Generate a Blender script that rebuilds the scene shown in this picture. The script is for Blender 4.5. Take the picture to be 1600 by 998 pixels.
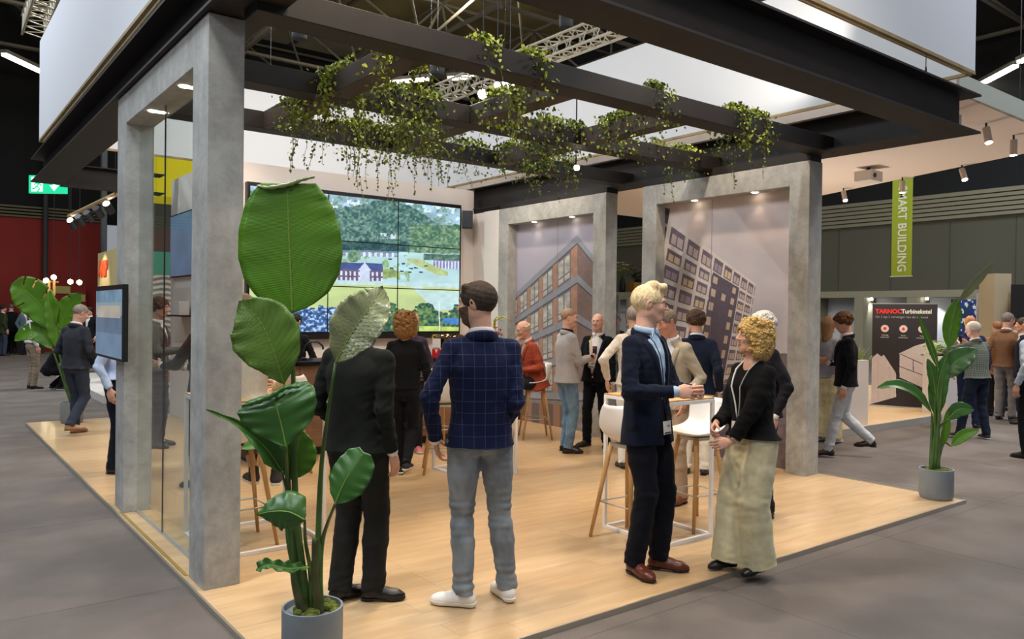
import bpy, bmesh, math, random
import numpy as np
from mathutils import Vector, Matrix
random.seed(7); np.random.seed(7)
for o in list(bpy.data.objects): bpy.data.objects.remove(o, do_unlink=True)
SC = bpy.context.scene
COL = SC.collection
# ---------------- camera ----------------
CAMR = np.array([[0.7918066802, 0.0044959884, 0.6107552433], [-0.6106489003, -0.0142312244, 0.7917735742], [0.0122515997, -0.9998886230, -0.0085229081]])  # rows: world X,Y,Z of image right/down/forward
cd = bpy.data.cameras.new('camera'); cam = bpy.data.objects.new('camera', cd); COL.objects.link(cam)
cd.sensor_width = 36; cd.lens = 1224 / 1600 * 36; cd.clip_end = 200; cd.clip_start = .05
M = Matrix(((CAMR[0][0], -CAMR[0][1], -CAMR[0][2], 0), (CAMR[1][0], -CAMR[1][1], -CAMR[1][2], 0), (CAMR[2][0], -CAMR[2][1], -CAMR[2][2], 1.7), (0, 0, 0, 1)))
cam.matrix_world = M
SC.camera = cam
# ---------------- world, view ----------------
W = bpy.data.worlds.new('hall'); SC.world = W; W.use_nodes = True
W.node_tree.nodes['Background'].inputs[0].default_value = (.88, .90, 1.0, 1)
W.node_tree.nodes['Background'].inputs[1].default_value = .42
SC.view_settings.view_transform = 'Standard'; SC.view_settings.look = 'None'
SC.view_settings.gamma = 1; SC.view_settings.use_curve_mapping = False
SC.view_settings.exposure = -0.40
# ---------------- large lights ----------------
WARM = (1.0, .80, .60); COOL = (.86, .92, 1.0)
def spot(name, loc, to, power, cone=100, color=WARM, r=.05, blend=.6):
    l = bpy.data.lights.new(name, 'SPOT'); l.energy = power; l.color = color; l.spot_size = math.radians(cone); l.spot_blend = blend; l.shadow_soft_size = r
    o = bpy.data.objects.new(name, l); COL.objects.link(o); o.location = loc
    o.rotation_euler = (Vector(to) - Vector(loc)).to_track_quat('-Z', 'Y').to_euler(); return o
def area(name, loc, size, power, color=COOL, to=None, rz=0):
    l = bpy.data.lights.new(name, 'AREA'); l.shape = 'RECTANGLE'; l.size, l.size_y = size; l.energy = power; l.color = color
    o = bpy.data.objects.new(name, l); COL.objects.link(o); o.location = loc
    if to: o.rotation_euler = (Vector(to) - Vector(loc)).to_track_quat('-Z', 'Y').to_euler()
    else: o.rotation_euler = (0, 0, rz)
    return o
STAND_SPOTS = [((2.7, 3.9, 5.0), (2.9, 4.6, 0)), ((5.6, 3.9, 5.0), (5.2, 4.4, 0)), ((4.1, 5.4, 5.0), (4.1, 5.6, 0)), ((6.7, 5.3, 5.0), (6.6, 5.6, 0)),
               ((2.4, 6.9, 5.0), (2.6, 7.4, 0)), ((4.8, 7.9, 5.0), (4.6, 8.4, 0)), ((6.6, 8.6, 5.0), (6.4, 8.8, 0)), ((3.0, 9.4, 5.0), (3.2, 10.2, 0)), ((1.9, 4.0, 5.0), (1.9, 4.0, 0))]
for i, (a, b) in enumerate(STAND_SPOTS): spot('stand_spot', a, b, 330, 92, r=.06)
spot('wall_wash', (5.2, 8.0, 4.9), (5.2, 10.75, 3.0), 120, 120, r=.15)
spot('ring_wash', (6.7, 4.5, 4.35), (7.95, 5.3, 4.9), 110, 75, color=(1, .88, .74), r=.05)
for p, t in (((5.5, 9.0, 4.2), (7.95, 9.4, 4.9)), ((5.5, 6.5, 4.25), (7.95, 7.2, 4.8)), ((3.0, 10.6, 4.3), (3.0, 12.68, 4.7)), ((5.6, 10.6, 4.3), (5.8, 12.68, 4.7))): spot('ring_wash', p, t, 75, 125, color=(1, .88, .76), r=.12)  # extra wash spots added to brighten the ring interior
spot('front_wash', (-.2, .2, 6.6), (1.6, 3.6, 1.3), 420, 60, color=(1, .97, .92), r=.3)  # spot without a fixture, added to brighten the front left plant
spot('booth_fill', (11.3, 7.6, .9), (11.6, 6.2, 4.0), 330, 150, color=(1, .9, .8), r=.3)  # added upward fill for the canopy underside, stands for no real lamp
spot('column_wash', (-2.6, 3.2, 5.5), (1.5, 5.5, 1.8), 420, 70, color=(.9, .95, 1), r=.4)
spot('front_wash', (3.6, 1.2, 6.4), (4.0, 4.2, 1.0), 520, 90, color=(1, .9, .8), r=.35)
for (x, y) in [(-1.5, 4), (-1.5, 12), (10.5, 1.0), (-3, 20), (16, 3), (22, 8), (14, 16), (6, 20)]:
    area('hall_light', (x, y, 10.2), (3.2, .25), 760, rz=0)
def point(loc, p, c, r=.3):
    l = bpy.data.lights.new('roof_fill', 'POINT'); l.energy = p; l.color = c; l.shadow_soft_size = r; o = bpy.data.objects.new('roof_fill', l); COL.objects.link(o); o.location = loc
for (x, y) in [(8, 10), (15, 22), (4, 22), (14, 8)]: point((x, y, 12.3), 700, (1, .9, .70))  # fill points added without fixtures to brighten the roof deck
# ---------------- projection of the photograph's pixels into the place ----------------
CC = np.array([0, 0, 1.7])
def ray(u, v): return CAMR @ np.array([u - 800, v - 499, 1224.])
def G(u, v, z=0.0):
    d = ray(u, v); return CC + d * ((z - 1.7) / d[2])
def onX(u, v, x):
    d = ray(u, v); return CC + d * (x / d[0])
def onY(u, v, y):
    d = ray(u, v); return CC + d * (y / d[1])
def atD(u, v, dep):                                     # point at a given depth along the view axis
    return CC + ray(u, v) / 1224. * dep
def Pv(P):                                              # array (n,3) -> pixel
    c = (P - CC) @ CAMR; return 800 + 1224 * c[:, 0] / c[:, 2], 499 + 1224 * c[:, 1] / c[:, 2]
# ---------------- materials ----------------
def lin(c):
    if isinstance(c, str):
        c = c.lstrip('#'); c = [int(c[i:i + 2], 16) / 255 for i in (0, 2, 4)]
        c = [x / 12.92 if x <= .04045 else ((x + .055) / 1.055) ** 2.4 for x in c]
    return (c[0], c[1], c[2], 1)
_m = {}
def mat(name, col, rough=.6, metal=0, var=0, scale=8, bump=0, bscale=60, emit=0, spec=.5, sheen=0, col2=None, detail=4, stretch=None, sss=0):
    if name in _m: return _m[name]
    m = bpy.data.materials.new(name); m.use_nodes = True; nt = m.node_tree; n = nt.nodes; L = nt.links
    b = n['Principled BSDF']; c = lin(col)
    b.inputs['Base Color'].default_value = c; b.inputs['Roughness'].default_value = rough; b.inputs['Metallic'].default_value = metal
    b.inputs['Specular IOR Level'].default_value = spec
    if sheen: b.inputs['Sheen Weight'].default_value = sheen
    if sss: b.inputs['Subsurface Weight'].default_value = sss; b.inputs['Subsurface Radius'].default_value = (.02, .008, .004)
    if emit:
        b.inputs['Emission Color'].default_value = c; b.inputs['Emission Strength'].default_value = emit
    if var or col2 or bump:
        tc = n.new('ShaderNodeTexCoord'); src = tc.outputs['Object']
        if stretch:
            mp = n.new('ShaderNodeMapping'); mp.inputs['Scale'].default_value = stretch; L.new(src, mp.inputs[0]); src = mp.outputs[0]
    if var or col2:
        no = n.new('ShaderNodeTexNoise'); no.inputs['Scale'].default_value = scale; no.inputs['Detail'].default_value = detail; L.new(src, no.inputs['Vector'])
        rp = n.new('ShaderNodeValToRGB'); L.new(no.outputs['Fac'], rp.inputs[0])
        c2 = lin(col2) if col2 else None
        lo = tuple(max(0, x * (1 - var)) for x in c[:3]) + (1,) if not c2 else c2
        hi = tuple(min(1, x * (1 + var)) for x in c[:3]) + (1,) if not c2 else c
        rp.color_ramp.elements[0].position = .35; rp.color_ramp.elements[0].color = lo
        rp.color_ramp.elements[1].position = .65; rp.color_ramp.elements[1].color = hi
        L.new(rp.outputs[0], b.inputs['Base Color'])
    if bump:
        nb = n.new('ShaderNodeTexNoise'); nb.inputs['Scale'].default_value = bscale; nb.inputs['Detail'].default_value = 3; L.new(src, nb.inputs['Vector'])
        bp = n.new('ShaderNodeBump'); bp.inputs['Strength'].default_value = bump; bp.inputs['Distance'].default_value = .01
        L.new(nb.outputs['Fac'], bp.inputs['Height']); L.new(bp.outputs[0], b.inputs['Normal'])
    _m[name] = m; return m
def mat_vcol(name, rough=.6, emit=0):
    if name in _m: return _m[name]
    m = bpy.data.materials.new(name); m.use_nodes = True; nt = m.node_tree; b = nt.nodes['Principled BSDF']
    a = nt.nodes.new('ShaderNodeVertexColor'); a.layer_name = 'print'
    nt.links.new(a.outputs[0], b.inputs['Base Color']); b.inputs['Roughness'].default_value = rough
    if emit:
        b.inputs['Base Color'].default_value = (0.01, .01, .01, 1); nt.links.remove(b.inputs['Base Color'].links[0])
        nt.links.new(a.outputs[0], b.inputs['Emission Color']); b.inputs['Emission Strength'].default_value = emit
    _m[name] = m; return m
def mat_glass(name, tint=(.93, .97, .96)):
    if name in _m: return _m[name]
    m = bpy.data.materials.new(name); m.use_nodes = True; nt = m.node_tree; n = nt.nodes; n.clear(); L = nt.links
    o = n.new('ShaderNodeOutputMaterial'); t = n.new('ShaderNodeBsdfTransparent'); g = n.new('ShaderNodeBsdfGlossy'); f = n.new('ShaderNodeLayerWeight'); p = n.new('ShaderNodeMath'); q = n.new('ShaderNodeMath'); mx = n.new('ShaderNodeMixShader')
    t.inputs[0].default_value = (*tint, 1); g.inputs['Roughness'].default_value = .02; f.inputs[0].default_value = .5; p.operation = 'POWER'; p.inputs[1].default_value = 5; q.operation = 'MULTIPLY_ADD'; q.inputs[1].default_value = .7; q.inputs[2].default_value = .03
    L.new(f.outputs['Facing'], p.inputs[0]); L.new(p.outputs[0], q.inputs[0]); L.new(q.outputs[0], mx.inputs[0]); L.new(t.outputs[0], mx.inputs[1]); L.new(g.outputs[0], mx.inputs[2]); L.new(mx.outputs[0], o.inputs[0])
    _m[name] = m; return m
# ---------------- mesh helpers ----------------
def tag(o, label=None, cat=None, group=None, kind=None):
    if label: o['label'] = label
    if cat: o['category'] = cat
    if group: o['group'] = group
    if kind: o['kind'] = kind
    return o
def empty(name, loc=(0, 0, 0), rz=0):
    o = bpy.data.objects.new(name, None); COL.objects.link(o); o.location = loc; o.rotation_euler = (0, 0, rz); o.empty_display_size = .1; return o
class MB:
    def __init__(s): s.v = []; s.f = []; s.mi = []; s.cur = 0
    def quad(s, *p):
        i = len(s.v); s.v += [tuple(q) for q in p]; s.f.append(tuple(range(i, i + len(p)))); s.mi.append(s.cur); return s
    def box(s, a, b, R=None, o=(0, 0, 0)):
        x0, y0, z0 = a; x1, y1, z1 = b; i = len(s.v)
        P = [(x0, y0, z0), (x1, y0, z0), (x1, y1, z0), (x0, y1, z0), (x0, y0, z1), (x1, y0, z1), (x1, y1, z1), (x0, y1, z1)]
        if R is not None: P = [tuple(R @ Vector(p) + Vector(o)) for p in P]
        s.v += P
        for q in ((0, 3, 2, 1), (4, 5, 6, 7), (0, 1, 5, 4), (1, 2, 6, 5), (2, 3, 7, 6), (3, 0, 4, 7)):
            s.f.append(tuple(i + k for k in q)); s.mi.append(s.cur)
        return s
    def tube(s, pts, r, n=8, cap=True, flat=1.0, up=None):
        pts = [Vector(p) for p in pts]; m = len(pts); rr = r if hasattr(r, '__len__') else [r] * m
        base = len(s.v); u = None
        for i, p in enumerate(pts):
            t = (pts[min(i + 1, m - 1)] - pts[max(i - 1, 0)]); t = t.normalized() if t.length > 1e-9 else Vector((0, 0, 1))
            if u is None:
                u = (Vector(up) if up else (Vector((0, 0, 1)) if abs(t.z) < .9 else Vector((1, 0, 0))))
            u = (u - u.dot(t) * t); u = u.normalized() if u.length > 1e-6 else t.orthogonal().normalized()
            w = t.cross(u)
            for k in range(n):
                a = 2 * math.pi * k / n; q = p + (u * math.cos(a) * flat + w * math.sin(a)) * rr[i]; s.v.append(tuple(q))
        for i in range(m - 1):
            for k in range(n):
                a = base + i * n + k; b = base + i * n + (k + 1) % n; s.f.append((a, b, b + n, a + n)); s.mi.append(s.cur)
        if cap:
            s.f.append(tuple(base + k for k in reversed(range(n)))); s.f.append(tuple(base + (m - 1) * n + k for k in range(n))); s.mi += [s.cur, s.cur]
        return s
    def lathe(s, prof, c=(0, 0, 0), n=24, cap=True):
        b = len(s.v); m = len(prof)
        for (r, z) in prof:
            for k in range(n):
                a = 2 * math.pi * k / n; s.v.append((c[0] + r * math.cos(a), c[1] + r * math.sin(a), c[2] + z))
        for i in range(m - 1):
            for k in range(n):
                a = b + i * n + k; d = b + i * n + (k + 1) % n; s.f.append((a, d, d + n, a + n)); s.mi.append(s.cur)
        if cap:
            s.f.append(tuple(b + k for k in reversed(range(n)))); s.f.append(tuple(b + (m - 1) * n + k for k in range(n))); s.mi += [s.cur, s.cur]
        return s
    def grid(s, P):                                     # P: rows x cols of points
        b = len(s.v); R_, C_ = len(P), len(P[0])
        for r in P: s.v += [tuple(q) for q in r]
        for i in range(R_ - 1):
            for j in range(C_ - 1):
                a = b + i * C_ + j; s.f.append((a, a + 1, a + C_ + 1, a + C_)); s.mi.append(s.cur)
        return s
    def ball(s, c, r, n=10, m=7):
        rx, ry, rz = r if hasattr(r, '__len__') else (r, r, r); b = len(s.v)
        for i in range(m + 1):
            th = math.pi * i / m
            for k in range(n):
                a = 2 * math.pi * k / n; s.v.append((c[0] + rx * math.sin(th) * math.cos(a), c[1] + ry * math.sin(th) * math.sin(a), c[2] + rz * math.cos(th)))
        for i in range(m):
            for k in range(n):
                a = b + i * n + k; d = b + i * n + (k + 1) % n; s.f.append((a, a + n, d + n, d)); s.mi.append(s.cur)
        return s
    def mesh(s, name, mats):
        me = bpy.data.meshes.new(name); me.from_pydata(s.v, [], s.f)
        for m in (mats if isinstance(mats, (list, tuple)) else [mats]): me.materials.append(m)
        if any(s.mi): me.polygons.foreach_set('material_index', s.mi)
        me.update(); return me
    def build(s, name, mats, parent=None, smooth=False, loc=None, bevel=0):
        me = s.mesh(name, mats); o = bpy.data.objects.new(name, me); COL.objects.link(o)
        if smooth: me.polygons.foreach_set('use_smooth', [True] * len(me.polygons))
        if smooth == 'auto':
            me.set_sharp_from_angle(angle=math.radians(38))
        if parent is not None: o.parent = parent
        if loc: o.location = loc
        if bevel:
            bv = o.modifiers.new('bevel', 'BEVEL'); bv.width = bevel; bv.segments = 2; bv.limit_method = 'ANGLE'
        return o
def boxo(name, a, b, m, parent=None, bevel=0): return MB().box(a, b).build(name, m, parent, bevel=bevel)
def copy_tree(o, parent=None):
    c = o.copy(); COL.objects.link(c); c.parent = parent
    for ch in [x for x in o.children]: copy_tree(ch, c)
    return c
def text_mesh(name, s, size, m, parent, M4, extrude=.002, align='LEFT', bold=0, sx=1):
    cu = bpy.data.curves.new(name, 'FONT'); cu.body = s; cu.size = size; cu.extrude = extrude; cu.align_x = align; cu.offset = bold; cu.resolution_u = 3
    t = bpy.data.objects.new(name, cu); COL.objects.link(t)
    bpy.context.view_layer.update(); me = bpy.data.meshes.new_from_object(t.evaluated_get(bpy.context.evaluated_depsgraph_get()))
    bpy.data.objects.remove(t); me.materials.clear(); me.materials.append(m)
    me.transform(Matrix.Scale(sx, 4, (1, 0, 0))); me.transform(M4)
    o = bpy.data.objects.new(name, me); COL.objects.link(o); o.parent = parent; return o
def frame4(o, x, y):                                     # 4x4 with local x,y axes and normal x cross y at o
    x = Vector(x).normalized(); y = Vector(y).normalized(); z = x.cross(y)
    return Matrix(((x[0], y[0], z[0], o[0]), (x[1], y[1], z[1], o[1]), (x[2], y[2], z[2], o[2]), (0, 0, 0, 1)))
# ---------------- painted flat prints (vertex colours on a grid of quads) ----------------
_rs = np.random.RandomState(3); _LAT = _rs.rand(256, 256)
def vnoise(x, y):
    xi = np.floor(x).astype(int); yi = np.floor(y).astype(int); fx = x - xi; fy = y - yi; fx = fx * fx * (3 - 2 * fx); fy = fy * fy * (3 - 2 * fy)
    g = lambda a, b: _LAT[a % 256, b % 256]
    return (g(xi, yi) * (1 - fx) + g(xi + 1, yi) * fx) * (1 - fy) + (g(xi, yi + 1) * (1 - fx) + g(xi + 1, yi + 1) * fx) * fy
def fbm(x, y, o=4):
    s = 0; a = .5; t = 0
    for i in range(o): s = s + a * vnoise(x * 2 ** i + 17 * i, y * 2 ** i + 5 * i); t += a; a *= .5
    return s / t
def inpoly(u, v, poly):
    r = np.zeros(u.shape, bool); n = len(poly)
    for i in range(n):
        x0, y0 = poly[i]; x1, y1 = poly[(i + 1) % n]
        c = ((y0 > v) != (y1 > v)); 
        with np.errstate(divide='ignore', invalid='ignore'): xx = (x1 - x0) * (v - y0) / (y1 - y0 + 1e-12) + x0
        r ^= c & (u < xx)
    return r
def srgb2lin(c): c = np.clip(c, 0, 1); return np.where(c <= .04045, c / 12.92, ((c + .055) / 1.055) ** 2.4)
def hexa(c): c = c.lstrip('#'); return np.array([int(c[i:i + 2], 16) / 255 for i in (0, 2, 4)])
def painted(name, o, ex, ey, W_, H_, nx, ny, paint, m, parent):
    """rectangle o + s*ex*W + t*ey*H, cells coloured by paint(u,v,s,t) in photo pixels / plane coordinates; returns object"""
    o = np.array(o, float); ex = np.array(ex, float); ey = np.array(ey, float)
    s = np.linspace(0, W_, nx + 1); t = np.linspace(0, H_, ny + 1); S, T = np.meshgrid(s, t)
    V = o + S[..., None] * ex + T[..., None] * ey; V = V.reshape(-1, 3)
    i = np.arange(ny)[:, None] * (nx + 1) + np.arange(nx)[None]; F = np.stack([i, i + 1, i + nx + 2, i + nx + 1], -1).reshape(-1, 4)
    sc, tc = np.meshgrid((s[1:] + s[:-1]) / 2, (t[1:] + t[:-1]) / 2); Pc = o + sc[..., None] * ex + tc[..., None] * ey
    u, v = Pv(Pc.reshape(-1, 3)); rgb = paint(u, v, sc.ravel(), tc.ravel())
    me = bpy.data.meshes.new(name); me.vertices.add(len(V)); me.vertices.foreach_set('co', V.ravel())
    me.loops.add(len(F) * 4); me.loops.foreach_set('vertex_index', F.ravel().astype(np.int32)); me.polygons.add(len(F)); me.polygons.foreach_set('loop_start', np.arange(len(F), dtype=np.int32) * 4)
    me.update(calc_edges=True); a = me.color_attributes.new('print', 'FLOAT_COLOR', 'CORNER')
    c = np.ones((len(F), 4)); c[:, :3] = srgb2lin(rgb); a.data.foreach_set('color', np.repeat(c, 4, 0).ravel())
    me.materials.append(m); ob = bpy.data.objects.new(name, me); COL.objects.link(ob); ob.parent = parent; return ob
# ================= structure =================
m_carpet = mat('carpet', '#6f6863', .95, var=.16, scale=1.3, bump=.5, bscale=260, spec=.15, detail=6)
m_white = mat('white_wall', '#e6ddd6', .7, var=.02, scale=3)
m_fabric_w = mat('white_banner_fabric', '#dfe3e8', .8)
m_gold = mat('timber_strip', '#a08a5c', .55, var=.15, scale=6)
m_steel = mat('dark_beam', '#1e1a18', .62, var=.15, scale=5, spec=.35)
m_steel2 = mat('lit_beam', '#3c332d', .6, var=.15, scale=5, spec=.35)  # lighter copy of the beam colour, light on the joists painted in
m_alu = mat('aluminium', '#c9cbcc', .35, metal=.8)
m_tube = mat('hall_tube', '#615e54', .55, var=.1, scale=2)
m_blackp = mat('black_plastic', '#101012', .4)
m_black_gl = mat('black_gloss', '#08080a', .15)
m_whitep = mat('white_shell', '#ecebe8', .35, spec=.5)
m_wmetal = mat('white_metal', '#e9e8e6', .4)
m_glass = mat_glass('clear_glass')
def concrete():
    m = mat('concrete', '#a3a39e', .75, var=.15, scale=2.2, bump=.15, bscale=30, detail=8); nt = m.node_tree; n = nt.nodes; L = nt.links
    no = n.new('ShaderNodeTexNoise'); no.inputs['Scale'].default_value = 9; no.inputs['Detail'].default_value = 8; no.inputs['Roughness'].default_value = .7
    tc = [x for x in n if x.type == 'TEX_COORD'][0]; L.new(tc.outputs['Object'], no.inputs['Vector'])
    mx = n.new('ShaderNodeMix'); mx.data_type = 'RGBA'; mx.blend_type = 'OVERLAY'; mx.inputs[0].default_value = .55
    rp = [x for x in n if x.type == 'VALTORGB'][0]; b = n['Principled BSDF']
    L.new(rp.outputs[0], mx.inputs[6]); L.new(no.outputs['Fac'], mx.inputs[7]); L.new(mx.outputs[2], b.inputs['Base Color']); return m
m_conc = concrete()
def woodmat(name, c1, c2, stretch=(2, 14, 14), rough=.42, scale=1.5, coat=0):
    m = mat(name, c1, rough, col2=c2, scale=scale, stretch=stretch, detail=6)
    nt = m.node_tree; n = nt.nodes; oi = n.new('ShaderNodeObjectInfo'); hs = n.new('ShaderNodeHueSaturation')
    mr = n.new('ShaderNodeMapRange'); mr.inputs['To Min'].default_value = .94; mr.inputs['To Max'].default_value = 1.04
    rp = [x for x in n if x.type == 'VALTORGB'][0]; b = n['Principled BSDF']
    nt.links.new(oi.outputs['Random'], mr.inputs['Value']); nt.links.new(mr.outputs[0], hs.inputs['Value'])
    nt.links.new(rp.outputs[0], hs.inputs['Color']); nt.links.new(hs.outputs[0], b.inputs['Base Color'])
    b.inputs['Coat Weight'].default_value = coat; b.inputs['Coat Roughness'].default_value = .12; return m
m_plank = woodmat('oak_plank', '#cdb087', '#bf9f76', (1.2, 9, 9), .34, 1.6, .35)
m_leg = woodmat('stool_oak', '#cfa56e', '#b98d58', (10, 10, 2), .5)
m_bar = woodmat('bar_walnut', '#8d6a4d', '#775740', (1.5, 10, 10), .5)
boxo('floor', (-30, -8, -.1), (60, 45, 0), m_carpet); tag(bpy.data.objects['floor'], kind='structure')
# faint joints between carpet tiles: low ridges
jb = MB()
for k in range(-3, 15): jb.box((-10 + k * 2.0, -3, 0), (-10 + k * 2.0 + .012, 30, .0012))
for k in range(0, 17): jb.box((-16, -3 + k * 2.0, 0), (20, -3 + k * 2.0 + .012, .0012))
tag(jb.build('carpet_joint', m_carpet, bpy.data.objects['floor']), kind='stuff')
# stand floor of oak planks
SX0, SX1, SY0, SY1, SZ = 1.36, 7.70, 3.14, 13.2, .03
fl = boxo('floor', (SX0, SY0, 0.0), (SX1, SY1, .022), mat('floor_base', '#8a7252', .6)); tag(fl, kind='structure')
pw = .19; ny = int((SY1 - SY0) / pw) + 1; me_cache = {}; rnd = random.Random(5)
for j in range(ny):
    y0 = SY0 + .004 + j * pw; y1 = min(y0 + pw - .0012, SY1 - .004)
    if y1 - y0 < .02: continue
    x = SX0 + .004; first = True
    while x < SX1 - .01:
        L_ = rnd.choice((.55, .9, 1.2)) if first else 1.4
        x1 = min(x + L_, SX1 - .004)
        if SX1 - x1 < .25: x1 = SX1 - .004
        key = (round(x1 - x, 3), round(y1 - y0, 3))
        if key not in me_cache:
            w, d = key; me_cache[key] = MB().box((0, 0, 0), (w - .0012, d, .008)).mesh('plank', m_plank)
        o = bpy.data.objects.new('plank', me_cache[key]); COL.objects.link(o); o.parent = fl; o.location = (x, y0, .022)
        x = x1; first = False
eb = MB(); eb.box((SX0 - .012, SY0 - .012, 0), (SX1 + .012, SY0, .033)).box((SX0 - .012, SY0, 0), (SX0, SY1, .033)).box((SX1, SY0, 0), (SX1 + .012, SY1, .033))
eb.build('edge_trim', mat('edge_trim', '#b5b1a6', .3, metal=.7), fl)
# inset threshold line in front of the glass portal
boxo('threshold_strip', (1.375, 5.1, .029), (1.40, 7.03, .0325), mat('brass_strip', '#a58a4c', .4, metal=.4), fl)

# ---- portals ----
def portal(name, label, x0, x1, y0, y1, zt, th, cw, dl, face):
    r = empty(name, ((x0 + x1) / 2, y0, SZ)); tag(r, label, 'portal'); O = Vector(r.location)
    def bx(nm, a, b, m=m_conc, bev=.004):
        a = Vector(a) - O; b = Vector(b) - O; return boxo(nm, a, b, m, r, bev)
    bx('column', (x0, y0, SZ), (x1, y0 + cw, zt)); bx('column', (x0, y1 - cw, SZ), (x1, y1, zt))
    bx('lintel', (x0 + .001, y0 + cw, zt - th), (x1, y1 - cw, zt - .001))
    ev = MB()
    for yy in dl:
        q = MB(); q.lathe([(.0, .0), (.032, 0), (.034, .006), (.04, .006)], (xs_dl - O[0], yy - O[1], zt - th - .007 - O[2]), 16, cap=False)
        q.build('downlight', mat('downlight', '#fff0d8', .3, emit=14), r)
        spot('portal_downlight', (xs_dl, yy, zt - th - .03), (xs_dl - (.05 if xs_dl > 5 else 0), yy, 0), 2.5, 80, r=.02)
    return r, bx
xs_dl = 1.47; pA, bxA = portal('concrete_portal', 'grey concrete portal frame glazed with two panes at the left edge of the stand', 1.395, 1.61, 4.77, 7.28, 3.45, .25, .31, (5.55, 6.4), 1)
for (a, b) in ((5.085, 6.16), (6.17, 6.965)):
    bxA('glass_pane', (1.497, a, SZ), (1.507, b, 3.2), m_glass, 0)
bxA('glass_joint', (1.497, 6.162, SZ), (1.507, 6.168, 3.2), m_blackp, 0)
bxA('glazing_channel', (1.49, 5.08, SZ), (1.514, 6.97, SZ + .012), m_alu, 0)
xs_dl = 7.50; pR1, bx1 = portal('concrete_portal', 'farther grey concrete portal framing the print of an orange brick building', 7.42, 7.635, 7.58, 9.99, 3.335, .255, .245, (8.35, 9.2), -1)
pR2, bx2 = portal('concrete_portal', 'nearer grey concrete portal framing the print of a tall white grid building', 7.42, 7.66, 4.58, 6.92, 3.325, .245, .235, (5.3, 6.15), -1)
pv = mat_vcol('mural_print', .55)
def cellpick(fr, a, b): return (fr > a) & (fr < b)
def paint_brick(u, v, s, t):
    rgb = np.empty((len(u), 3)); k = np.clip((v - 340) / 260, 0, 1)[:, None]
    rgb[:] = hexa('#b3abb6') * (1 - k) + hexa('#9fa9c2') * k
    left = u < 902
    with np.errstate(divide='ignore', invalid='ignore'):
        vl = 613 + (v - 613) * 260 / np.maximum(u - 642, 1); vr = 613 + (v - 613) * 190 / np.maximum(1092 - u, 1)
    v0 = np.where(left, vl, vr); fi = (v0 - 367) / 61.5; ff = fi - np.floor(fi); bld = fi > 0
    n = fbm(u / 6, v / 6) - .5
    tt = np.where(left, (1 / np.maximum(u - 642, 1) - .0040) / .00050, 0); tf = tt - np.floor(tt)
    brick = hexa('#a9826c') * (1 + .2 * n[:, None]); band = hexa('#8f939e') * (1 + .1 * n[:, None])
    rgb[bld] = brick[bld]
    c2 = bld & ~left; rgb[c2] = (hexa('#7f6c68') * (1 + .15 * n[:, None]))[c2]
    win = bld & left & (tt > 0) & (tf < .72); gl = win & (ff > .26) & (ff < .97)
    rgb[win] = hexa('#6e6a70'); g2 = gl & (np.abs(tf - .36) > .03) & (tf > .05) & (tf < .68) & (np.abs(ff - .78) > .02) & (ff > .3) & (ff < .94)
    rgb[g2] = (hexa('#b2b2ac') * (1 + .5 * n[:, None]))[g2]
    bd = bld & (ff < .2); rgb[bd] = band[bd]; dk = bld & (ff > .2) & (ff < .24); rgb[dk] = hexa('#4a464e')
    lo = (fi > 4.25); rgb[lo] = (hexa('#7f7a78') * (1 + .3 * n[:, None]))[lo]
    w3 = lo & left & (tf < .6) & (fi > 4.35); rgb[w3] = hexa('#5f5a5c'); b3 = lo & (tf >= .6) & (fi > 4.35) & left; rgb[b3] = hexa('#94715c')
    return rgb
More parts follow.
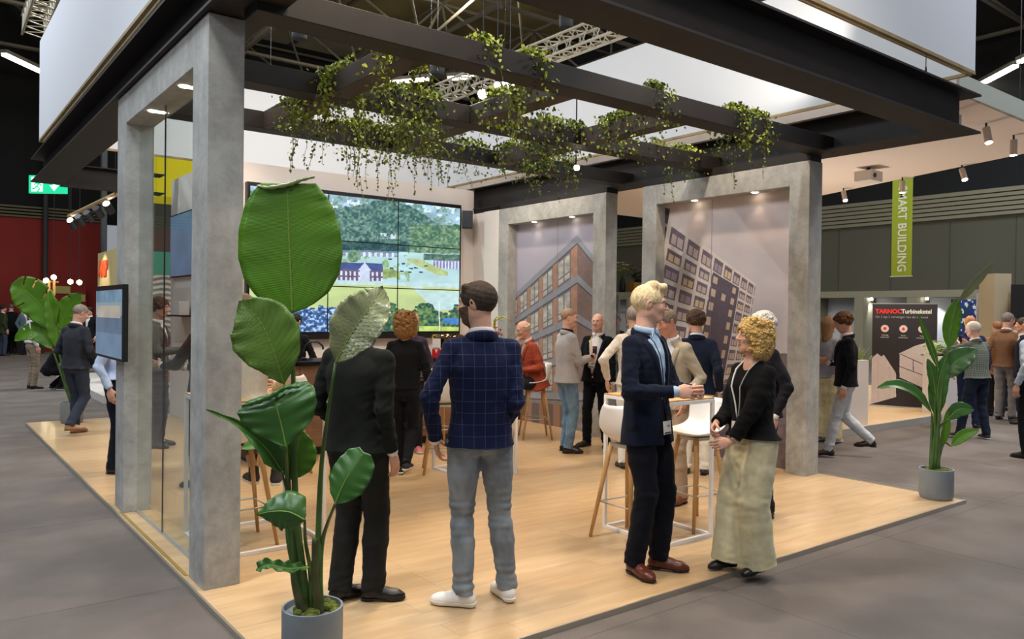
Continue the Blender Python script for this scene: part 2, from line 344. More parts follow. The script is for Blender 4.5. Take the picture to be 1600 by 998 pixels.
def paint_grid(u, v, s, t):
    n = fbm(u / 5, v / 5) - .5; rgb = np.empty((len(u), 3)); k = np.clip((v - 290) / 330, 0, 1)[:, None]
    rgb[:] = hexa('#cbbfbd') * (1 - k) + hexa('#bdb3b4') * k
    cl = fbm(u / 60, v / 40)[:, None] - .5; rgb += cl * np.array([.12, .06, .02])
    up = u + .17 * (v - 400) + 9
    v0 = 562 + (v - 562) * 333 / np.maximum(1377 - up, 1)
    q0 = np.maximum(v0 - 379, 0); row = np.where(v0 < 379, (v0 - 342) / 37, 1 + (-24.5 + np.sqrt(24.5 ** 2 + 4 * 1.1 * q0)) / 2.2); rf = row - np.floor(row); tt = (1 / np.maximum(1377 - up, 1) - .0030) / .00031; tf = tt - np.floor(tt)
    end = tt > 8.3
    b = (row > 0) & ~end; rgb[b] = (hexa('#d0c5bc') * (1 + .1 * n[:, None]))[b]
    w = b & (tf > .20) & (rf > .20) & (rf < .93); rgb[w] = (hexa('#6b5b66') * (1 + .2 * n[:, None]))[w]
    i = (np.floor(row) * 7 + np.floor(tt) * 3).astype(int) % 5
    lw = w & (tf > .30) & (tf < .92) & (rf > .44) & (rf < .86) & (np.abs(tf - .58) > .03); rgb[lw] = hexa('#b9a49c')
    l2 = lw & (i == 2); rgb[l2] = hexa('#cdb490'); l3 = lw & (i == 4); rgb[l3] = hexa('#9b8890')
    dark = b & (tt > 3.25) & (tt < 6.1) & (row > 1.0); rgb[dark] = (hexa('#5a4f5b') * (1 + .15 * n[:, None]))[dark]
    dw = dark & (tf > .35) & (tf < .75) & (rf > .25) & (rf < .8) & ((np.floor(tt) == 3) | (np.floor(tt) == 5) | (i == 1)); rgb[dw] = hexa('#c4ab92')
    lf = (tt < 0) & (v > 325); rgb[lf] = (hexa('#3f3a42') * (1 + .8 * n[:, None]))[lf]
    lf2 = lf & (np.mod(v0, 27) < 5); rgb[lf2] = hexa('#8a8088')
    st = ((v > 590) & end) | (v > 640 + .12 * (1180 - u)) | ((v > 600) & (u > 1120)); rgb[st] = (hexa('#5d5154') * (1 + .5 * n[:, None]))[st]
    st2 = (u > 1190) & (v > 552); rgb[st2] = (hexa('#6d5f62') * (1 + .4 * n[:, None]))[st2]
    return rgb
# prints face -x
O1 = Vector(pR1.location); O2 = Vector(pR2.location)
bx1('mural_board', (7.585, 7.825, SZ), (7.61, 9.745, 3.08), mat('mural_board', '#8a8690', .6), 0)
painted('mural_print', Vector((7.583, 9.745, SZ)) - Vector((0, 0, 0)), (0, -1, 0), (0, 0, 1), 1.92, 3.05, 420, 640, paint_brick, pv, None).name = 'mural_print'
mp = bpy.data.objects['mural_print']; mp.parent = pR1; mp.location = -O1
bx2('mural_board', (7.585, 4.815, SZ), (7.61, 6.685, 3.08), bpy.data.materials['mural_board'], 0)
mq = painted('mural_print', (7.583, 6.685, SZ), (0, -1, 0), (0, 0, 1), 1.87, 3.05, 460, 700, paint_grid, pv, pR2); mq.location = -O2
for yy, (b_, OO) in ((8.75, (bx1, 0)), (5.95, (bx2, 0))): b_('board_joint', (7.5815, yy, SZ), (7.5835, yy + .006, 3.08), mat('joint_grey', '#7c7780', .6), 0)

# ---- beams: one pergola of steel ----
perg = empty('steel_pergola', (4.5, 7, 3.4)); tag(perg, 'dark steel beam pergola spanning the stand on top of the concrete portals', 'pergola'); PO = Vector(perg.location)
def ibeam(nm, a, b, axis, m=m_steel):
    a = Vector(a) - PO; b = Vector(b) - PO; q = MB(); t = .018
    if axis == 'x':
        yc = (a.y + b.y) / 2
        q.box((a.x, a.y, a.z), (b.x, b.y, a.z + t)).box((a.x, a.y, b.z - t), (b.x, b.y, b.z)).box((a.x + .0, yc - .03, a.z + t), (b.x - .17, yc + .03, b.z - t))
    else:
        xc = (a.x + b.x) / 2
        q.box((a.x, a.y, a.z), (b.x, b.y, a.z + t)).box((a.x, a.y, b.z - t), (b.x, b.y, b.z)).box((xc - .03, a.y + .02, a.z + t), (xc + .03, b.y - .12, b.z - t))
    return q.build(nm, m, perg)
def rbeam(nm, a, b, m=m_steel): return boxo(nm, Vector(a) - PO, Vector(b) - PO, m, perg, .004)
ibeam('main_beam', (1.30, 3.10, 3.402), (7.82, 3.40, 3.76), 'x')
ibeam('main_beam', (7.44, 3.40, 3.402), (7.82, 13.1, 3.76), 'y')
for (ya_, yb_) in ((4.58, 6.92), (7.58, 9.99)): boxo('spacer_plate', Vector((7.44, ya_ + .01, 3.326 if ya_ < 5 else 3.336)) - PO, Vector((7.65, yb_ - .01, 3.402)) - PO, m_steel, perg)
ibeam('main_beam', (1.36, 3.42, 3.455), (1.74, 12.9, 3.79), 'y')
ibeam('main_beam', (1.74, 12.75, 3.45), (3.1, 13.05, 3.75), 'x')
for (y0, y1) in ((4.42, 4.64), (5.84, 6.06), (7.26, 7.46)): rbeam('cross_beam', (1.56, y0, 3.40), (7.62, y1, 3.56), m_steel)
for x in (2.72, 4.09, 5.44):
    rbeam('joist', (x - .09, 4.64, 3.402), (x + .09, 5.84, 3.558), m_steel2); rbeam('joist', (x - .09, 6.06, 3.402), (x + .09, 7.26, 3.558), m_steel2)
# ---- hanging ring of fabric panels ----
ring = empty('hanging_banner_ring', (4.7, 7.9, 4.0)); tag(ring, 'large white fabric banner box hanging over the whole stand', 'banner'); RO = Vector(ring.location)
RX0, RX1, RY0, RY1, RZ0, RZ1 = 1.44, 7.97, 3.22, 12.7, 4.03, 5.4
for a, b in (((RX0, RY0, RZ0), (RX1, RY0 + .02, RZ1)), ((RX1 - .02, RY0 + .02, RZ0), (RX1, RY1, RZ1)), ((RX0, RY1, RZ0), (RX1, RY1 + .02, RZ1)), ((RX0, RY0 + .02, RZ0), (RX0 + .02, RY1, RZ1))):
    boxo('fabric_panel', Vector(a) - RO, Vector(b) - RO, m_fabric_w, ring)
for a, b in (((RX0, RY0 - .005, RZ0 - .03), (RX1, RY0 + .03, RZ0)), ((RX1 - .03, RY0, RZ0 - .03), (RX1 + .005, RY1, RZ0)), ((RX0, RY1, RZ0 - .03), (RX1, RY1 + .03, RZ0)), ((RX0 - .005, RY0, RZ0 - .03), (RX0 + .03, RY1, RZ0))):
    boxo('frame_rail', Vector(a) - RO, Vector(b) - RO, m_gold, ring)
for a, b in (((RX0 + .03, RY0 + .05, RZ0 - .02), (RX1 - .03, RY0 + .075, RZ0 + .005)), ((RX0 + .05, RY0 + .05, RZ0 - .02), (RX0 + .075, RY1, RZ0 + .005))):
    boxo('inner_rail', Vector(a) - RO, Vector(b) - RO, mat('rail_light', '#cdbb95', .5), ring)
for (x, y) in ((7.6, 3.3), (1.6, 3.4), (7.6, 12.4), (1.6, 12.4), (4.6, 3.3), (4.6, 12.4)):
    MB().tube([(x - RO.x, y - RO.y, RZ1 - RO.z), (x - RO.x, y - RO.y, 11.5 - RO.z)], .006, 4).build('suspension_wire', m_blackp, ring)
for (x, y) in ((7.05, 3.25), (2.1, 3.25), (7.55, 12.0), (3.3, 3.25)):
    p = Vector((x, y, 0)) - PO
    MB().tube([(p.x, p.y, .36), (p.x, p.y, .55), (p.x, p.y, 2.0)], .004, 4).tube([(p.x - .04, p.y, .36), (p.x, p.y, .5), (p.x + .04, p.y, .36)], .006, 4).build('hanging_cable', m_blackp, perg)

# ---- back room wall with side wall ----
wb = MB(); wb.box((3.3, 10.75, 0.03), (7.46, 10.87, 3.72)); wb.build('wall_back', m_white); tag(bpy.data.objects['wall_back'], kind='structure')
wb = MB(); wb.box((3.3, 10.87, 0.03), (3.42, 13.15, 3.72)); wb.build('wall_left', m_white); tag(bpy.data.objects['wall_left'], kind='structure')
wr = MB(); wr.box((7.46, 9.99, 0.03), (7.60, 13.15, 3.335)).box((7.42, 9.99, .03), (7.46, 10.39, 3.335)); wr.build('wall_right', m_white); tag(bpy.data.objects['wall_right'], kind='structure')
bs = boxo('baseboard_back', (3.3, 10.72, .03), (7.46, 10.75, .13), mat('baseboard', '#3a3532', .5)); tag(bs, kind='structure')

# ================= hall =================
m_red = mat('red_hall_wall', '#7e1a12', .8, var=.06, scale=.8)
m_green = mat('grey_green_wall', '#4f4d3f', .8, var=.05, scale=.5)
m_rib = mat('ribbed_cladding', '#7a7560', .7)
m_dark = mat('hall_dark', '#0d0f12', .9)
m_deck = mat('roof_deck', '#8f8158', .9, var=.2, scale=.4)
# far wall parallel to x at y=35 (red)
boxo('wall_north', (-14, 35, 0), (6.1, 35.4, 5.1), m_red); tag(bpy.data.objects['wall_north'], kind='structure')
boxo('wall_upper_north', (-14, 35.3, 5.1), (30, 35.7, 14), m_dark); tag(bpy.data.objects['wall_upper_north'], kind='structure')
q = MB()
for k in range(4): q.box((-14, 34.9, 5.1 + k * .12), (6.1, 35.2, 5.17 + k * .12))
q.build('trim_north', mat('olive_trim', '#59553d', .7)); tag(bpy.data.objects['trim_north'], kind='structure')
boxo('wall_inner_north', (6.1, 30, 0), (30, 30.3, 6.0), m_green); tag(bpy.data.objects['wall_inner_north'], kind='structure')
q = MB()
for k in range(14): q.box((6.1, 29.85, 6.0 + k * .16), (30, 30.0, 6.09 + k * .16))
q.build('trim_inner_north', m_rib); tag(bpy.data.objects['trim_inner_north'], kind='structure')
# east wall parallel to y at x=28: white niches below, green band, ribs, dark above
EX = 28
we = MB(); we.box((EX, -5, 2.62), (EX + .3, 30, 5.05)); we.build('wall_east', m_green); tag(bpy.data.objects['wall_east'], kind='structure')
q = MB()
for y in range(-4, 30, 2): q.box((EX - .02, y * 1.0, 2.7), (EX, y + .03, 5.0))
q.build('panel_joint', mat('green_joint', '#454437', .8), bpy.data.objects['wall_east'])
q = MB()
for k in range(6): q.box((EX - .15, -5, 5.05 + k * .15), (EX, 30, 5.16 + k * .15))
q.box((EX - .02, -5, 5.0), (EX + .2, 30, 5.95))
q.build('trim_east', m_rib); tag(bpy.data.objects['trim_east'], kind='structure')
boxo('wall_upper_east', (EX + .2, -5, 5.95), (EX + .6, 35, 14), m_dark); tag(bpy.data.objects['wall_upper_east'], kind='structure')
nm = mat('niche_back', '#c9cdd2', .8); m_fr = mat('niche_frame', '#8d8770', .7)
q = MB(); q.box((EX + .9, -5, 0), (EX + 1.0, 30, 2.7)); q.build('wall_niche', nm); tag(bpy.data.objects['wall_niche'], kind='structure')
q = MB(); q.box((EX - .06, -5, 2.42), (EX + .95, 30, 2.66)); 
for y in np.arange(-4.5, 30, 1.95): q.box((EX - .05, y, 0), (EX + .9, y + .35, 2.45))
q.build('trim_niche', m_fr); tag(bpy.data.objects['trim_niche'], kind='structure')
for y, wh in zip((7.0, 9.0, 10.9, 12.9, 14.9), ('rightmost', 'second from the right', 'middle', 'second from the left', 'leftmost')):
    spot('niche_spot', (EX + .35, y, 2.3), (EX + .9, y, 1.2), 90, 90, (1, 1, 1), .04)
    tag(MB().lathe([(.0, 0), (.05, 0), (.06, .05), (.03, .09)], (EX + .35, y, 2.33), 10).build('spotlight', mat('lamp_face', '#ffffff', .3, emit=20)), wh + ' of the five small round spotlights glowing in the pale far niches', 'spotlight', 'spotlights of the pale niches')
# roof deck and space frame
boxo('ceiling', (-2, -6, 14.6), (24, 45, 14.9), m_deck); tag(bpy.data.objects['ceiling'], kind='structure')
q = MB(); mod = 4.6; ztop, zbot = 13.6, 10.9
def T(a, b, r): q.tube([a, b], r, 6, cap=False)
nx_, ny_ = 11, 10; x0_, y0_ = -9, .5
for i in range(nx_):
    for j in range(ny_):
        p = (x0_ + i * mod, y0_ + j * mod, zbot)
        if i < nx_ - 1: T(p, (p[0] + mod, p[1], zbot), .075)
        if j < ny_ - 1: T(p, (p[0], p[1] + mod, zbot), .075)
        if (i + j) % 1 == 0:
            for dx in (-.5, .5):
                for dy in (-.5, .5): T(p, (p[0] + dx * mod, p[1] + dy * mod, ztop), .05)
        t = (p[0] + mod / 2, p[1] + mod / 2, ztop)
        T(t, (t[0] + mod, t[1], ztop), .06); T(t, (t[0], t[1] + mod, ztop), .06)
        q.ball(p, .16, 8, 5)
for i in range(nx_):
    q.tube([(x0_ + i * mod, y0_ - 2, ztop + .4), (x0_ + i * mod, y0_ + ny_ * mod, ztop + .4)], .09, 6)
q.build('ceiling_truss', m_tube); tag(bpy.data.objects['ceiling_truss'], kind='structure')
boxo('ceiling_dark', (-30, -6, 15.6), (60, 45, 15.8), m_dark); tag(bpy.data.objects['ceiling_dark'], kind='structure')
# vertical hall posts
# fluorescent battens
def batten(a, b, i, lab):
    a = Vector(a); b = Vector(b); d = (b - a); L_ = d.length; d.normalize(); s = d.cross(Vector((0, 0, 1))).normalized()
    r = empty('ceiling_light', (a + b) / 2); tag(r, lab, 'light')
    Mx = Matrix((d, s, Vector((0, 0, 1)))).transposed()
    MB().box((-L_ / 2, -.12, .05), (L_ / 2, .12, .16), Mx).build('housing', mat('batten_housing', '#77746a', .5), r)
    MB().box((-L_ / 2 + .03, -.09, -.03), (L_ / 2 - .03, .09, .05), Mx).build('diffuser', mat('batten_glow', '#fdf6e4', .4, emit=9), r)
for i, (p, z, lab) in enumerate([(((5, 85), (65, 113)), 9.5, 'long glowing strip light in the dark roof at the upper left'), (((388, 133), (433, 137)), 9.5, 'glowing strip light just right of the nearest concrete column'),
        (((605, 130), (670, 124)), 9.5, 'bright strip light glowing behind the hanging ivy'), (((699, 123), (742, 121)), 9.5, 'short strip light left of the glaring spotlight'),
        (((253, 184), (276, 181)), 9.5, 'strip light seen through the glass, left piece'), (((280, 181), (304, 178)), 9.5, 'strip light seen through the glass, right piece'),
        (((1531, 133), (1588, 103)), 9.5, 'bright strip light in the dark roof right of the banner box'), (((1592, 98), (1640, 76)), 9.5, 'strip light cut by the right edge of the picture')]):
    batten(G(*p[0], z), G(*p[1], z), i, lab)
# box truss hung over the stand
def truss(nm, a, b, w_, lab, n=14, m=None, r=.025):
    a = Vector(a); b = Vector(b); q = MB(); d = (b - a) / n; s = (b - a).cross(Vector((0, 0, 1))).normalized() * w_; u = Vector((0, 0, w_))
    ch = [Vector((0, 0, 0)), s, s + u, u]
    for c in ch: q.tube([a + c, b + c], r, 6)
    for k in range(n):
        p = a + d * k
        for c1, c2 in ((ch[0], ch[1]), (ch[1], ch[2]), (ch[2], ch[3]), (ch[3], ch[0])):
            q.tube([p + c1, p + d * .5 + c2], r * .5, 4, cap=False); q.tube([p + d * .5 + c2, p + d + c1], r * .5, 4, cap=False)
    o = q.build(nm, m or mat('truss_metal', '#b0aa98', .4, metal=.2)); 
    if lab: tag(o, lab, 'truss')
    return o
truss('lighting_truss', (8.5, 5.5, 6.0), (8.45, 14.0, 6.0), .30, 'pale metal box truss hanging high over the stand behind the ivy', 26)
truss('lighting_truss', tuple(atD(68, 60, 18)), tuple(atD(108, -40, 15)), .42, 'white metal box truss rising behind the left end of the banner box', 10)
# ================= implicit-surface modelling =================
def Vn(a): a = np.asarray(a, float); return a / (np.linalg.norm(a) + 1e-12)
class Field:
    """signed distance on a regular grid; primitives are blended in, the zero level becomes one closed mesh (surface nets)"""
    def __init__(s, lo, hi, h):
        s.h = h; s.lo = np.array(lo, np.float32); n = np.ceil((np.array(hi) - np.array(lo)) / h).astype(int) + 1
        s.n = n; s.ax = [s.lo[i] + h * np.arange(n[i], dtype=np.float32) for i in range(3)]; s.D = np.full(n, 1.0, np.float32)
    def block(s, lo, hi, pad):
        sl = []
        for i in range(3):
            a = int(np.floor((lo[i] - pad - s.lo[i]) / s.h)); b = int(np.ceil((hi[i] + pad - s.lo[i]) / s.h)) + 1
            a = max(0, a); b = min(s.n[i], b)
            if b <= a: return None
            sl.append(slice(a, b))
        X = s.ax[0][sl[0]][:, None, None]; Y = s.ax[1][sl[1]][None, :, None]; Z = s.ax[2][sl[2]][None, None, :]
        return tuple(sl), X, Y, Z
    def comb(s, sl, d, k, op):
        A = s.D[sl]
        if op == 'add':
            if k > 0: h = np.maximum(k - np.abs(A - d), 0) / k; s.D[sl] = np.minimum(A, d) - h * h * k * .25
            else: s.D[sl] = np.minimum(A, d)
        elif op == 'sub':
            d = -d
            if k > 0: h = np.maximum(k - np.abs(A - d), 0) / k; s.D[sl] = np.maximum(A, d) + h * h * k * .25
            else: s.D[sl] = np.maximum(A, d)
    def cone(s, a, b, ra, rb, k=.02, w=None, sw=1.0, op='add'):
        a = np.array(a, np.float32); b = np.array(b, np.float32); m = max(ra, rb) * max(1, sw) + .01
        B = s.block(np.minimum(a, b) - m, np.maximum(a, b) + m, k)
        if not B: return
        sl, X, Y, Z = B; ab = b - a; L2 = float(ab @ ab) + 1e-9
        px, py, pz = X - a[0], Y - a[1], Z - a[2]
        t = np.clip((px * ab[0] + py * ab[1] + pz * ab[2]) / L2, 0, 1)
        qx, qy, qz = px - t * ab[0], py - t * ab[1], pz - t * ab[2]; q2 = qx * qx + qy * qy + qz * qz
        if w is not None:
            w = Vn(w); qw = qx * w[0] + qy * w[1] + qz * w[2]; q2 = np.maximum(q2 + qw * qw * (1 / sw ** 2 - 1), 0)
        d = np.sqrt(q2) - (ra + (rb - ra) * t)
        if sw < 1: d = d * (.5 + .5 * sw)
        s.comb(sl, d.astype(np.float32), k, op)
    def chain(s, pts, rs, k=.02, w=None, sw=1.0, op='add'):
        for i in range(len(pts) - 1): s.cone(pts[i], pts[i + 1], rs[i], rs[i + 1], k if i == 0 else min(k, .012), w, sw, op)
    def ell(s, c, r, R=None, k=.02, op='add'):
        c = np.array(c, np.float32); r = np.array(r, np.float32); m = float(max(r)) + .01
        B = s.block(c - m, c + m, k)
        if not B: return
        sl, X, Y, Z = B; x, y, z = X - c[0], Y - c[1], Z - c[2]
        if R is not None:
            x, y, z = (R[0][0] * x + R[1][0] * y + R[2][0] * z), (R[0][1] * x + R[1][1] * y + R[2][1] * z), (R[0][2] * x + R[1][2] * y + R[2][2] * z)
        q = np.sqrt((x / r[0]) ** 2 + (y / r[1]) ** 2 + (z / r[2]) ** 2); q2 = np.sqrt((x / r[0] ** 2) ** 2 + (y / r[1] ** 2) ** 2 + (z / r[2] ** 2) ** 2)
        d = q * (q - 1) / np.maximum(q2, 1e-6)
        s.comb(sl, d.astype(np.float32), k, op)
    def box(s, c, hsz, R=None, rad=.01, k=.01, op='add'):
        c = np.array(c, np.float32); m = float(np.linalg.norm(hsz)) + .01
        B = s.block(c - m, c + m, k)
        if not B: return
        sl, X, Y, Z = B; x, y, z = X - c[0], Y - c[1], Z - c[2]
        if R is not None:
            x, y, z = (R[0][0] * x + R[1][0] * y + R[2][0] * z), (R[0][1] * x + R[1][1] * y + R[2][1] * z), (R[0][2] * x + R[1][2] * y + R[2][2] * z)
        qx, qy, qz = np.abs(x) - hsz[0] + rad, np.abs(y) - hsz[1] + rad, np.abs(z) - hsz[2] + rad
        d = np.sqrt(np.maximum(qx, 0) ** 2 + np.maximum(qy, 0) ** 2 + np.maximum(qz, 0) ** 2) + np.minimum(np.maximum(qx, np.maximum(qy, qz)), 0) - rad
        s.comb(sl, d.astype(np.float32), k, op)
    def sections(s, o, R, secs, k=.03, p=2.3, op='add', zr=.02):
        """lofted trunk in frame R (columns = axes) at o; secs rows: z, a(half width), b(half depth), cy, cx"""
        secs = np.array([list(r) + [0] * (5 - len(r)) for r in secs], np.float32); secs = secs[np.argsort(secs[:, 0])]
        zz = np.linspace(secs[0, 0], secs[-1, 0], 90); dn = np.stack([zz] + [np.interp(zz, secs[:, 0], secs[:, i]) for i in range(1, 5)], 1); kk = np.hanning(15); kk /= kk.sum()
        for i in range(1, 5): dn[:, i] = np.convolve(np.pad(2 * dn[[0] * 7, i] - dn[7:0:-1, i] if 0 else np.concatenate([2 * dn[0, i] - dn[7:0:-1, i], dn[:, i], 2 * dn[-1, i] - dn[-2:-9:-1, i]]), 0), kk, 'valid')
        secs = dn.astype(np.float32)
        z0, z1 = secs[0, 0], secs[-1, 0]; m = max(secs[:, 1].max(), secs[:, 2].max()) + .08
        ends = np.array([np.array(o) + R @ np.array([sx * m, sy * m, z]) for z in (z0, z1) for sx in (-1, 1) for sy in (-1, 1)])
        B = s.block(ends.min(0), ends.max(0), k + .02)
        if not B: return
        sl, X, Y, Z = B; x0, y0, zz0 = X - o[0], Y - o[1], Z - o[2]
        x = R[0][0] * x0 + R[1][0] * y0 + R[2][0] * zz0; y = R[0][1] * x0 + R[1][1] * y0 + R[2][1] * zz0; z = R[0][2] * x0 + R[1][2] * y0 + R[2][2] * zz0
        ip = lambda c: np.interp(z, secs[:, 0], secs[:, c]).astype(np.float32)
        a, b, cy, cx = ip(1), ip(2), ip(3), ip(4)
        q = (np.abs((x - cx) / a) ** p + np.abs((y - cy) / b) ** p) ** (1 / p); d = (q - 1) * np.minimum(a, b)
        e = np.maximum(z0 - z, z - z1)
        d = np.where((d > 0) & (e > 0), np.sqrt(np.maximum(d, 0) ** 2 + np.maximum(e, 0) ** 2), np.maximum(d, e))
        s.comb(sl, d.astype(np.float32), k, op)
    def push(s): s._D = s.D; s.D = np.full(s.n, 1.0, np.float32)
    def pop(s, k=0):
        A, d = s._D, s.D
        if k > 0: h = np.maximum(k - np.abs(A - d), 0) / k; s.D = np.minimum(A, d) - h * h * k * .25
        else: s.D = np.minimum(A, d)
    def half(s, o, n, k=0):
        """cut away everything on the side n points to"""
        n = Vn(n); X = s.ax[0][:, None, None]; Y = s.ax[1][None, :, None]; Z = s.ax[2][None, None, :]
        d = (X - o[0]) * n[0] + (Y - o[1]) * n[1] + (Z - o[2]) * n[2]; s.D = np.maximum(s.D, d.astype(np.float32))
    def wobble(s, amp, freq, seed=0, axis=None, where=None):
        r = np.random.RandomState(seed); X = s.ax[0][:, None, None]; Y = s.ax[1][None, :, None]; Z = s.ax[2][None, None, :]
        n = 0
        for i in range(4):
            v = r.randn(3); v /= np.linalg.norm(v)
            if axis is not None: v = Vn(v * np.array(axis))
            f = freq * (1 + .6 * i); n = n + np.sin((X * v[0] + Y * v[1] + Z * v[2]) * f + 6.28 * r.rand() + 1.3 * np.sin(f * .45 * (X * v[1] - Y * v[0] + Z * v[0]) + i)) / (1 + .5 * i)
        msk = 1.0
        if where is not None:
            msk = 0
            for (c, rad, a) in where: msk = msk + a * np.exp(-((X - c[0]) ** 2 + (Y - c[1]) ** 2 + (Z - c[2]) ** 2) / rad ** 2)
        s.D += (amp * .5 * n * msk).astype(np.float32)
    def mesh(s):
        D = s.D; ins = D < 0; h = s.h
        if not ins.any(): return np.zeros((0, 3)), np.zeros((0, 4), int)
        c = ins[:-1, :-1, :-1]; 
        cnt = np.zeros(c.shape, np.int8)
        for i in (0, 1):
            for j in (0, 1):
                for k in (0, 1): cnt += ins[i:i + c.shape[0], j:j + c.shape[1], k:k + c.shape[2]]
        act = (cnt > 0) & (cnt < 8); ids = np.full(act.shape, -1, np.int64); I = np.argwhere(act); ids[act] = np.arange(len(I))
        acc = np.zeros((len(I), 3)); num = np.zeros(len(I))
        off = [(i, j, k) for i in (0, 1) for j in (0, 1) for k in (0, 1)]
        val = {o: D[I[:, 0] + o[0], I[:, 1] + o[1], I[:, 2] + o[2]].astype(float) for o in off}
        for o in off:
            for ax in range(3):
                if o[ax] == 0:
                    o2 = list(o); o2[ax] = 1; o2 = tuple(o2); a, b = val[o], val[o2]; x = (a < 0) != (b < 0)
                    t = np.where(x, a / np.where(x, a - b, 1), 0); P = np.array(o, float)[None].repeat(len(I), 0); P[:, ax] = t
                    acc += P * x[:, None]; num += x
        V = s.lo + h * (I + acc / np.maximum(num, 1)[:, None]); F = []
        for ax in range(3):
            a, b = [(1, 2), (2, 0), (0, 1)][ax]
            sl0 = [slice(None)] * 3; sl1 = [slice(None)] * 3; sl0[ax] = slice(0, -1); sl1[ax] = slice(1, None)
            s0 = ins[tuple(sl0)]; s1 = ins[tuple(sl1)]; ch = s0 != s1; E = np.argwhere(ch)
            E = E[(E[:, a] > 0) & (E[:, b] > 0) & (E[:, a] < s.n[a] - 1) & (E[:, b] < s.n[b] - 1)]
            if not len(E): continue
            flip = ~s0[E[:, 0], E[:, 1], E[:, 2]]
            def cid(da, db):
                Q = E.copy(); Q[:, a] -= da; Q[:, b] -= db; return ids[Q[:, 0], Q[:, 1], Q[:, 2]]
            q = np.stack([cid(1, 1), cid(0, 1), cid(0, 0), cid(1, 0)], 1); q[flip] = q[flip][:, ::-1]; F.append(q)
        return V, np.concatenate(F)
def mk_mesh(name, V, F, mats, mi=None):
    me = bpy.data.meshes.new(name); me.vertices.add(len(V)); me.vertices.foreach_set('co', np.asarray(V, np.float32).ravel())
    me.loops.add(len(F) * 4); me.loops.foreach_set('vertex_index', np.asarray(F, np.int32).ravel()); me.polygons.add(len(F)); me.polygons.foreach_set('loop_start', np.arange(len(F), dtype=np.int32) * 4)
    me.polygons.foreach_set('use_smooth', np.ones(len(F), bool))
    for m in mats: me.materials.append(m)
    if mi is not None: me.polygons.foreach_set('material_index', mi.astype(np.int32))
    me.update(calc_edges=True); me.validate(); return me
def obj_from(name, V, F, mats, parent=None, mi=None):
    o = bpy.data.objects.new(name, mk_mesh(name, V, F, mats, mi)); COL.objects.link(o)
    if parent is not None: o.parent = parent
    return o
def join(parts):
    V = []; F = []; n = 0
    for v, f in parts:
        if len(v): V.append(v); F.append(f + n); n += len(v)
    return np.concatenate(V), np.concatenate(F)
def rotz(a): c, s_ = math.cos(a), math.sin(a); return np.array([[c, -s_, 0], [s_, c, 0], [0, 0, 1]])
def rotx(a): c, s_ = math.cos(a), math.sin(a); return np.array([[1, 0, 0], [0, c, -s_], [0, s_, c]])
def roty(a): c, s_ = math.cos(a), math.sin(a); return np.array([[c, 0, s_], [0, 1, 0], [-s_, 0, c]])
rad = math.radians
def ik(a, c, l1, l2, hint):
    a = np.array(a, float); c = np.array(c, float); d = c - a; L = np.linalg.norm(d); L2 = min(L, (l1 + l2) * .999)
    dn = d / (L + 1e-9); c = a + dn * L2; x = (l1 * l1 - l2 * l2 + L2 * L2) / (2 * L2); hgt = math.sqrt(max(l1 * l1 - x * x, 0))
    h = np.array(hint, float); h = h - h.dot(dn) * dn; h = Vn(h); return a + dn * x + h * hgt, c
# ================= people =================
SKIN = {}
def hexs(c): return tuple(float(x) for x in srgb2lin(hexa(c)))
def skinmat(c):
    if c not in SKIN: SKIN[c] = mat('skin_' + c.strip('#'), tuple(0.66 * a + .34 * b for a, b in zip(hexs(c), (.72, .50, .38))), .5, var=.06, scale=14, spec=.4, sss=.08)
    return SKIN[c]
def cloth(c, bump=.35, sheen=.03, rough=.88): return mat('cloth_' + c.strip('#') + str(int(bump * 10)), c, rough, var=.05, scale=30, bump=bump, bscale=350, sheen=sheen, spec=.12)
def hairmat(c): return mat('hair_' + c.strip('#'), c, .62, var=.22, scale=70, bump=.45, bscale=190, spec=.25, stretch=(1, 1, .3))
def plaid(name, base, line, pitch=.062, w=.045, soft=.5):
    if name in _m: return _m[name]
    m = bpy.data.materials.new(name); m.use_nodes = True; nt = m.node_tree; n = nt.nodes; L = nt.links; b = n['Principled BSDF']
    tc = n.new('ShaderNodeTexCoord'); sp = n.new('ShaderNodeSeparateXYZ'); L.new(tc.outputs['Object'], sp.inputs[0]); sn = n.new('ShaderNodeSeparateXYZ'); L.new(tc.outputs['Normal'], sn.inputs[0])
    def mth(op, a, c=None):
        q = n.new('ShaderNodeMath'); q.operation = op
        for i, x in enumerate((a, c)):
            if x is None: continue
            if isinstance(x, (int, float)): q.inputs[i].default_value = x
            else: L.new(x, q.inputs[i])
        return q.outputs[0]
    def line_(c, p): return mth('LESS_THAN', mth('FRACT', mth('MULTIPLY', c, 1 / p)), w)
    ax = mth('ABSOLUTE', sn.outputs[0]); ay = mth('ABSOLUTE', sn.outputs[1]); useY = mth('GREATER_THAN', ax, mth('MULTIPLY', ay, 1.1))
    vx = line_(sp.outputs[0], pitch); vy = line_(sp.outputs[1], pitch)
    v = mth('ADD', mth('MULTIPLY', vy, useY), mth('MULTIPLY', vx, mth('SUBTRACT', 1.0, useY)))
    hz = line_(sp.outputs[2], pitch * 1.05); f = mth('MULTIPLY', mth('MINIMUM', mth('ADD', v, hz), 1.0), soft)
    mx = n.new('ShaderNodeMix'); mx.data_type = 'RGBA'; L.new(f, mx.inputs[0]); mx.inputs[6].default_value = lin(base); mx.inputs[7].default_value = lin(line); L.new(mx.outputs[2], b.inputs['Base Color'])
    b.inputs['Roughness'].default_value = .9; b.inputs['Sheen Weight'].default_value = .05; b.inputs['Specular IOR Level'].default_value = .15; _m[name] = m; return m

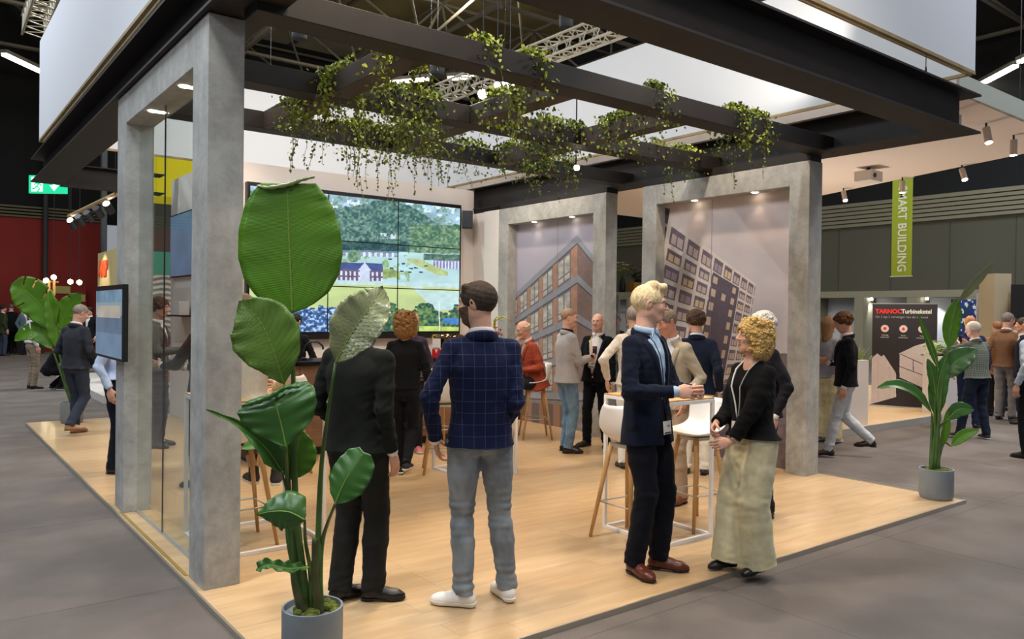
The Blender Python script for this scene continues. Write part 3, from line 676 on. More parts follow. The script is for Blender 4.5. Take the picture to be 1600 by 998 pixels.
def make_head(c, R, S, h, skin, face=1, neck_to=None, mouth=0, jaw=1.0, earr=1, field_only=0):
    """head + neck surface. c centre, R head axes (x right, y forward, z up)"""
    c = np.array(c, float); L = lambda x, y, z: c + R @ (np.array([x, y, z]) * S)
    f = Field(c - .17 * S - np.array([0, 0, .12 * S]), c + .17 * S, h)
    f.ell(L(0, -.018, .030), np.array([.074, .094, .084]) * S, R, 0)
    f.ell(L(0, .022, -.030), np.array([.058, .066, .080]) * S * np.array([jaw, 1, 1]), R, .05 * S)
    f.ell(L(0, .050, -.088), np.array([.026, .022, .020]) * S, R, .035 * S)
    f.cone(L(-.045, .0, -.055), L(-.022, .045, -.088), .020 * S, .014 * S, .03 * S); f.cone(L(.045, .0, -.055), L(.022, .045, -.088), .020 * S, .014 * S, .03 * S)
    if face:
        f.cone(L(-.032, .074, .026), L(.032, .074, .026), .011 * S, .011 * S, .02 * S)
        for sx in (-1, 1):
            f.ell(L(sx * .032, .086, .008), np.array([.017, .013, .012]) * S, R, .014 * S, 'sub')
            f.ell(L(sx * .036, .064, -.022), np.array([.022, .018, .018]) * S, R, .02 * S)
            f.ell(L(sx * .031, .074, .006), np.array([.0135, .0125, .0125]) * S, R, .006 * S)
            f.ell(L(sx * .011, .092, -.026), np.array([.009, .010, .008]) * S, R, .006 * S)
        f.cone(L(0, .084, .016), L(0, .106, -.022), .0085 * S, .012 * S, .014 * S)
        f.ell(L(0, .083, -.048), np.array([.022, .012, .0065]) * S, R, .005 * S); f.ell(L(0, .081, -.061), np.array([.019, .012, .0075]) * S, R, .005 * S)
        f.cone(L(-.018, .097, -.0545), L(.018, .097, -.0545), .0022 * S + mouth, .0022 * S + mouth, .004 * S, op='sub')
    if earr:
        for sx in (-1, 1):
            f.ell(L(sx * .078, -.012, -.002), np.array([.009, .019, .033]) * S, R @ rotx(-.2) @ roty(sx * .25), .008 * S)
            if face: f.ell(L(sx * .088, -.006, .002), np.array([.005, .009, .017]) * S, R @ rotx(-.2), .004 * S, 'sub')
    if neck_to is not None:
        n0 = L(0, -.028, -.055); f.cone(n0, neck_to, .054 * S, .060 * S, .03 * S)
        if face: f.ell(n0 * .5 + np.array(neck_to) * .5 + R @ np.array([0, .05, 0]) * S, np.array([.012, .012, .016]) * S, None, .02 * S)
    if field_only: return f
    V, F = f.mesh(); loc = ((V - c) @ R) / S; fc = loc[F].mean(1); mi = np.zeros(len(F), int)
    if face: mi[(np.abs(fc[:, 0]) < .023) & (fc[:, 2] < -.041) & (fc[:, 2] > -.069) & (fc[:, 1] > .082)] = 1
    return V, F, mi
def hair_mesh(style, c, R, S, h, seed=1):
    c = np.array(c, float); L = lambda x, y, z: c + R @ (np.array([x, y, z]) * S); r = random.Random(seed)
    big = style in ('curly', 'bob', 'long'); e = .26 if big else .16
    f = Field(c - e * S, c + e * S, h); fwd = R @ np.array([0, 1, 0]); up = R @ np.array([0, 0, 1])
    def cap(t, w=.0): f.ell(L(0, -.020, .034), np.array([.076 + t + w, .096 + t, .086 + t]) * S, R, 0)
    def cutface(y0=.045, z0=.045, slope=.8):
        # remove hair from the face: region in front of y0 and below z0
        f.ell(L(0, .115, -.035), np.array([.085, .088, .100]) * S, R, .01 * S, 'sub')
    if style in ('short', 'crop', 'side', 'wavy', 'quiff'):
        t = {'short': .010, 'crop': .005, 'side': .013, 'wavy': .020, 'quiff': .009}[style]; cap(t)
        if style == 'quiff':
            f.cone(L(-.035, .055, .105), L(.045, .075, .112), .024 * S, .024 * S, .03 * S); f.cone(L(-.03, .0, .12), L(.03, .02, .125), .03 * S, .026 * S, .03 * S)
        if style == 'side': f.cone(L(-.05, .04, .095), L(.03, .068, .105), .022 * S, .018 * S, .02 * S)
        if style == 'wavy':
            for i in range(46):
                a = r.uniform(0, 6.28); z = r.uniform(-.02, .1); q = math.sqrt(max(.02, 1 - ((z - .03) / .1) ** 2)); f.ell(L(math.cos(a) * .088 * q, -.02 + math.sin(a) * .108 * q, z), np.array([.02, .02, .016]) * S, None, .012 * S)
        cutface(); 
        f.half(L(0, -.1, -.062 if style == 'wavy' else -.055), -up + .0 * fwd)
        # keep below-ear front clear
        f.box(L(0, .05, -.075), np.array([.12, .060, .062]) * S, R, .005, .008, 'sub')
        f.box(L(0, -.028, -.085), np.array([.062, .055, .03]) * S, R, .02, .01, 'sub')
    elif style == 'fringe':                                   # bald on top, hair round the back and sides
        cap(.009); cutface(); f.box(L(0, .02, .115), np.array([.12, .14, .062]) * S, R, .02, .02, 'sub'); f.half(L(0, 0, -.05), -up)
        f.box(L(0, .06, -.05), np.array([.12, .07, .09]) * S, R, .005, .008, 'sub')
    elif style == 'stubble':
        cap(.0028); cutface(); f.half(L(0, 0, -.045), -up); f.box(L(0, .055, -.06), np.array([.12, .06, .07]) * S, R, .005, .008, 'sub')
    elif style == 'curly':
        cap(.028, .006)
        for i in range(420):
            a = r.uniform(0, 6.28); z = r.uniform(-.15, .13); q = math.sqrt(max(.05, 1 - (abs(z - .0) / .17) ** 2.4)); R_ = r.uniform(.007, .016)
            x, y = math.cos(a) * .122 * q, -.035 + math.sin(a) * .122 * q
            if y > .055 and z < .055: continue
            f.ell(L(x, y, z), np.array([R_, R_, R_ * .9]) * S, None, .006 * S)
        f.cone(L(0, -.05, 0), L(0, -.07, -.10), .095 * S, .075 * S, .05 * S)
        for sx in (-1, 1): f.cone(L(sx * .085, -.02, .0), L(sx * .092, -.02, -.11), .034 * S, .030 * S, .03 * S)
        f.ell(L(0, .115, -.045), np.array([.066, .098, .105]) * S, R, .008 * S, 'sub'); f.ell(L(0, .03, -.13), np.array([.055, .07, .07]) * S, R, .01, 'sub')
    elif style in ('bob', 'long'):
        cap(.014, .004); lo = -.10 if style == 'bob' else -.20
        f.cone(L(0, -.05, 0), L(0, -.06, lo), .088 * S, .070 * S, .04 * S)
        f.ell(L(0, .115, -.045), np.array([.066, .090, .110]) * S, R, .008 * S, 'sub'); f.ell(L(0, .02, -.13), np.array([.052, .07, .07]) * S, R, .01, 'sub')
    if style == 'curly' or style == 'wavy':
        X, Y, Z = f.ax[0][:, None, None], f.ax[1][None, :, None], f.ax[2][None, None, :]; q = 210 / S
        f.D += (.0065 * S * np.sin(X * q + 1.4 * np.sin(Z * q * .5) + seed) * np.sin(Y * q + 1.2 * np.sin(X * q * .6)) * np.sin(Z * q + 1.5 * np.sin(Y * q * .55))).astype(np.float32)
    else: f.wobble((.0020 if big else .0012) * S, 230 / S, seed)
    if 0: f.wobble(0, 230 / S, seed); f.wobble((.0010 if big else .0020) * S, (80 if big else 120) / S, seed + 3)
    return f.mesh()
def hand_pts(w, d, n, side, S, curl=.5, spread=.1, thumb=.5, fist=None):
    """finger chains of a hand at wrist w, pointing d, palm facing n. side +1 right, -1 left"""
    w = np.array(w, float); d = Vn(d); n = np.array(n, float); n = Vn(n - n.dot(d) * d); t = np.cross(d, n) * side    # t: towards the thumb for this hand
    t = Vn(t); out = []; k = .085 * S
    lens = [(.043, .026, .021), (.047, .030, .022), (.043, .028, .021), (.034, .021, .018)]
    for i, ln in enumerate(lens):
        off = (.030 - .0195 * i) * S; base = w + d * (k * (1 - .03 * abs(i - 1))) + t * off; ang = curl * (.55 + .08 * i); p = base; pts = [w + d * .035 * S + t * off * .8, base]
        sd = Vn(d + t * spread * (1 - i * .66))
        for j, l in enumerate(ln):
            a = ang * (j + .8); q = sd * math.cos(a) + n * math.sin(a); p = p + q * l * S; pts.append(p)
        out.append((pts, np.array([.0095, .0092, .0085, .0078, .0068]) * S))
    b = w + d * .028 * S + t * .026 * S + n * .006 * S
    q = Vn(d * .65 + t * (.75 - .4 * thumb) + n * (.25 + .5 * thumb)); p1 = b + q * .038 * S; q2 = Vn(d * .9 + t * (.25 - .35 * thumb) + n * (.3 + .4 * thumb)); p2 = p1 + q2 * .030 * S; p3 = p2 + Vn(q2 + n * .2 - t * .2 * thumb) * .024 * S
    out.append(([b, p1, p2, p3], np.array([.014, .0115, .010, .008]) * S)); return out, w, d, n, t
def hand_mesh(w, d, n, side, S, h, **kw):
    ch, w, d, n, t = hand_pts(w, d, n, side, S, **kw)
    allp = np.concatenate([np.array(p) for p, _ in ch] + [np.array([w - d * .06 * S])]); f = Field(allp.min(0) - .035, allp.max(0) + .035, h)
    f.cone(w - d * .055 * S, w + d * .012 * S, .027 * S, .025 * S, .01, n, .72)
    R = np.stack([t, n, d], 1); f.ell(w + d * .052 * S - t * .001 * S, np.array([.041, .0165, .048]) * S, R, .014 * S)
    for p, r in ch: f.chain(p, r, .004 * S)
    return f.mesh()
def shoe_meshes(a, yaw, pitch, S, h, kind='dress', width=1.0):
    """a: ankle joint; returns upper and sole meshes. yaw: toe direction angle in local frame (0=+y, + towards +x)"""
    dirf = np.array([math.sin(yaw), math.cos(yaw), 0]); side = np.array([dirf[1], -dirf[0], 0]); up = np.array([0, 0, 1.])
    c, s_ = math.cos(pitch), math.sin(pitch); d2 = dirf * c - up * s_; u2 = up * c + dirf * s_; R = np.stack([side, d2, u2], 1); a = np.array(a, float)
    L = lambda x, y, z: a + R @ (np.array([x, y, z]) * S)
    zs = -.088
    hi = kind in ('sneaker', 'boot'); parts = []
    allc = np.array([L(x, y, z) for x in (-.06, .06) for y in (-.09, .23) for z in (-.10, .06)]); f = Field(allc.min(0) - .01, allc.max(0) + .01, h)
    w = width; toe = .195 if kind != 'sneaker' else .185
    f.cone(L(0, -.035, zs + .038), L(0, .07, zs + .036), .036 * S, .040 * S * w, .02, u2, .95)
    f.cone(L(0, .06, zs + .030), L(0, .13, zs + .026), .041 * S * w, .043 * S * w, .02, u2, .75)
    f.cone(L(0, .12, zs + .024), L(-.0, toe - .03, zs + .020), .042 * S * w, (.026 if kind == 'dress' else .036) * S, .02, u2, .70)
    f.cone(L(0, -.012, zs + .05), L(0, .035, zs + .055), .036 * S, .033 * S, .02)
    f.cone(L(0, -.015, zs + .05), L(0, -.012, .018 if hi else -.012), .037 * S, .037 * S, .02)
    f.half(L(0, 0, zs + .012), -u2)
    if hi: f.ell(L(0, .0, .045), np.array([.028, .03, .04]) * S, R, .003, 'sub')
    up_ = f.mesh()
    g = Field(allc.min(0) - .01, allc.max(0) + .01, h); t = .012 if kind == 'dress' else .018
    g.cone(L(0, -.04, zs + .02), L(0, .07, zs + .02), .037 * S, .038 * S * w, .02); g.cone(L(0, .06, zs + .02), L(0, .13, zs + .02), .038 * S * w, .045 * S * w, .02); g.cone(L(0, .12, zs + .02), L(0, toe - .03, zs + .02), .045 * S * w, (.030 if kind == 'dress' else .040) * S, .02)
    g.half(L(0, 0, zs), -u2); g.half(L(0, 0, zs + t + (.004 if kind != 'dress' else 0)), u2)
    if kind == 'dress': g.box(L(0, .045, zs), np.array([.06, .038, .007]) * S, R, .001, .001, 'sub')
    return up_, g.mesh()
def person(pos, face, H=1.8, lod=1, skin='#c99a80', z0=.03, lean=0, leanx=0, twist=0, head=(0, 0, 0), hair=('short', '#3a2c22'), legs=None, arms=None, seat=None, girth=1.0, shoulders=1.0,
           top=None, trousers=None, shirt=None, shoes=('dress', '#1a1615', '#0c0a09'), fem=0, mouth=0, beard=None, eyes=1, vneck=.30, label='', group=None, hem=None, vent=0, collar=1, jaw=1.0, browc=None, extra=None, seed=1, neckf=.0, lean_out=0):
    """face: degrees in the camera's ground frame, 0 = away from the camera, 90 = to picture right, 180 = towards it"""
    S = H / 1.80; fa = rad(face); fwd = CAMR[:2, 2] * math.cos(fa) + CAMR[:2, 0] * math.sin(fa); rz = math.atan2(-fwd[0], fwd[1])
    h1 = {0: .0045, 1: .007, 2: .010, 3: .014}[lod]; hb = {0: .008, 1: .010, 2: .014, 3: .02}[lod]; hh = {0: .0026, 1: .0042, 2: .006, 3: .010}[lod]; hhand = {0: .0028, 1: .004, 2: .005, 3: .008}[lod]
    pel = np.array([0, 0, (seat if seat else .945 * S) - 0]); 
    T = rotz(-rad(twist)) @ roty(rad(leanx)) @ rotx(-rad(lean))
    tp = lambda x, y, z: pel + T @ (np.array([x, y, z]) * S)
    sw = .172 * shoulders * (.92 if fem else 1)
    neck = tp(0, -.005 + neckf * .4, .56); hy, hp, hr = [rad(a) for a in head]
    HR = rotz(-rad(twist)) @ rotz(-hy) @ roty(hr) @ rotx(-hp - rad(lean) * .35); hc = neck + T @ np.array([0, .0 + neckf, .07]) * S + HR @ np.array([0, .028, .105]) * S
    legs = legs or {}; L = {}
    dl = {'r': dict(a=(.10, 0, .09), yaw=8, pitch=0, hint=(0, 1, 0)), 'l': dict(a=(-.10, 0, .09), yaw=-8, pitch=0, hint=(0, 1, 0))}
    for k in 'rl':
        q = dict(dl[k]); q.update(legs.get(k, {})); sx = 1 if k == 'r' else -1
        hip = pel + np.array([sx * .088, 0, -.02]) * S; an = np.array(q['a'], float) * np.array([S, S, 1 if seat else S]); kn, an = ik(hip, an, .418 * S, .422 * S, q['hint']); L[k] = (hip, kn, an, rad(q['yaw']), rad(q['pitch']))
    arms = arms or {}; A = {}
    da = {'r': dict(w=(.25, .02, .93), hint=(.3, -1, 0), d=(0, .15, -1), n=(-1, .1, 0), curl=.55), 'l': dict(w=(-.25, .02, .93), hint=(-.3, -1, 0), d=(0, .15, -1), n=(1, .1, 0), curl=.55)}
    for k in 'rl':
        q = dict(da[k]); q.update(arms.get(k, {})); sx = 1 if k == 'r' else -1
        sh = tp(sx * sw, -.004, .482); wr = np.array(q['w'], float) * S; el, wr = ik(sh, wr, .295 * S, .255 * S, q['hint']); A[k] = (sh, el, wr, q)
    # ---- body ----
    allp = np.array([p for k in 'rl' for p in (*L[k][:3], *A[k][:3])] + [neck, hc]); lo = allp.min(0) - .22; hi = allp.max(0) + .22; lo[2] = max(lo[2] + .12, -.02)
    f = Field(lo, hi, hb); g = girth
    f.sections(pel, T, [(-.10 * S, .10 * S, .075 * S), (-.02 * S, .150 * S * g, .098 * S * g), (.10 * S, .130 * S * g, .090 * S * g), (.25 * S, .140 * S, .098 * S * g), (.42 * S, .138 * S * shoulders, .090 * S), (.49 * S, .105 * S, .062 * S), (.55 * S, .06 * S, .05 * S)], 0, 2.2)
    f.cone(neck - T @ np.array([0, 0, .06 * S]), neck + T @ np.array([0, .01, .05 * S]), .058 * S, .050 * S, .03)
    for k in 'rl':
        hip, kn, an, yw, pt = L[k]; f.cone(hip, kn, .070 * S, .042 * S, .04); f.cone(kn, an, .042 * S, .030 * S, .02)
        dirf = np.array([math.sin(yw), math.cos(yw), 0]); f.cone(an + np.array([0, 0, -.04 * S]), an + dirf * .10 * S + np.array([0, 0, -.05 * S]), .030 * S, .025 * S, .02)
        sh, el, wr, q = A[k]; f.cone(sh, el, .034 * S, .028 * S, .02); f.cone(el, wr, .028 * S, .022 * S, .015)
    bm = f.mesh(); hm = make_head(hc, HR, S, hh, skin, face=lod <= 2, neck_to=neck - T @ np.array([0, 0, .02 * S]), mouth=mouth, jaw=jaw, earr=lod <= 2)
    parts = [bm, (hm[0], hm[1])]
    for k in 'rl':
        q = A[k][3]
        if q.get('hide'): continue
        parts.append(hand_mesh(A[k][2] + Vn(q['d']) * .012 * S, q['d'], q['n'], 1 if k == 'r' else -1, S * (.93 if fem else 1), hhand, curl=q.get('curl', .5), thumb=q.get('thumb', .5), spread=q.get('spread', .06)))
    V, F = join(parts); mi = np.zeros(len(F), int); nb = len(bm[1]); mi[nb:nb + len(hm[2])] = hm[2]
    sk = skinmat(skin); lipc = '#b87a6c' if not fem else '#b05c58'
    body = obj_from('person', V, F, [sk, skinmat(lipc)], None, mi); body.location = (pos[0], pos[1], z0); body.rotation_euler = (0, 0, rz)
    tag(body, label, 'person', group)
    HL = lambda x, y, z: hc + HR @ (np.array([x, y, z]) * S)
    # ---- face details ----
    if eyes and lod <= 1:
        for sx in (-1, 1):
            e = MB(); e.ball((0, 0, 0), (.0115 * S, .0115 * S, .0068 * S), 12, 8); c_ = HL(sx * .031, .0775, .006)
            o = e.build('eye', [mat('eye_white', '#cfc3b8', .3)], body, True); o.location = c_
            i_ = MB(); i_.ball((0, 0, 0), (.0060 * S, .0056 * S, .0055 * S), 10, 6); o2 = i_.build('iris', mat('iris', '#2c221c', .15), o, True); o2.location = (HR @ np.array([0, .0068, 0])) * S
            b = MB(); b.tube([HL(sx * .014, .0905, .026), HL(sx * .03, .0890, .031), HL(sx * .047, .0760, .026)], [.0022 * S, .0038 * S, .0018 * S], 6)
            b.build('eyebrow', hairmat(browc or hair[1]), body, True)
    if hair and hair[0] != 'bald':
        hv, hf = hair_mesh(hair[0], hc, HR, S, hh * (1.1 if lod else 1.15), seed)
        if len(hf): obj_from('hair', hv, hf, [hairmat(hair[1])], body)
    if beard:
        f = make_head(hc, HR, S, hh, skin, face=1, neck_to=neck, jaw=jaw, earr=0, field_only=1); f.D -= .0042 * S
        f.ell(HL(0, .112, .016), np.array([.050, .060, .055]) * S, HR, .006, 'sub'); f.half(HL(0, 0, -.004), HR @ np.array([0, .12, 1.])); f.half(HL(0, .020, 0), HR @ np.array([0, -1, -.1])); f.ell(HL(0, .100, -.0545), np.array([.021, .03, .0095]) * S, HR, .002, 'sub')
        f.ell(HL(0, .118, -.030), np.array([.016, .026, .012]) * S, HR, .002, 'sub'); f.half(HL(0, 0, -.128), HR @ np.array([0, -.25, -1.]))
        f.wobble(.0012, 190, 4); bv, bf = f.mesh(); obj_from('beard', bv, bf, [hairmat(beard)], body)
    # ---- clothing ----
    def leg_field(c, spec):
        rr = spec.get('r', (.094, .066, .058)); hemz = spec.get('len', .0); f = Field(lo - .04, np.array([hi[0], hi[1], max(pel[2] + .20 * S, L['r'][1][2] + .2, L['l'][1][2] + .2)]), h1 * 1.15)
        f.sections(pel, T, [(-.095 * S, .12 * S * g, .095 * S), (-.04 * S, .160 * S * g, .118 * S * g), (.03 * S, .164 * S * g, .116 * S * g), (.11 * S, .150 * S * g, .108 * S * g)] if not seat else [(-.10 * S, .150 * S * g, .11 * S), (-.02 * S, .170 * S * g, .125 * S * g), (.08 * S, .155 * S * g, .112 * S * g)], 0, 2.2)
        for k in 'rl':
            hip, kn, an, yw, pt = L[k]; sx = 1 if k == 'r' else -1; th = hip + np.array([sx * .004, 0, -.02]) * S; endp = an + (kn - an) * (hemz) + (an - kn) / np.linalg.norm(an - kn) * (.030 if hemz == 0 else 0) * S
            mid = th * .55 + kn * .45
            f.push(); f.cone(th, mid, rr[0] * S * (1 + (g - 1) * .6), (rr[0] * .55 + rr[1] * .45) * S * 1.02, .035); f.cone(mid, kn, (rr[0] * .55 + rr[1] * .45) * S * 1.02, rr[1] * S, .02)
            calf = kn * .6 + an * .4; f.cone(kn, calf, rr[1] * S, (rr[1] * .98 + .002) * S, .012); f.cone(calf, endp, rr[1] * .99 * S, rr[2] * S, .012)
            ax = Vn(an - kn); e1 = Vn(np.cross(ax, [0.3, 1, 0])); f.box(endp + ax * (.10 + .001) * S, np.array([.16, .16, .10]) * S, np.stack([np.cross(e1, ax), e1, ax], 1), .002, .002, 'sub')
            f.pop(.03)
        wob = [(L[k][1], .13 * S, 1.0) for k in 'rl'] + [(L[k][2], .12 * S, 1.3) for k in 'rl'] + [(pel + np.array([0, 0, -.08]), .16 * S, .8)]
        f.wobble(spec.get('fold', .006), 55, seed, (.35, .35, 1), wob); f.wobble(.003, 30, seed + 1)
        return f
    trousers = trousers or dict(c='#22242a')
    f = leg_field(None, trousers); v_, f_ = f.mesh(); tm = trousers.get('m') or cloth(trousers['c'], trousers.get('bump', .3)); obj_from('trousers', v_, f_, [tm], body)
    for k in 'rl':
        hip, kn, an, yw, pt = L[k]; (uv, uf), (sv, sf) = shoe_meshes(an, yw, pt, S * (.93 if fem else 1), {0: .0032, 1: .0045, 2: .006, 3: .009}[lod], shoes[0], .9 if fem else 1.0)
        so = obj_from('shoe', uv, uf, [mat('shoe_' + shoes[1].strip('#'), shoes[1], .35 if shoes[0] == 'dress' else .7, spec=.5)], body); obj_from('sole', sv, sf, [mat('sole_' + shoes[2].strip('#'), shoes[2], .6)], so)
        if shoes[0] == 'sneaker' and lod <= 1:
            dirf = np.array([math.sin(yw), math.cos(yw), 0]); side = np.array([dirf[1], -dirf[0], 0]); q = MB()
            for j in range(5):
                c_ = an + dirf * (.055 + .018 * j) * S + np.array([0, 0, -.012 - .0085 * j]) * S; q.tube([c_ - side * .022 * S - np.array([0, 0, .008]), c_ + np.array([0, 0, .002]), c_ + side * .022 * S - np.array([0, 0, .008])], .003, 5)
            q.build('lace', mat('lace', '#e9e7e2', .8), so, True)
    top = top or dict(kind='jacket', c='#20242c'); tc = top['c']; tmat = top.get('m') or cloth(tc, top.get('bump', .3))
    kind = top['kind']; t_ = dict(jacket=.026, knit=.018, shirt=.014, coat=.030)[kind] * S
    hz = top.get('hem', {'jacket': -.16, 'knit': .02, 'shirt': .06, 'coat': -.2}[kind]) * S
    zlo = min(pel[2] + hz - .12, A['r'][2][2] - .08, A['l'][2][2] - .08); f = Field(np.array([lo[0] + .04, lo[1] + .04, zlo]), np.array([hi[0], hi[1], max(neck[2] + .10, A['r'][1][2] + .1, A['l'][1][2] + .1, A['r'][2][2] + .1)]), h1)
    fl_ = top.get('flare', .01) * S; bl = top.get('belly', 0) * S
    secs = [(hz - .0, .165 * S * g + t_ + fl_, .112 * S * g + t_ + fl_ * .8 + bl * .6, bl * .3), (max(hz + .02, .0 * S), .158 * S * g + t_ * .8 + fl_ * .6, .110 * S * g + t_ * .8 + bl * .8, bl * .4), (.14 * S, .138 * S * g + t_ * .8, .098 * S * g + t_ + bl, bl * .5), (.28 * S, .150 * S * (g * .5 + .5) + t_, .106 * S * (g * .6 + .4) + t_ + bl * .4, bl * .2),
            (.40 * S, .163 * S * shoulders + t_, .108 * S + t_ * .8 + (.012 * S if fem else 0), .012 * S if fem else 0), (.47 * S, .150 * S * shoulders + t_ * .6, .088 * S + t_ * .6), (.515 * S, .105 * S * shoulders + t_ * .4, .068 * S + t_ * .4), (.555 * S, .066 * S + t_ * .2, .058 * S + t_ * .2)]
    if hz > .13 * S: secs = [secs[0]] + secs[3:]
    f.sections(pel, T, sorted(secs), 0, 2.25)
    for k in 'rl':
        sh, el, wr, q = A[k]; sx = 1 if k == 'r' else -1; r0 = top.get('sleeve', (.057, .051, .038)); d_ = Vn(wr - el); sl = top.get('slen', 1.0)
        s0 = sh + T @ np.array([-sx * .012, 0, -.004]) * S; f.cone(tp(sx * .045, -.004, .520), tp(sx * sw * .93, -.006, .494), .040 * S, .040 * S + t_ * .3, .03); f.push(); f.cone(s0, sh * .4 + el * .6, r0[0] * S * (1 if not fem else .9), r0[1] * 1.02 * S, .035); f.cone(sh * .4 + el * .6, el, r0[1] * 1.02 * S, r0[1] * S, .012)
        e2 = el + (wr - el) * sl; f.cone(el, e2, r0[1] * S, r0[2] * S, .012); e1 = Vn(np.cross(d_, [.2, .3, 1])); f.box(e2 + d_ * .05 * S, np.array([.08, .08, .05]) * S, np.stack([e1, np.cross(d_, e1), d_], 1), .002, .001, 'sub'); f.pop(.022)
    wob = [(A[k][1], .11 * S, 1.2) for k in 'rl'] + [(A[k][1] * .4 + A[k][2] * .6, .10 * S, .7) for k in 'rl'] + [(A[k][0] + T @ np.array([0, 0, -.09]) * S, .10 * S, .8) for k in 'rl']
    f.wobble(top.get('fold', .006), 62, seed + 5, (.5, .5, 1), wob); f.wobble(.0035, 22, seed + 8)
    Y = lambda x, y, z: pel + T @ (np.array([x, y, z]) * S)
    if kind in ('jacket', 'coat'):
        # V opening down the front as far as the button, open wedge below
        vb = top.get('vb', .18); vw = top.get('vw', .075); R2 = T
        for i in range(9):
            u_ = i / 8; z = .57 - (.57 - vb) * u_; wd = vw * (1 - u_) ** .8 + .004; f.cone(Y(-wd + .004, .21, z), Y(wd - .004, .21, z), .032 * S, .032 * S, 0, None, 1, 'sub') if False else f.box(Y(0, .16, z), np.array([wd, .10 if z > .50 else .0985, .034]) * S, T, .004, .012 * S, 'sub')
        if not top.get('closed'):
            for i in range(7):
                u_ = i / 6; z = vb - (vb + .2) * u_; wd = .006 + top.get('open', .05) * u_ ** 1.4; f.box(Y(0, .19, z), np.array([wd, .09, .035]) * S, T, .003, .006 * S, 'sub')
        if vent:
            for sx in ((-1, 1) if vent == 2 else (0,)): f.box(Y(sx * .105, -.14, hz / S + .08), np.array([.004, .09, .10]) * S, T, .001, 0, 'sub')
        f.ell(Y(0, .03, .60), np.array([.066, .078, .05]) * S, T, .004, 'sub')
    elif kind == 'knit':
        f.ell(Y(0, .045, .60), np.array([.070, .088, .062 + top.get('vdepth', 0)]) * S, T, .006, 'sub')
    else:
        f.ell(Y(0, .02, .62), np.array([.055, .065, .055]) * S, T, .004, 'sub')
    tv, tf = f.mesh(); tmi = None; garment = obj_from({'jacket': 'jacket', 'coat': 'coat', 'knit': 'sweater', 'shirt': 'shirt'}[kind], tv, tf, [tmat], body)
    if kind in ('jacket', 'coat') and lod <= 1:
        # lapels and collar laid on the cloth
        q = MB(); vw = top.get('vw', .075); vb = top.get('vb', .18)
        def front_y(x, z):
            i = np.interp; zz = z * S; s2 = np.array(sorted([list(r) + [0] * (5 - len(r)) for r in secs])); a = i(zz, s2[:, 0], s2[:, 1]); b = i(zz, s2[:, 0], s2[:, 2]); cy = i(zz, s2[:, 0], s2[:, 3]); return (cy + b * max(0, 1 - abs(x * S / a) ** 2.25) ** (1 / 2.25)) / S + .006
        for sx in (-1, 1):
            rows = []
            for i in range(11):
                u_ = i / 10; z = .525 - (.525 - vb) * u_; xi = vw * (1 - u_) ** .8 + .004; wd = (.018 + .030 * (1 - abs(u_ - .25) * 1.2)) * (1 if i < 10 else .1) * (1 - u_ ** 3 * .7)
                rows.append([Y(sx * (xi - .002), front_y(xi, z) + .001, z), Y(sx * (xi + wd * .5), front_y(xi + wd * .5, z) + .004, z), Y(sx * (xi + wd), front_y(xi + wd, z) - .0015, z + (.0 if i else -.0))])
            q.grid(rows)
        o = q.build('lapel', tmat, garment, True); sm = o.modifiers.new('thick', 'SOLIDIFY'); sm.thickness = .004
    sc = (shirt or {}).get('c', '#e8e8e8') if isinstance(shirt, dict) else (shirt or '#e9e7e4'); smat = cloth(sc, .1, .1, .7)
    if kind in ('jacket', 'coat') or collar:
        f = Field(neck - .34 * S, neck + .16 * S, h1)
        if kind in ('jacket', 'coat'):
            f2 = Field(np.array([lo[0] + .04, lo[1] + .04, zlo]), f.ax and np.array([hi[0], hi[1], max(neck[2] + .10, A['r'][2][2] + .1, A['l'][2][2] + .1)]), h1 * 1.2); ts = .010 * S
            f2.sections(pel, T, [(max(-.06 * S, hz + .05 * S), .15 * S * g + ts, .105 * S * g + ts + bl * .6, bl * .3), (.14 * S, .130 * S * g + ts, .095 * S * g + ts + bl, bl * .5), (.28 * S, .140 * S + ts, .103 * S * (g * .6 + .4) + ts + bl * .4, bl * .2), (.42 * S, .150 * S * shoulders, .100 * S + ts * .7), (.50 * S, .120 * S, .072 * S + ts * .6), (.56 * S, .064 * S, .060 * S)], 0, 2.2)
            for k in 'rl':
                sh, el, wr, q = A[k]; d_ = Vn(wr - el); f2.cone(wr - d_ * .06 * S, wr + d_ * .008 * S, .036 * S, .034 * S, 0)
            f2.wobble(.003, 50, 9); sv_, sf_ = f2.mesh(); shirt_o = obj_from('shirt', sv_, sf_, [smat], body)
        if collar:
            f = Field(neck - .13 * S, neck + .15 * S, h1 * .8 if lod else .0036); cN = neck + T @ np.array([0, .008, .018]) * S; N = 42
            ring_ = [cN + T @ np.array([math.sin(2 * math.pi * i / N) * .066, -math.cos(2 * math.pi * i / N) * .066, -.026 * (1 - math.cos(2 * math.pi * i / N)) * .5 + .012]) * S for i in range(N + 1)]
            for i in range(N):
                if 19 <= i <= 22: continue
                f.cone(ring_[i], ring_[i + 1], .0085 * S, .0085 * S, .004, T @ np.array([0, 0, 1.]), 2.2)
            for sx in (-1, 1): f.cone(cN + T @ np.array([sx * .020, .062, .0]) * S, cN + T @ np.array([sx * .046, .072, -.046]) * S, .0065 * S, .004 * S, .006, T @ np.array([1., 0, 0]), 1.5)
            cv, cf = f.mesh(); obj_from('collar', cv, cf, [smat if kind in ('jacket', 'coat') else tmat], body)
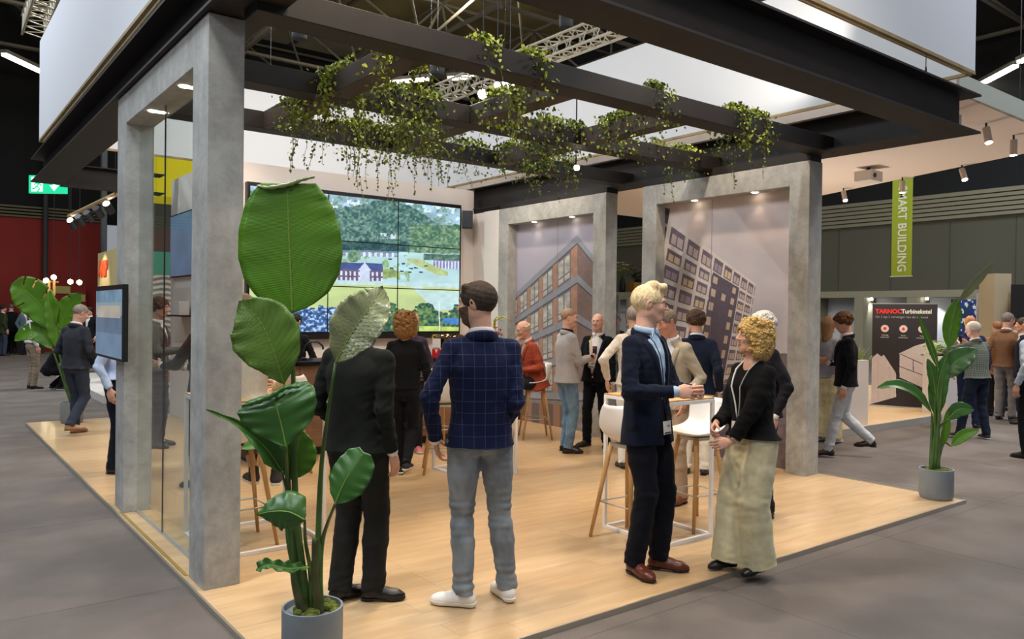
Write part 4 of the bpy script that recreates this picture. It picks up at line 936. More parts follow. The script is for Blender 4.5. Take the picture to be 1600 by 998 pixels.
    if kind in ('jacket', 'coat'):
        f = Field(neck - .16 * S, neck + .12 * S, h1 * .8 if lod else .004); cN = neck + T @ np.array([0, .0, -.018]) * S; N = 42
        ring_ = [cN + T @ np.array([math.sin(2 * math.pi * i / N) * (.078 + .006 * abs(math.sin(2 * math.pi * i / N))), -math.cos(2 * math.pi * i / N) * .076, -.045 * (1 - math.cos(2 * math.pi * i / N)) * .5 + .022]) * S for i in range(N + 1)]
        for i in range(N):
            if 16 <= i <= 25: continue
            f.cone(ring_[i], ring_[i + 1], .011 * S, .011 * S, .006, T @ np.array([0, 0, 1.]), 2.3)
        cv, cf = f.mesh(); obj_from('jacket_collar', cv, cf, [tmat], garment)
    info = dict(body=body, A=A, L=L, neck=neck, T=T, pel=pel, S=S, HL=HL, HR=HR, Y=Y, garment=garment, secs=secs)
    if extra: extra(info)
    return info
def add_glasses(i, c='#1a1a1c'):
    HL = i['HL']; q = MB(); S = i['S']
    for sx in (-1, 1):
        pts = [HL(sx * (.033 + .024 * math.cos(a)), .102 - .006 * abs(math.cos(a)) if sx * math.cos(a) * sx < .5 else .094, .006 + .018 * math.sin(a)) for a in np.linspace(0, 2 * math.pi, 17)]
        q.tube(pts, .0018 * S, 5); q.tube([HL(sx * .057, .095, .012), HL(sx * .078, .06, .012), HL(sx * .083, -.01, .010)], .0018 * S, 5)
    q.tube([HL(-.010, .103, .009), HL(0, .107, .012), HL(.010, .103, .009)], .0018 * S, 5); q.build('glasses', mat('glasses_' + c.strip('#'), c, .3), i['body'], True)
def add_lanyard(i, c, badge=None, zb=.24, w=.011, zoff=0, printed=True, off=0, yb=0.0):
    Y = i['Y']; S = i['S']; secs = np.array(sorted([list(r) + [0] * (5 - len(r)) for r in i['secs']])); q = MB()
    fy = lambda z: (np.interp(z * S, secs[:, 0], secs[:, 2]) + np.interp(z * S, secs[:, 0], secs[:, 3])) / S + .007 + yb
    for sx in (-1, 1):
        pts = [Y(sx * .052, -.045, .575), Y(sx * .066, .01, .57), Y(sx * .064, .062, .535)] + [Y(sx * (.060 * (1 - t) + .004), max(fy(.52 - (.52 - zb - .05) * t), .08), .52 - (.52 - zb - .05) * t) for t in np.linspace(.05, 1, 7)]
        q.tube(pts, w * .5 * S, 6, flat=.25, up=(0, 1, 0))
    q.build('lanyard', mat('lanyard_' + c.strip('#'), c, .6), i['body'], True)
    b = MB(); y = fy(zb) + .008; P = [Y(-.045 + off, y, zb + .035), Y(.045 + off, y, zb + .035), Y(.045 + off, y + .004, zb - .045), Y(-.045 + off, y + .004, zb - .045)]
    n = i['T'] @ np.array([0, .003, 0]); b.quad(*P[::-1]); b.quad(*[p + n for p in P])
    for k in range(4): b.quad(P[k], P[(k + 1) % 4], P[(k + 1) % 4] + n, P[k] + n)
    bo = b.build('badge', mat('badge', badge or '#e6e4e0', .3), i['body'])
    if printed:
        m = MB(); n2 = i['T'] @ np.array([0, .0038, 0]) * 1.0
        def R4(x0, x1, z0, z1): 
            f_ = lambda x, z: Y(-.045 + off + .09 * x, y + .004 * (1 - z), zb - .045 + .08 * z) + n2 * 1.02; return [f_(x0, z0), f_(x1, z0), f_(x1, z1), f_(x0, z1)]
        m.quad(*R4(.08, .92, .04, .16)); m.quad(*R4(.12, .6, .62, .68)); m.quad(*R4(.12, .5, .5, .55)); m.build('badge_print', mat('badge_ink', '#26262a', .5), bo)
    MB().tube([Y(0, y - .004, zb + .06), Y(off * .5, y, zb + .035)], .006 * S, 6).build('badge_clip', mat('badge_clip', '#1c1c1e', .4), i['body'])
# ================= the people =================
def gp(u, v, z=.03): g = G(u, v, z); return (g[0], g[1])
SOCK = 0
# man in the black suit behind the big plant
i1 = person(gp(556, 938), 25, 1.76, 0, '#c98f78', hair=('short', '#2a211c'), head=(62, 4, 0), twist=0, jaw=1.05,
    legs=dict(r=dict(a=(.085, .05, .095), yaw=60), l=dict(a=(-.085, -.04, .095), yaw=20)),
    arms=dict(r=dict(w=(.215, .04, .90), hint=(.15, -1, 0), d=(.05, .35, -1), n=(-1, 0, 0)), l=dict(w=(-.20, .14, .99), hint=(-.35, -1, 0), d=(.6, .6, -.4), n=(1, 0, 0))),
    top=dict(kind='jacket', c='#1c1f1c', hem=-.05, vent=1, flare=.012, closed=1), trousers=dict(c='#222322', r=(.100, .074, .066)), shoes=('dress', '#0c0b0b', '#080707'), girth=1.08, shoulders=1.18,
    label='man in a black suit seen from behind, standing behind the large potted plant', seed=3)
# man in the blue checked jacket
i2 = person(gp(747, 942), -14, 1.84, 0, '#c58f74', hair=('side', '#3b3029'), head=(-58, 4, 0), beard='#5a483a',
    legs=dict(l=dict(a=(-.09, -.03, .095), yaw=-62), r=dict(a=(.17, .02, .095), yaw=-8)),
    arms=dict(l=dict(w=(-.25, .03, .93), hint=(-.8, -.8, 0), d=(.25, .6, -1), n=(1, 0, 0)), r=dict(w=(.17, .12, .98), hint=(.05, -1, 0), d=(-.1, .6, -1), n=(-1, 0, 0))),
    top=dict(kind='jacket', c='#18204a', m=plaid('blue_check_cloth', '#121a38', '#5a6690', .062, .04, .38), hem=-.055, vent=2, flare=.006, closed=1), trousers=dict(c='#78828a', m=mat('grey_denim', '#7d868c', .9, var=.28, scale=9, bump=.3, bscale=400, stretch=(1, 1, .6)), r=(.098, .066, .054), fold=.009), shoes=('sneaker', '#e9e7e2', '#e4dfd0'), shoulders=1.05,
    label='bearded man in a navy windowpane check jacket, grey jeans and white sneakers', seed=5)
# blond man with glasses
def ex3(i):
    add_glasses(i); add_lanyard(i, '#20263a', zb=-.02, w=.009, off=.02)
i3 = person(gp(1008, 893), 130, 1.86, 0, '#dba68e', hair=('quiff', '#dcc79c'), head=(-34, 3, 0), browc='#b08d55',
    legs=dict(r=dict(a=(.09, -.02, .095), yaw=22), l=dict(a=(-.10, .04, .095), yaw=-24)),
    arms=dict(r=dict(w=(.13, .25, 1.16), hint=(.7, -1, -.3), d=(-.55, 1, .0), n=(-1, -.2, -.2), curl=1.15, thumb=.9), l=dict(w=(-.05, .29, 1.15), hint=(-.7, -1, -.3), d=(.55, .9, .1), n=(.9, -.4, 0), curl=1.2, thumb=.9)),
    top=dict(kind='jacket', c='#141a2b', hem=-.13, flare=.008, vb=.12, vw=.085, open=.05), shirt='#a9c4de', trousers=dict(c='#12151e', r=(.098, .070, .064)), shoes=('dress', '#5a2416', '#1a0f0b'), lean=-2,
    label='blond man with glasses in a navy suit and light blue shirt talking with his hands', extra=ex3, seed=7)
# curly woman
def ex4(i):
    add_lanyard(i, '#e8e6e2', zb=.10, w=.014, yb=.015)
    p = i['A']['l'][2]; d = Vn(i['A']['l'][2] - i['A']['l'][1]); q = MB(); e = Vn(np.cross(d, [0, 0, 1])); g_ = np.cross(d, e); q.tube([p - d * .01 + (e * math.cos(a) + g_ * math.sin(a)) * .030 for a in np.linspace(0, 6.283, 17)], .004, 6)
    q.build('bracelet', mat('silver', '#d8d4cc', .2, metal=1), i['body'], True)
i4 = person(gp(1172, 893, .015), -118, 1.64, 0, '#d39b80', z0=.03, hair=('curly', '#c2a162'), head=(20, -4, 0), fem=1, mouth=.0015, browc='#8a6a42',
    legs=dict(l=dict(a=(-.095, .02, .095), yaw=-10), r=dict(a=(.09, .12, .095), yaw=6)),
    arms=dict(l=dict(w=(-.08, .29, .93), hint=(-.5, -1, -.3), d=(.35, 1, -.25), n=(.9, 0, -.3), curl=1.0, thumb=.8), r=dict(w=(.12, .24, 1.05), hint=(.5, -1, -.3), d=(-.5, .9, -.5), n=(-.9, 0, -.3), curl=1.0, thumb=.8)),
    top=dict(kind='knit', c='#101011', hem=.02, flare=.035, sleeve=(.062, .066, .046), slen=.90, vdepth=.05, bump=.5), collar=0, trousers=dict(c='#c9c2a0', r=(.112, .116, .126), fold=.004, bump=.1), shoes=('dress', '#15130f', '#0c0b0a'), girth=1.02,
    label='woman with curly blonde hair, black sweater and wide cream trousers wearing a white lanyard', extra=ex4, seed=9)
def lerpd(u, v, dep): p = atD(u, v, dep); return (p[0], p[1])
def stand(u, vfoot, **k): return gp(u, vfoot, k.get('z', .03))
J = lambda c, **k: dict(kind='jacket', c=c, **k)
WALK = dict(r=dict(a=(.08, -.22, .20), yaw=4, pitch=.75, hint=(0, 1, 0)), l=dict(a=(-.06, .12, .095), yaw=-4))
# curly haired woman with a tablet
def ex5(i):
    q = MB(); Mx = Matrix(rotz(-.2).tolist()) @ Matrix(rotx(.35).tolist()); q.box((-.085, -.06, -.005), (.085, .06, .005), Mx); o = q.build('tablet', m_blackp); 
    w = i['body'].matrix_world; b = i['body']; R = Matrix.Rotation(b.rotation_euler[2], 3, 'Z'); p = R @ Vector(i['A']['r'][2] + np.array([-.03, .10, .035])); o.location = Vector(b.location) + p; o.rotation_euler = b.rotation_euler
    tag(o, 'black tablet held by the woman in black with curly brown hair', 'tablet')
person(gp(631, 744), 6, 1.66, 1, '#c98f78', hair=('curly', '#8a6238'), fem=1, head=(8, 0, 0), legs=WALK, arms=dict(r=dict(w=(.20, .22, 1.05), hint=(.5, -1, -.5), d=(-.1, 1, 0), n=(0, 0, 1), curl=.6), l=dict(w=(-.16, .20, 1.05), hint=(-.4, -1, 0), d=(.4, 1, 0), n=(1, 0, 0))),
       top=dict(kind='knit', c='#131416', hem=.02, flare=.0), trousers=dict(c='#14151a', r=(.094, .060, .046)), shoes=('sneaker', '#17181c', '#d8d2c6'), collar=0, girth=1.05, shoulders=1.05, label='woman in black with curly brown hair walking away towards the bar', extra=ex5, seed=11)
person(gp(641, 706), 170, 1.66, 2, '#cf9c84', hair=('long', '#b99868'), fem=1, top=dict(kind='knit', c='#3a3040', hem=-.02), trousers=dict(c='#1d1a22', r=(.09, .06, .05)), shoes=('sneaker', '#c46a6c', '#e6ddd2'), collar=0, label='woman with long blonde hair and pink shoes, mostly hidden behind the curly haired woman', seed=12)
# bartender
person(lerpd(462, 500, 10.6), 200, 1.62, 2, '#c08a72', hair=('short', '#1a1614'), top=dict(kind='shirt', c='#141416', slen=.9), trousers=dict(c='#15151a'), label='person in black working behind the bar, partly hidden by the big leaf', seed=13)
# man in the red jacket, seated
p6 = gp(836, 684); 
person((p6[0], p6[1]), -112, 1.74, 1, '#cf8f72', seat=.77, hair=('fringe', '#c9b79a'), head=(-8, 14, 0), lean=14, browc='#c9b79a', girth=1.15,
       legs=dict(r=dict(a=(.10, .30, .42), yaw=10, hint=(0, 1, .6)), l=dict(a=(-.12, .34, .36), yaw=-14, hint=(0, 1, .6))),
       arms=dict(r=dict(w=(.02, .30, 1.31), hint=(.6, -.2, -1), d=(-.4, -.35, 1), n=(0, -1, 0), curl=1.1), l=dict(w=(-.10, .26, .95), hint=(-.6, -.8, -.5), d=(.4, 1, -.2), n=(0, 0, -1))),
       top=J('#9c4630', hem=-.10, vb=.26, flare=.02), shirt='#e6dcd0', trousers=dict(c='#25262c'), shoes=('dress', '#1a1412', '#0c0a09'), label='elderly man in a brick red jacket on a stool with his hand at his mouth', seed=14)
# man in the light grey blazer
def ex7(i):
    b = i['body']; R = Matrix.Rotation(b.rotation_euler[2], 3, 'Z'); p = R @ Vector(i['A']['r'][2] + np.array([-.05, .08, .03])) + Vector(b.location)
    g = MB().lathe([(.0, 0), (.024, 0), (.028, .04), (.030, .10), (.0285, .10), (.026, .03), (.0, .01)], (0, 0, 0), 12, cap=False).build('drinking_glass', mat('dark_drink', '#3a1a14', .15), None, True, loc=p); tag(g, 'dark drink glass held by the bald man in the light grey blazer', 'glass')
person(gp(884, 706), 66, 1.73, 1, '#d0957a', hair=('stubble', '#9a7a60'), head=(30, 4, 0), legs=dict(r=dict(a=(.10, -.02, .095), yaw=22), l=dict(a=(-.08, .03, .095), yaw=14)),
       arms=dict(r=dict(w=(.08, .30, 1.19), hint=(.5, -1, -.6), d=(-.5, 1, .2), n=(-1, 0, 0), curl=1.0), l=dict(w=(-.12, .30, 1.15), hint=(-.5, -1, -.5), d=(.5, 1, .1), n=(1, 0, 0), curl=.9)),
       top=J('#b3aeaa', hem=-.07, vb=.16, m=plaid('grey_tweed', '#aeaaa8', '#8f8c8c', .02, .25, .4)), shirt='#16161a', trousers=dict(c='#5b7a96', m=mat('blue_denim', '#64829c', .9, var=.3, scale=9, bump=.3, bscale=300)), shoes=('dress', '#15110f', '#0a0909'), collar=1, label='bald man in a light grey blazer and blue jeans with a glass in his hand', extra=ex7, seed=15)
def ex8(i): add_lanyard(i, '#d8b828', zb=.18, w=.014)
person(gp(932, 698), -150, 1.68, 1, '#d29a82', hair=('fringe', '#cfc6bc'), head=(-6, 0, 0), girth=1.12, legs=dict(r=dict(a=(.13, .03, .095), yaw=22), l=dict(a=(-.13, -.02, .095), yaw=-22)),
       arms=dict(r=dict(w=(.12, .26, 1.16), hint=(.6, -.8, -.6), d=(-.6, .8, .5), n=(-1, 0, 0), curl=.9), l=dict(w=(-.25, .06, .86), hint=(-.4, -1, 0))),
       top=J('#14161a', hem=-.06, vb=.02, vw=.11, open=.09, belly=.03), shirt='#e6e0dc', trousers=dict(c='#131418'), shoes=('boot', '#101012', '#0a0a0a'), label='bald older man in an open black suit with a yellow lanyard, facing the camera', extra=ex8, browc='#b8aca0', seed=16)
person(lerpd(990, 560, 8.5), -6, 1.76, 2, '#c99a80', hair=('short', '#8a8078'), head=(10, 0, 0), top=J('#d9d2c4', hem=-.02, flare=.03, closed=1), arms=dict(l=dict(w=(-.28, .06, 1.0), hint=(-.8, -.6, 0)), r=dict(w=(.22, .15, 1.0))), trousers=dict(c='#e2ddd2'), shoes=('dress', '#3a2c24', '#1a1410'), label='person in a cream jacket and white trousers standing behind the blond man', seed=17)
person(gp(1052, 783), -128, 1.73, 1, '#cb7f68', hair=('short', '#7d7268'), head=(10, 16, 4), lean=6, browc='#7d7268', top=J('#a49a86', hem=-.06, vb=.04, vw=.10, open=.10), shirt='#dfe5ec', trousers=dict(c='#a8937c'), shoes=('dress', '#7a4a30', '#2a1a12'),
       arms=dict(r=dict(w=(.22, .18, 1.0)), l=dict(w=(-.23, .14, 1.0))), label='ruddy faced man in a beige blazer and open white shirt behind the blond man', seed=18)
person(gp(1086, 740), 22, 1.72, 1, '#cb8f78', hair=('wavy', '#4a3626'), head=(-42, 6, 0), girth=1.08, top=J('#1d2436', hem=-.06, closed=1), trousers=dict(c='#ddd6c8'), shoes=('dress', '#2a2320', '#141110'), label='dark haired man in a navy jacket and white trousers with his back to the camera', seed=19)
person(gp(1190, 806), -100, 1.70, 1, '#d29c88', hair=('wavy', '#dcd6cc'), fem=1, head=(-6, 2, 0), browc='#b8b0a8', top=dict(kind='coat', c='#1c1a20', hem=-.06, closed=1, vb=.3), trousers=dict(c='#1c1b20'), shoes=('dress', '#14120f', '#0b0a09'), label='person with wavy white hair and dark clothes standing right behind the curly blonde woman', seed=20)
# right aisle
person(gp(1320, 714, 0), -74, 1.76, 1, '#c98a6c', z0=0, hair=('wavy', '#5a3a22'), head=(-8, 16, 0), legs=dict(r=dict(a=(.08, -.30, .22), yaw=2, pitch=.9), l=dict(a=(-.07, .20, .095), yaw=0)),
       arms=dict(l=dict(w=(-.24, .05, .90), hint=(-.4, -1, 0)), r=dict(w=(.20, .18, 1.15), hint=(.5, -1, -.3), d=(-.3, 1, .3))), top=J('#191a1f', hem=-.06, closed=1, flare=.01), trousers=dict(c='#c8ccd0', r=(.094, .066, .054)), shoes=('dress', '#2a1a18', '#140e0c'), label='wavy haired young man in a black jacket and pale jeans walking left past the stand', seed=21)
person(gp(1292, 690, 0), 60, 1.70, 2, '#cf9a84', z0=0, hair=('long', '#8a6a4a'), fem=1, top=dict(kind='knit', c='#8f8f98', hem=-.02), collar=0, trousers=dict(c='#cfc49a', r=(.11, .11, .12)), shoes=('sneaker', '#d8d4d0', '#e8e4e0'), label='woman in a grey top and cream trousers half hidden by the right concrete column', seed=22)
def ex25(i):
    b = i['body']; R = Matrix.Rotation(b.rotation_euler[2], 3, 'Z'); p = R @ Vector(i['A']['l'][2] + np.array([.05, .07, .05])) + Vector(b.location); q = MB(); q.box((-.07, -.03, -.045), (.07, .03, .045)).tube([(0, .03, 0), (0, .10, 0)], .035, 12).box((-.025, -.025, .045), (.025, .02, .07))
    o = q.build('photo_camera', m_blackp, None, loc=p); o.rotation_euler = b.rotation_euler; tag(o, 'black photo camera held up by the white haired man in the check jacket', 'camera')
person(gp(1526, 686, 0), -14, 1.66, 1, '#cf9078', z0=0, hair=('short', '#cfcac0'), head=(-20, 6, 0), lean=6, girth=1.08, legs=dict(r=dict(a=(.14, -.04, .095), yaw=14), l=dict(a=(-.20, .12, .095), yaw=-20)),
       arms=dict(l=dict(w=(-.12, .28, 1.46), hint=(-1, -.2, -.6), d=(.2, .8, .4), n=(1, 0, 0), curl=1.0), r=dict(w=(.12, .30, 1.44), hint=(1, -.2, -.6), d=(-.3, .8, .4), n=(-1, 0, 0), curl=1.0)),
       top=J('#5d665e', m=plaid('green_grey_check', '#4f5852', '#8a8f84', .03, .2, .5), hem=-.02, vent=2, closed=1), trousers=dict(c='#1e2638'), shoes=('sneaker', '#20222a', '#cfd0d0'), label='white haired man in a grey green check jacket taking a photograph', extra=ex25, seed=23)
person(gp(1513, 668, 0), 36, 1.74, 2, '#d08a62', z0=0, hair=('stubble', '#b07a50'), top=J('#252c52', hem=-.06, closed=1), trousers=dict(c='#232a4a'), label='balding man in a bright navy suit behind the man taking the photograph', seed=24)
person(gp(1570, 656, 0), 50, 1.80, 2, '#cf8f74', z0=0, hair=('short', '#7a7066'), head=(30, 6, 0), top=J('#7d5d45', hem=-.05, closed=1), trousers=dict(c='#8d8988'), shoes=('dress', '#221a16', '#100c0a'), label='grey haired man in a brown tweed jacket and grey trousers on the right', seed=25)
person(gp(1556, 650, 0), 10, 1.66, 3, '#c98a68', z0=0, hair=('stubble', '#9a6a48'), top=J('#a0704c', closed=1), trousers=dict(c='#2a2a30'), label='bald man in a light brown jacket just left of the grey haired man', seed=26)
person(gp(1597, 662, 0), -60, 1.72, 2, '#d0805a', z0=0, hair=('short', '#4a3a30'), top=J('#1c2030', closed=1), trousers=dict(c='#1c2030'), label='man in a dark suit cut by the right edge, upper of the two there', seed=27)
person(gp(1612, 716, 0), -20, 1.76, 2, '#cf9a80', z0=0, hair=('short', '#4a3a30'), top=dict(kind='shirt', c='#b3c4d6'), trousers=dict(c='#17181c'), label='person in a light blue shirt and black trousers cut by the right edge', seed=28)
person(lerpd(1583, 520, 14.5), 20, 1.72, 3, '#c98a68', z0=0, hair=('short', '#2a2420'), top=J('#22242c', closed=1), trousers=dict(c='#22242c'), label='man in a dark jacket standing far right behind the brown tweed jacket', seed=40)
# left aisle
person(gp(118, 678), 16, 1.72, 1, '#c98f78', hair=('crop', '#8d8378'), head=(24, 22, 0), girth=1.06, legs=dict(r=dict(a=(.09, -.18, .17), yaw=34, pitch=.65), l=dict(a=(-.09, .08, .095), yaw=10)),
       arms=dict(r=dict(w=(.20, .18, 1.02), hint=(.5, -1, 0)), l=dict(w=(-.20, .18, 1.06), hint=(-.4, -1, 0), d=(.5, .8, .2))), top=J('#31353c', hem=-.04, closed=1, vent=2), trousers=dict(c='#353c4a'), shoes=('dress', '#a87c54', '#5a3c26'), label='man in a dark grey suit and tan shoes walking away at the left', seed=29)
person(gp(50, 607, 0), 40, 1.72, 2, '#c98070', z0=0, hair=('short', '#3a2a20'), top=dict(kind='shirt', c='#d6d3d2', flare=.02), trousers=dict(c='#8d7f6a'), label='man in a white shirt and khaki trousers behind the left palm', seed=30)
person(lerpd(74, 560, 16), 60, 1.70, 2, '#c98070', z0=0, seat=.42, hair=('short', '#1a1614'), head=(0, 20, 0), lean=30, legs=dict(r=dict(a=(.12, .25, .09), hint=(0, 1, 1)), l=dict(a=(-.12, .10, .09), hint=(0, 1, .8))), arms=dict(r=dict(w=(.1, .45, .62), hint=(1, -.5, 0), d=(0, 1, 0)), l=dict(w=(-.1, .45, .62), hint=(-1, -.5, 0), d=(0, 1, 0))),
       top=dict(kind='knit', c='#131317', hem=.0), collar=0, trousers=dict(c='#131317'), shoes=('sneaker', '#1a1a1e', '#d8d8d8'), label='person in black crouching down beside the man in the white shirt', seed=31)
person(gp(4, 556, 0), 30, 1.76, 3, '#c98070', z0=0, hair=('short', '#2a2018'), top=J('#3a4024', closed=1), trousers=dict(c='#3d4656'), label='man in an olive jacket at the far left edge', seed=32)
person(gp(17, 553, 0), -40, 1.80, 3, '#c98a78', z0=0, hair=('stubble', '#6a5a50'), top=J('#14161c'), trousers=dict(c='#14161c'), legs=WALK, label='man in a black suit walking near the far left edge', seed=33)
person(gp(36, 554, 0), 90, 1.74, 3, '#b88a78', z0=0, hair=('short', '#3a3030'), top=J('#5a6c78'), trousers=dict(c='#20242c'), label='distant person in a grey blue jacket against the red wall', seed=34)
person(gp(140, 575, 0), 200, 1.72, 3, '#c98a78', z0=0, hair=('short', '#2a2018'), top=J('#15161a'), trousers=dict(c='#15161a'), label='distant person in black between the walking man and the small screen', seed=35)
person(gp(182, 737), 84, 1.70, 2, '#c99080', hair=('short', '#4a382c'), top=dict(kind='shirt', c='#b4c6e2', flare=.02), trousers=dict(c='#171a26', r=(.09, .064, .062)), label='person in a light blue shirt and navy trousers half hidden by the second concrete column', seed=36)
# behind the glass
person(gp(244, 698), 84, 1.80, 1, '#c08068', hair=('wavy', '#4a3224'), head=(4, 6, 0), top=J('#5d5a58', hem=-.02), trousers=dict(c='#30323a'), arms=dict(r=dict(w=(.14, .32, 1.18), hint=(.5, -1, -.5), d=(-.2, 1, 0))), label='brown haired man in a grey jacket seen through the glass pane', seed=37)
person(lerpd(322, 540, 7.4), -70, 1.76, 2, '#c08068', hair=('short', '#2a2018'), top=J('#3d3b3c', closed=1), trousers=dict(c='#23242a'), arms=dict(l=dict(w=(-.16, .38, 1.16), hint=(-.6, -1, -.5), d=(0, 1, .1)), r=dict(w=(.16, .36, 1.12), hint=(.6, -1, -.5), d=(0, 1, .1))), label='man in a dark grey jacket half hidden by the nearest concrete column', seed=38)
PS = lerpd(376, 600, 5.6)
person(PS, -2, 1.80, 1, '#c99a80', seat=.93, hair=('short', '#5a4636'), head=(-10, 10, 0), lean=3, girth=1.25, shoulders=1.3,
       legs=dict(r=dict(a=(.20, .22, .46), yaw=-10, pitch=.25, hint=(0.3, 1, .7)), l=dict(a=(.02, .26, .46), yaw=-30, pitch=.2, hint=(-.3, 1, .7))),
       arms=dict(r=dict(w=(.16, .34, 1.08), hint=(.9, -.3, -.6), d=(-.3, 1, 0)), l=dict(w=(-.14, .34, 1.08), hint=(-.9, -.3, -.6), d=(.3, 1, 0))),
       top=dict(kind='shirt', c='#d9cdb8', flare=.03), collar=1, trousers=dict(c='#7a5f4a', len=.30), shoes=('boot', '#3a3530', '#e4e0d6'), label='person in a cream shirt and high top trainers sitting behind the nearest concrete column', seed=39)
# seen through the gap between the two right portals
person(lerpd(985, 520, 14.6), 100, 1.76, 3, '#c98068', z0=0, hair=('short', '#5a3a28'), top=J('#a89a84'), trousers=dict(c='#2a2a30'), label='man in a beige jacket seen through the gap between the portals', seed=41)
person(lerpd(963, 520, 15.6), 160, 1.66, 3, '#c07058', z0=0, hair=('bob', '#6a2418'), fem=1, top=dict(kind='knit', c='#1c1818'), trousers=dict(c='#1c1818'), collar=0, label='red haired woman in black seen through the gap between the portals', seed=42)
# ================= furniture =================
def stool(loc, rz, label, h=.74):
    r = empty('bar_stool', (loc[0], loc[1], SZ), rz); tag(r, label, 'stool', 'white shell bar stools')
    # shell faces +y; back towards -y
    P = []
    prof = [(.190, .010), (.175, -.006), (.11, -.018), (.02, -.024), (-.07, -.018), (-.135, .008), (-.172, .06), (-.192, .13), (-.204, .20), (-.212, .265)]
    for i, (y, z) in enumerate(prof):
        row = []; t = i / (len(prof) - 1); wd = .205 + .012 * math.sin(t * 3.14) - (.03 if i == 0 else 0) - (.045 if i == len(prof) - 1 else .012 if i == len(prof) - 2 else 0)
        for j in range(13):
            s = -1 + j / 6; up = (abs(s) ** 2.4) * (.055 * math.sin(min(1, t * 2.0) * 1.57) if t < .62 else .03); fw = (abs(s) ** 2.2) * (.12 * max(0, (t - .3)) * 1.5)
            row.append((s * wd, y + fw, h + z + up * (1 if 0 < i else .4) + (-.02 * abs(s) ** 3 if i == len(prof) - 1 else 0)))
        P.append(row)
    s = MB().grid(P).build('shell_seat', m_whitep, r, True); m = s.modifiers.new('sub', 'SUBSURF'); m.levels = 1; m.render_levels = 1; m = s.modifiers.new('thick', 'SOLIDIFY'); m.thickness = .009; m.offset = 0
    MB().box((-.11, -.10, h - .055), (.11, .10, h - .030)).build('seat_plate', mat('seat_plate', '#b9b2a6', .5), r, bevel=.005)
    for sx in (-1, 1):
        for sy in (-1, 1):
            MB().tube([(sx * .10, sy * .09, h - .03), (sx * .12, sy * .105, h - .14), (sx * .205, sy * .195, 0.0)], [.019, .019, .013], 10).build('leg', m_leg, r, True)
    q = .158; z = .27
    MB().tube([(-q, -q * .95, z), (q, -q * .95, z), (q, q * .95, z), (-q, q * .95, z), (-q, -q * .95, z)], .006, 6).build('footrest', m_alu, r, True)
    return r
def htable(x0, x1, y0, y1, label, h=1.04, top=True):
    r = empty('bar_table', ((x0 + x1) / 2, (y0 + y1) / 2, SZ)); tag(r, label, 'table', 'white framed bar tables'); O = Vector(r.location); a = .026
    def b(n, p, q, m=m_wmetal): boxo(n, Vector(p) - O, Vector(q) - O, m, r, .002)
    for x in (x0, x1 - a):
        for y in (y0, y1 - a): b('leg', (x, y, SZ), (x + a, y + a, SZ + h))
    for z in (SZ, SZ + h - a):
        b('rail', (x0 + a, y0, z), (x1 - a, y0 + a, z + a)); b('rail', (x0 + a, y1 - a, z), (x1 - a, y1, z + a)); b('rail', (x0, y0 + a, z), (x0 + a, y1 - a, z + a)); b('rail', (x1 - a, y0 + a, z), (x1, y1 - a, z + a))
    b('tabletop', (x0 + .002, y0 + .002, SZ + h), (x1 - .002, y1 - .002, SZ + h + .012), m_leg); return r
htable(4.31, 4.83, 3.74, 4.40, 'white framed bar table with oak top between the blond man and the curly woman')
htable(1.62, 2.40, 5.28, 6.05, 'white framed bar table behind the glass pane, by the seated person in cream')
htable(4.42, 5.03, 6.40, 7.1, 'white framed bar table behind the man in the check jacket')
stool((4.255, 4.065), rad(-90), 'white bar stool with oak legs left of the blond man')
stool((4.98, 4.03), rad(80), 'white bar stool between the blond man and the curly blonde woman')
stool((5.08, 8.0), rad(0), 'white bar stool at the counter right of the woman in black, farther of two')
stool((4.45, 6.92), rad(-30), 'white bar stool whose leg shows left of the check jacket man')
stool((p6[0], p6[1]), rad(60), 'bar stool under the seated man in the red jacket')
stool((PS[0], PS[1]), rad(0), 'bar stool under the seated person in the cream shirt', .74)
stool((3.05, 7.75), rad(10), 'white bar stool at the counter just left of the man in the black suit')
# ---- counter ----
ct = empty('bar_counter', (4.4, 8.8, SZ)); tag(ct, 'long bar counter with walnut front and black worktop under the video wall', 'counter'); CO = Vector(ct.location)
def cb(n, a, b, m, bev=0): return boxo(n, Vector(a) - CO, Vector(b) - CO, m, ct, bev)
cb('counter_body', (2.9, 8.50, .13), (5.95, 9.10, 1.07), m_bar); cb('plinth', (2.95, 8.56, SZ), (5.9, 9.05, .13), mat('plinth', '#17130f', .6)); cb('worktop', (2.86, 8.44, 1.07), (5.99, 9.14, 1.115), m_black_gl, .003)
for k in range(5): cb('front_panel', (2.92 + k * .604, 8.486, .14), (2.92 + k * .604 + .598, 8.50, 1.06), m_bar)
ctz = 1.115
def thing(mb, name, mats, loc, label, cat, group=None, smooth=True):
    o = mb.build(name, mats, None, smooth, loc=loc); return tag(o, label, cat, group)
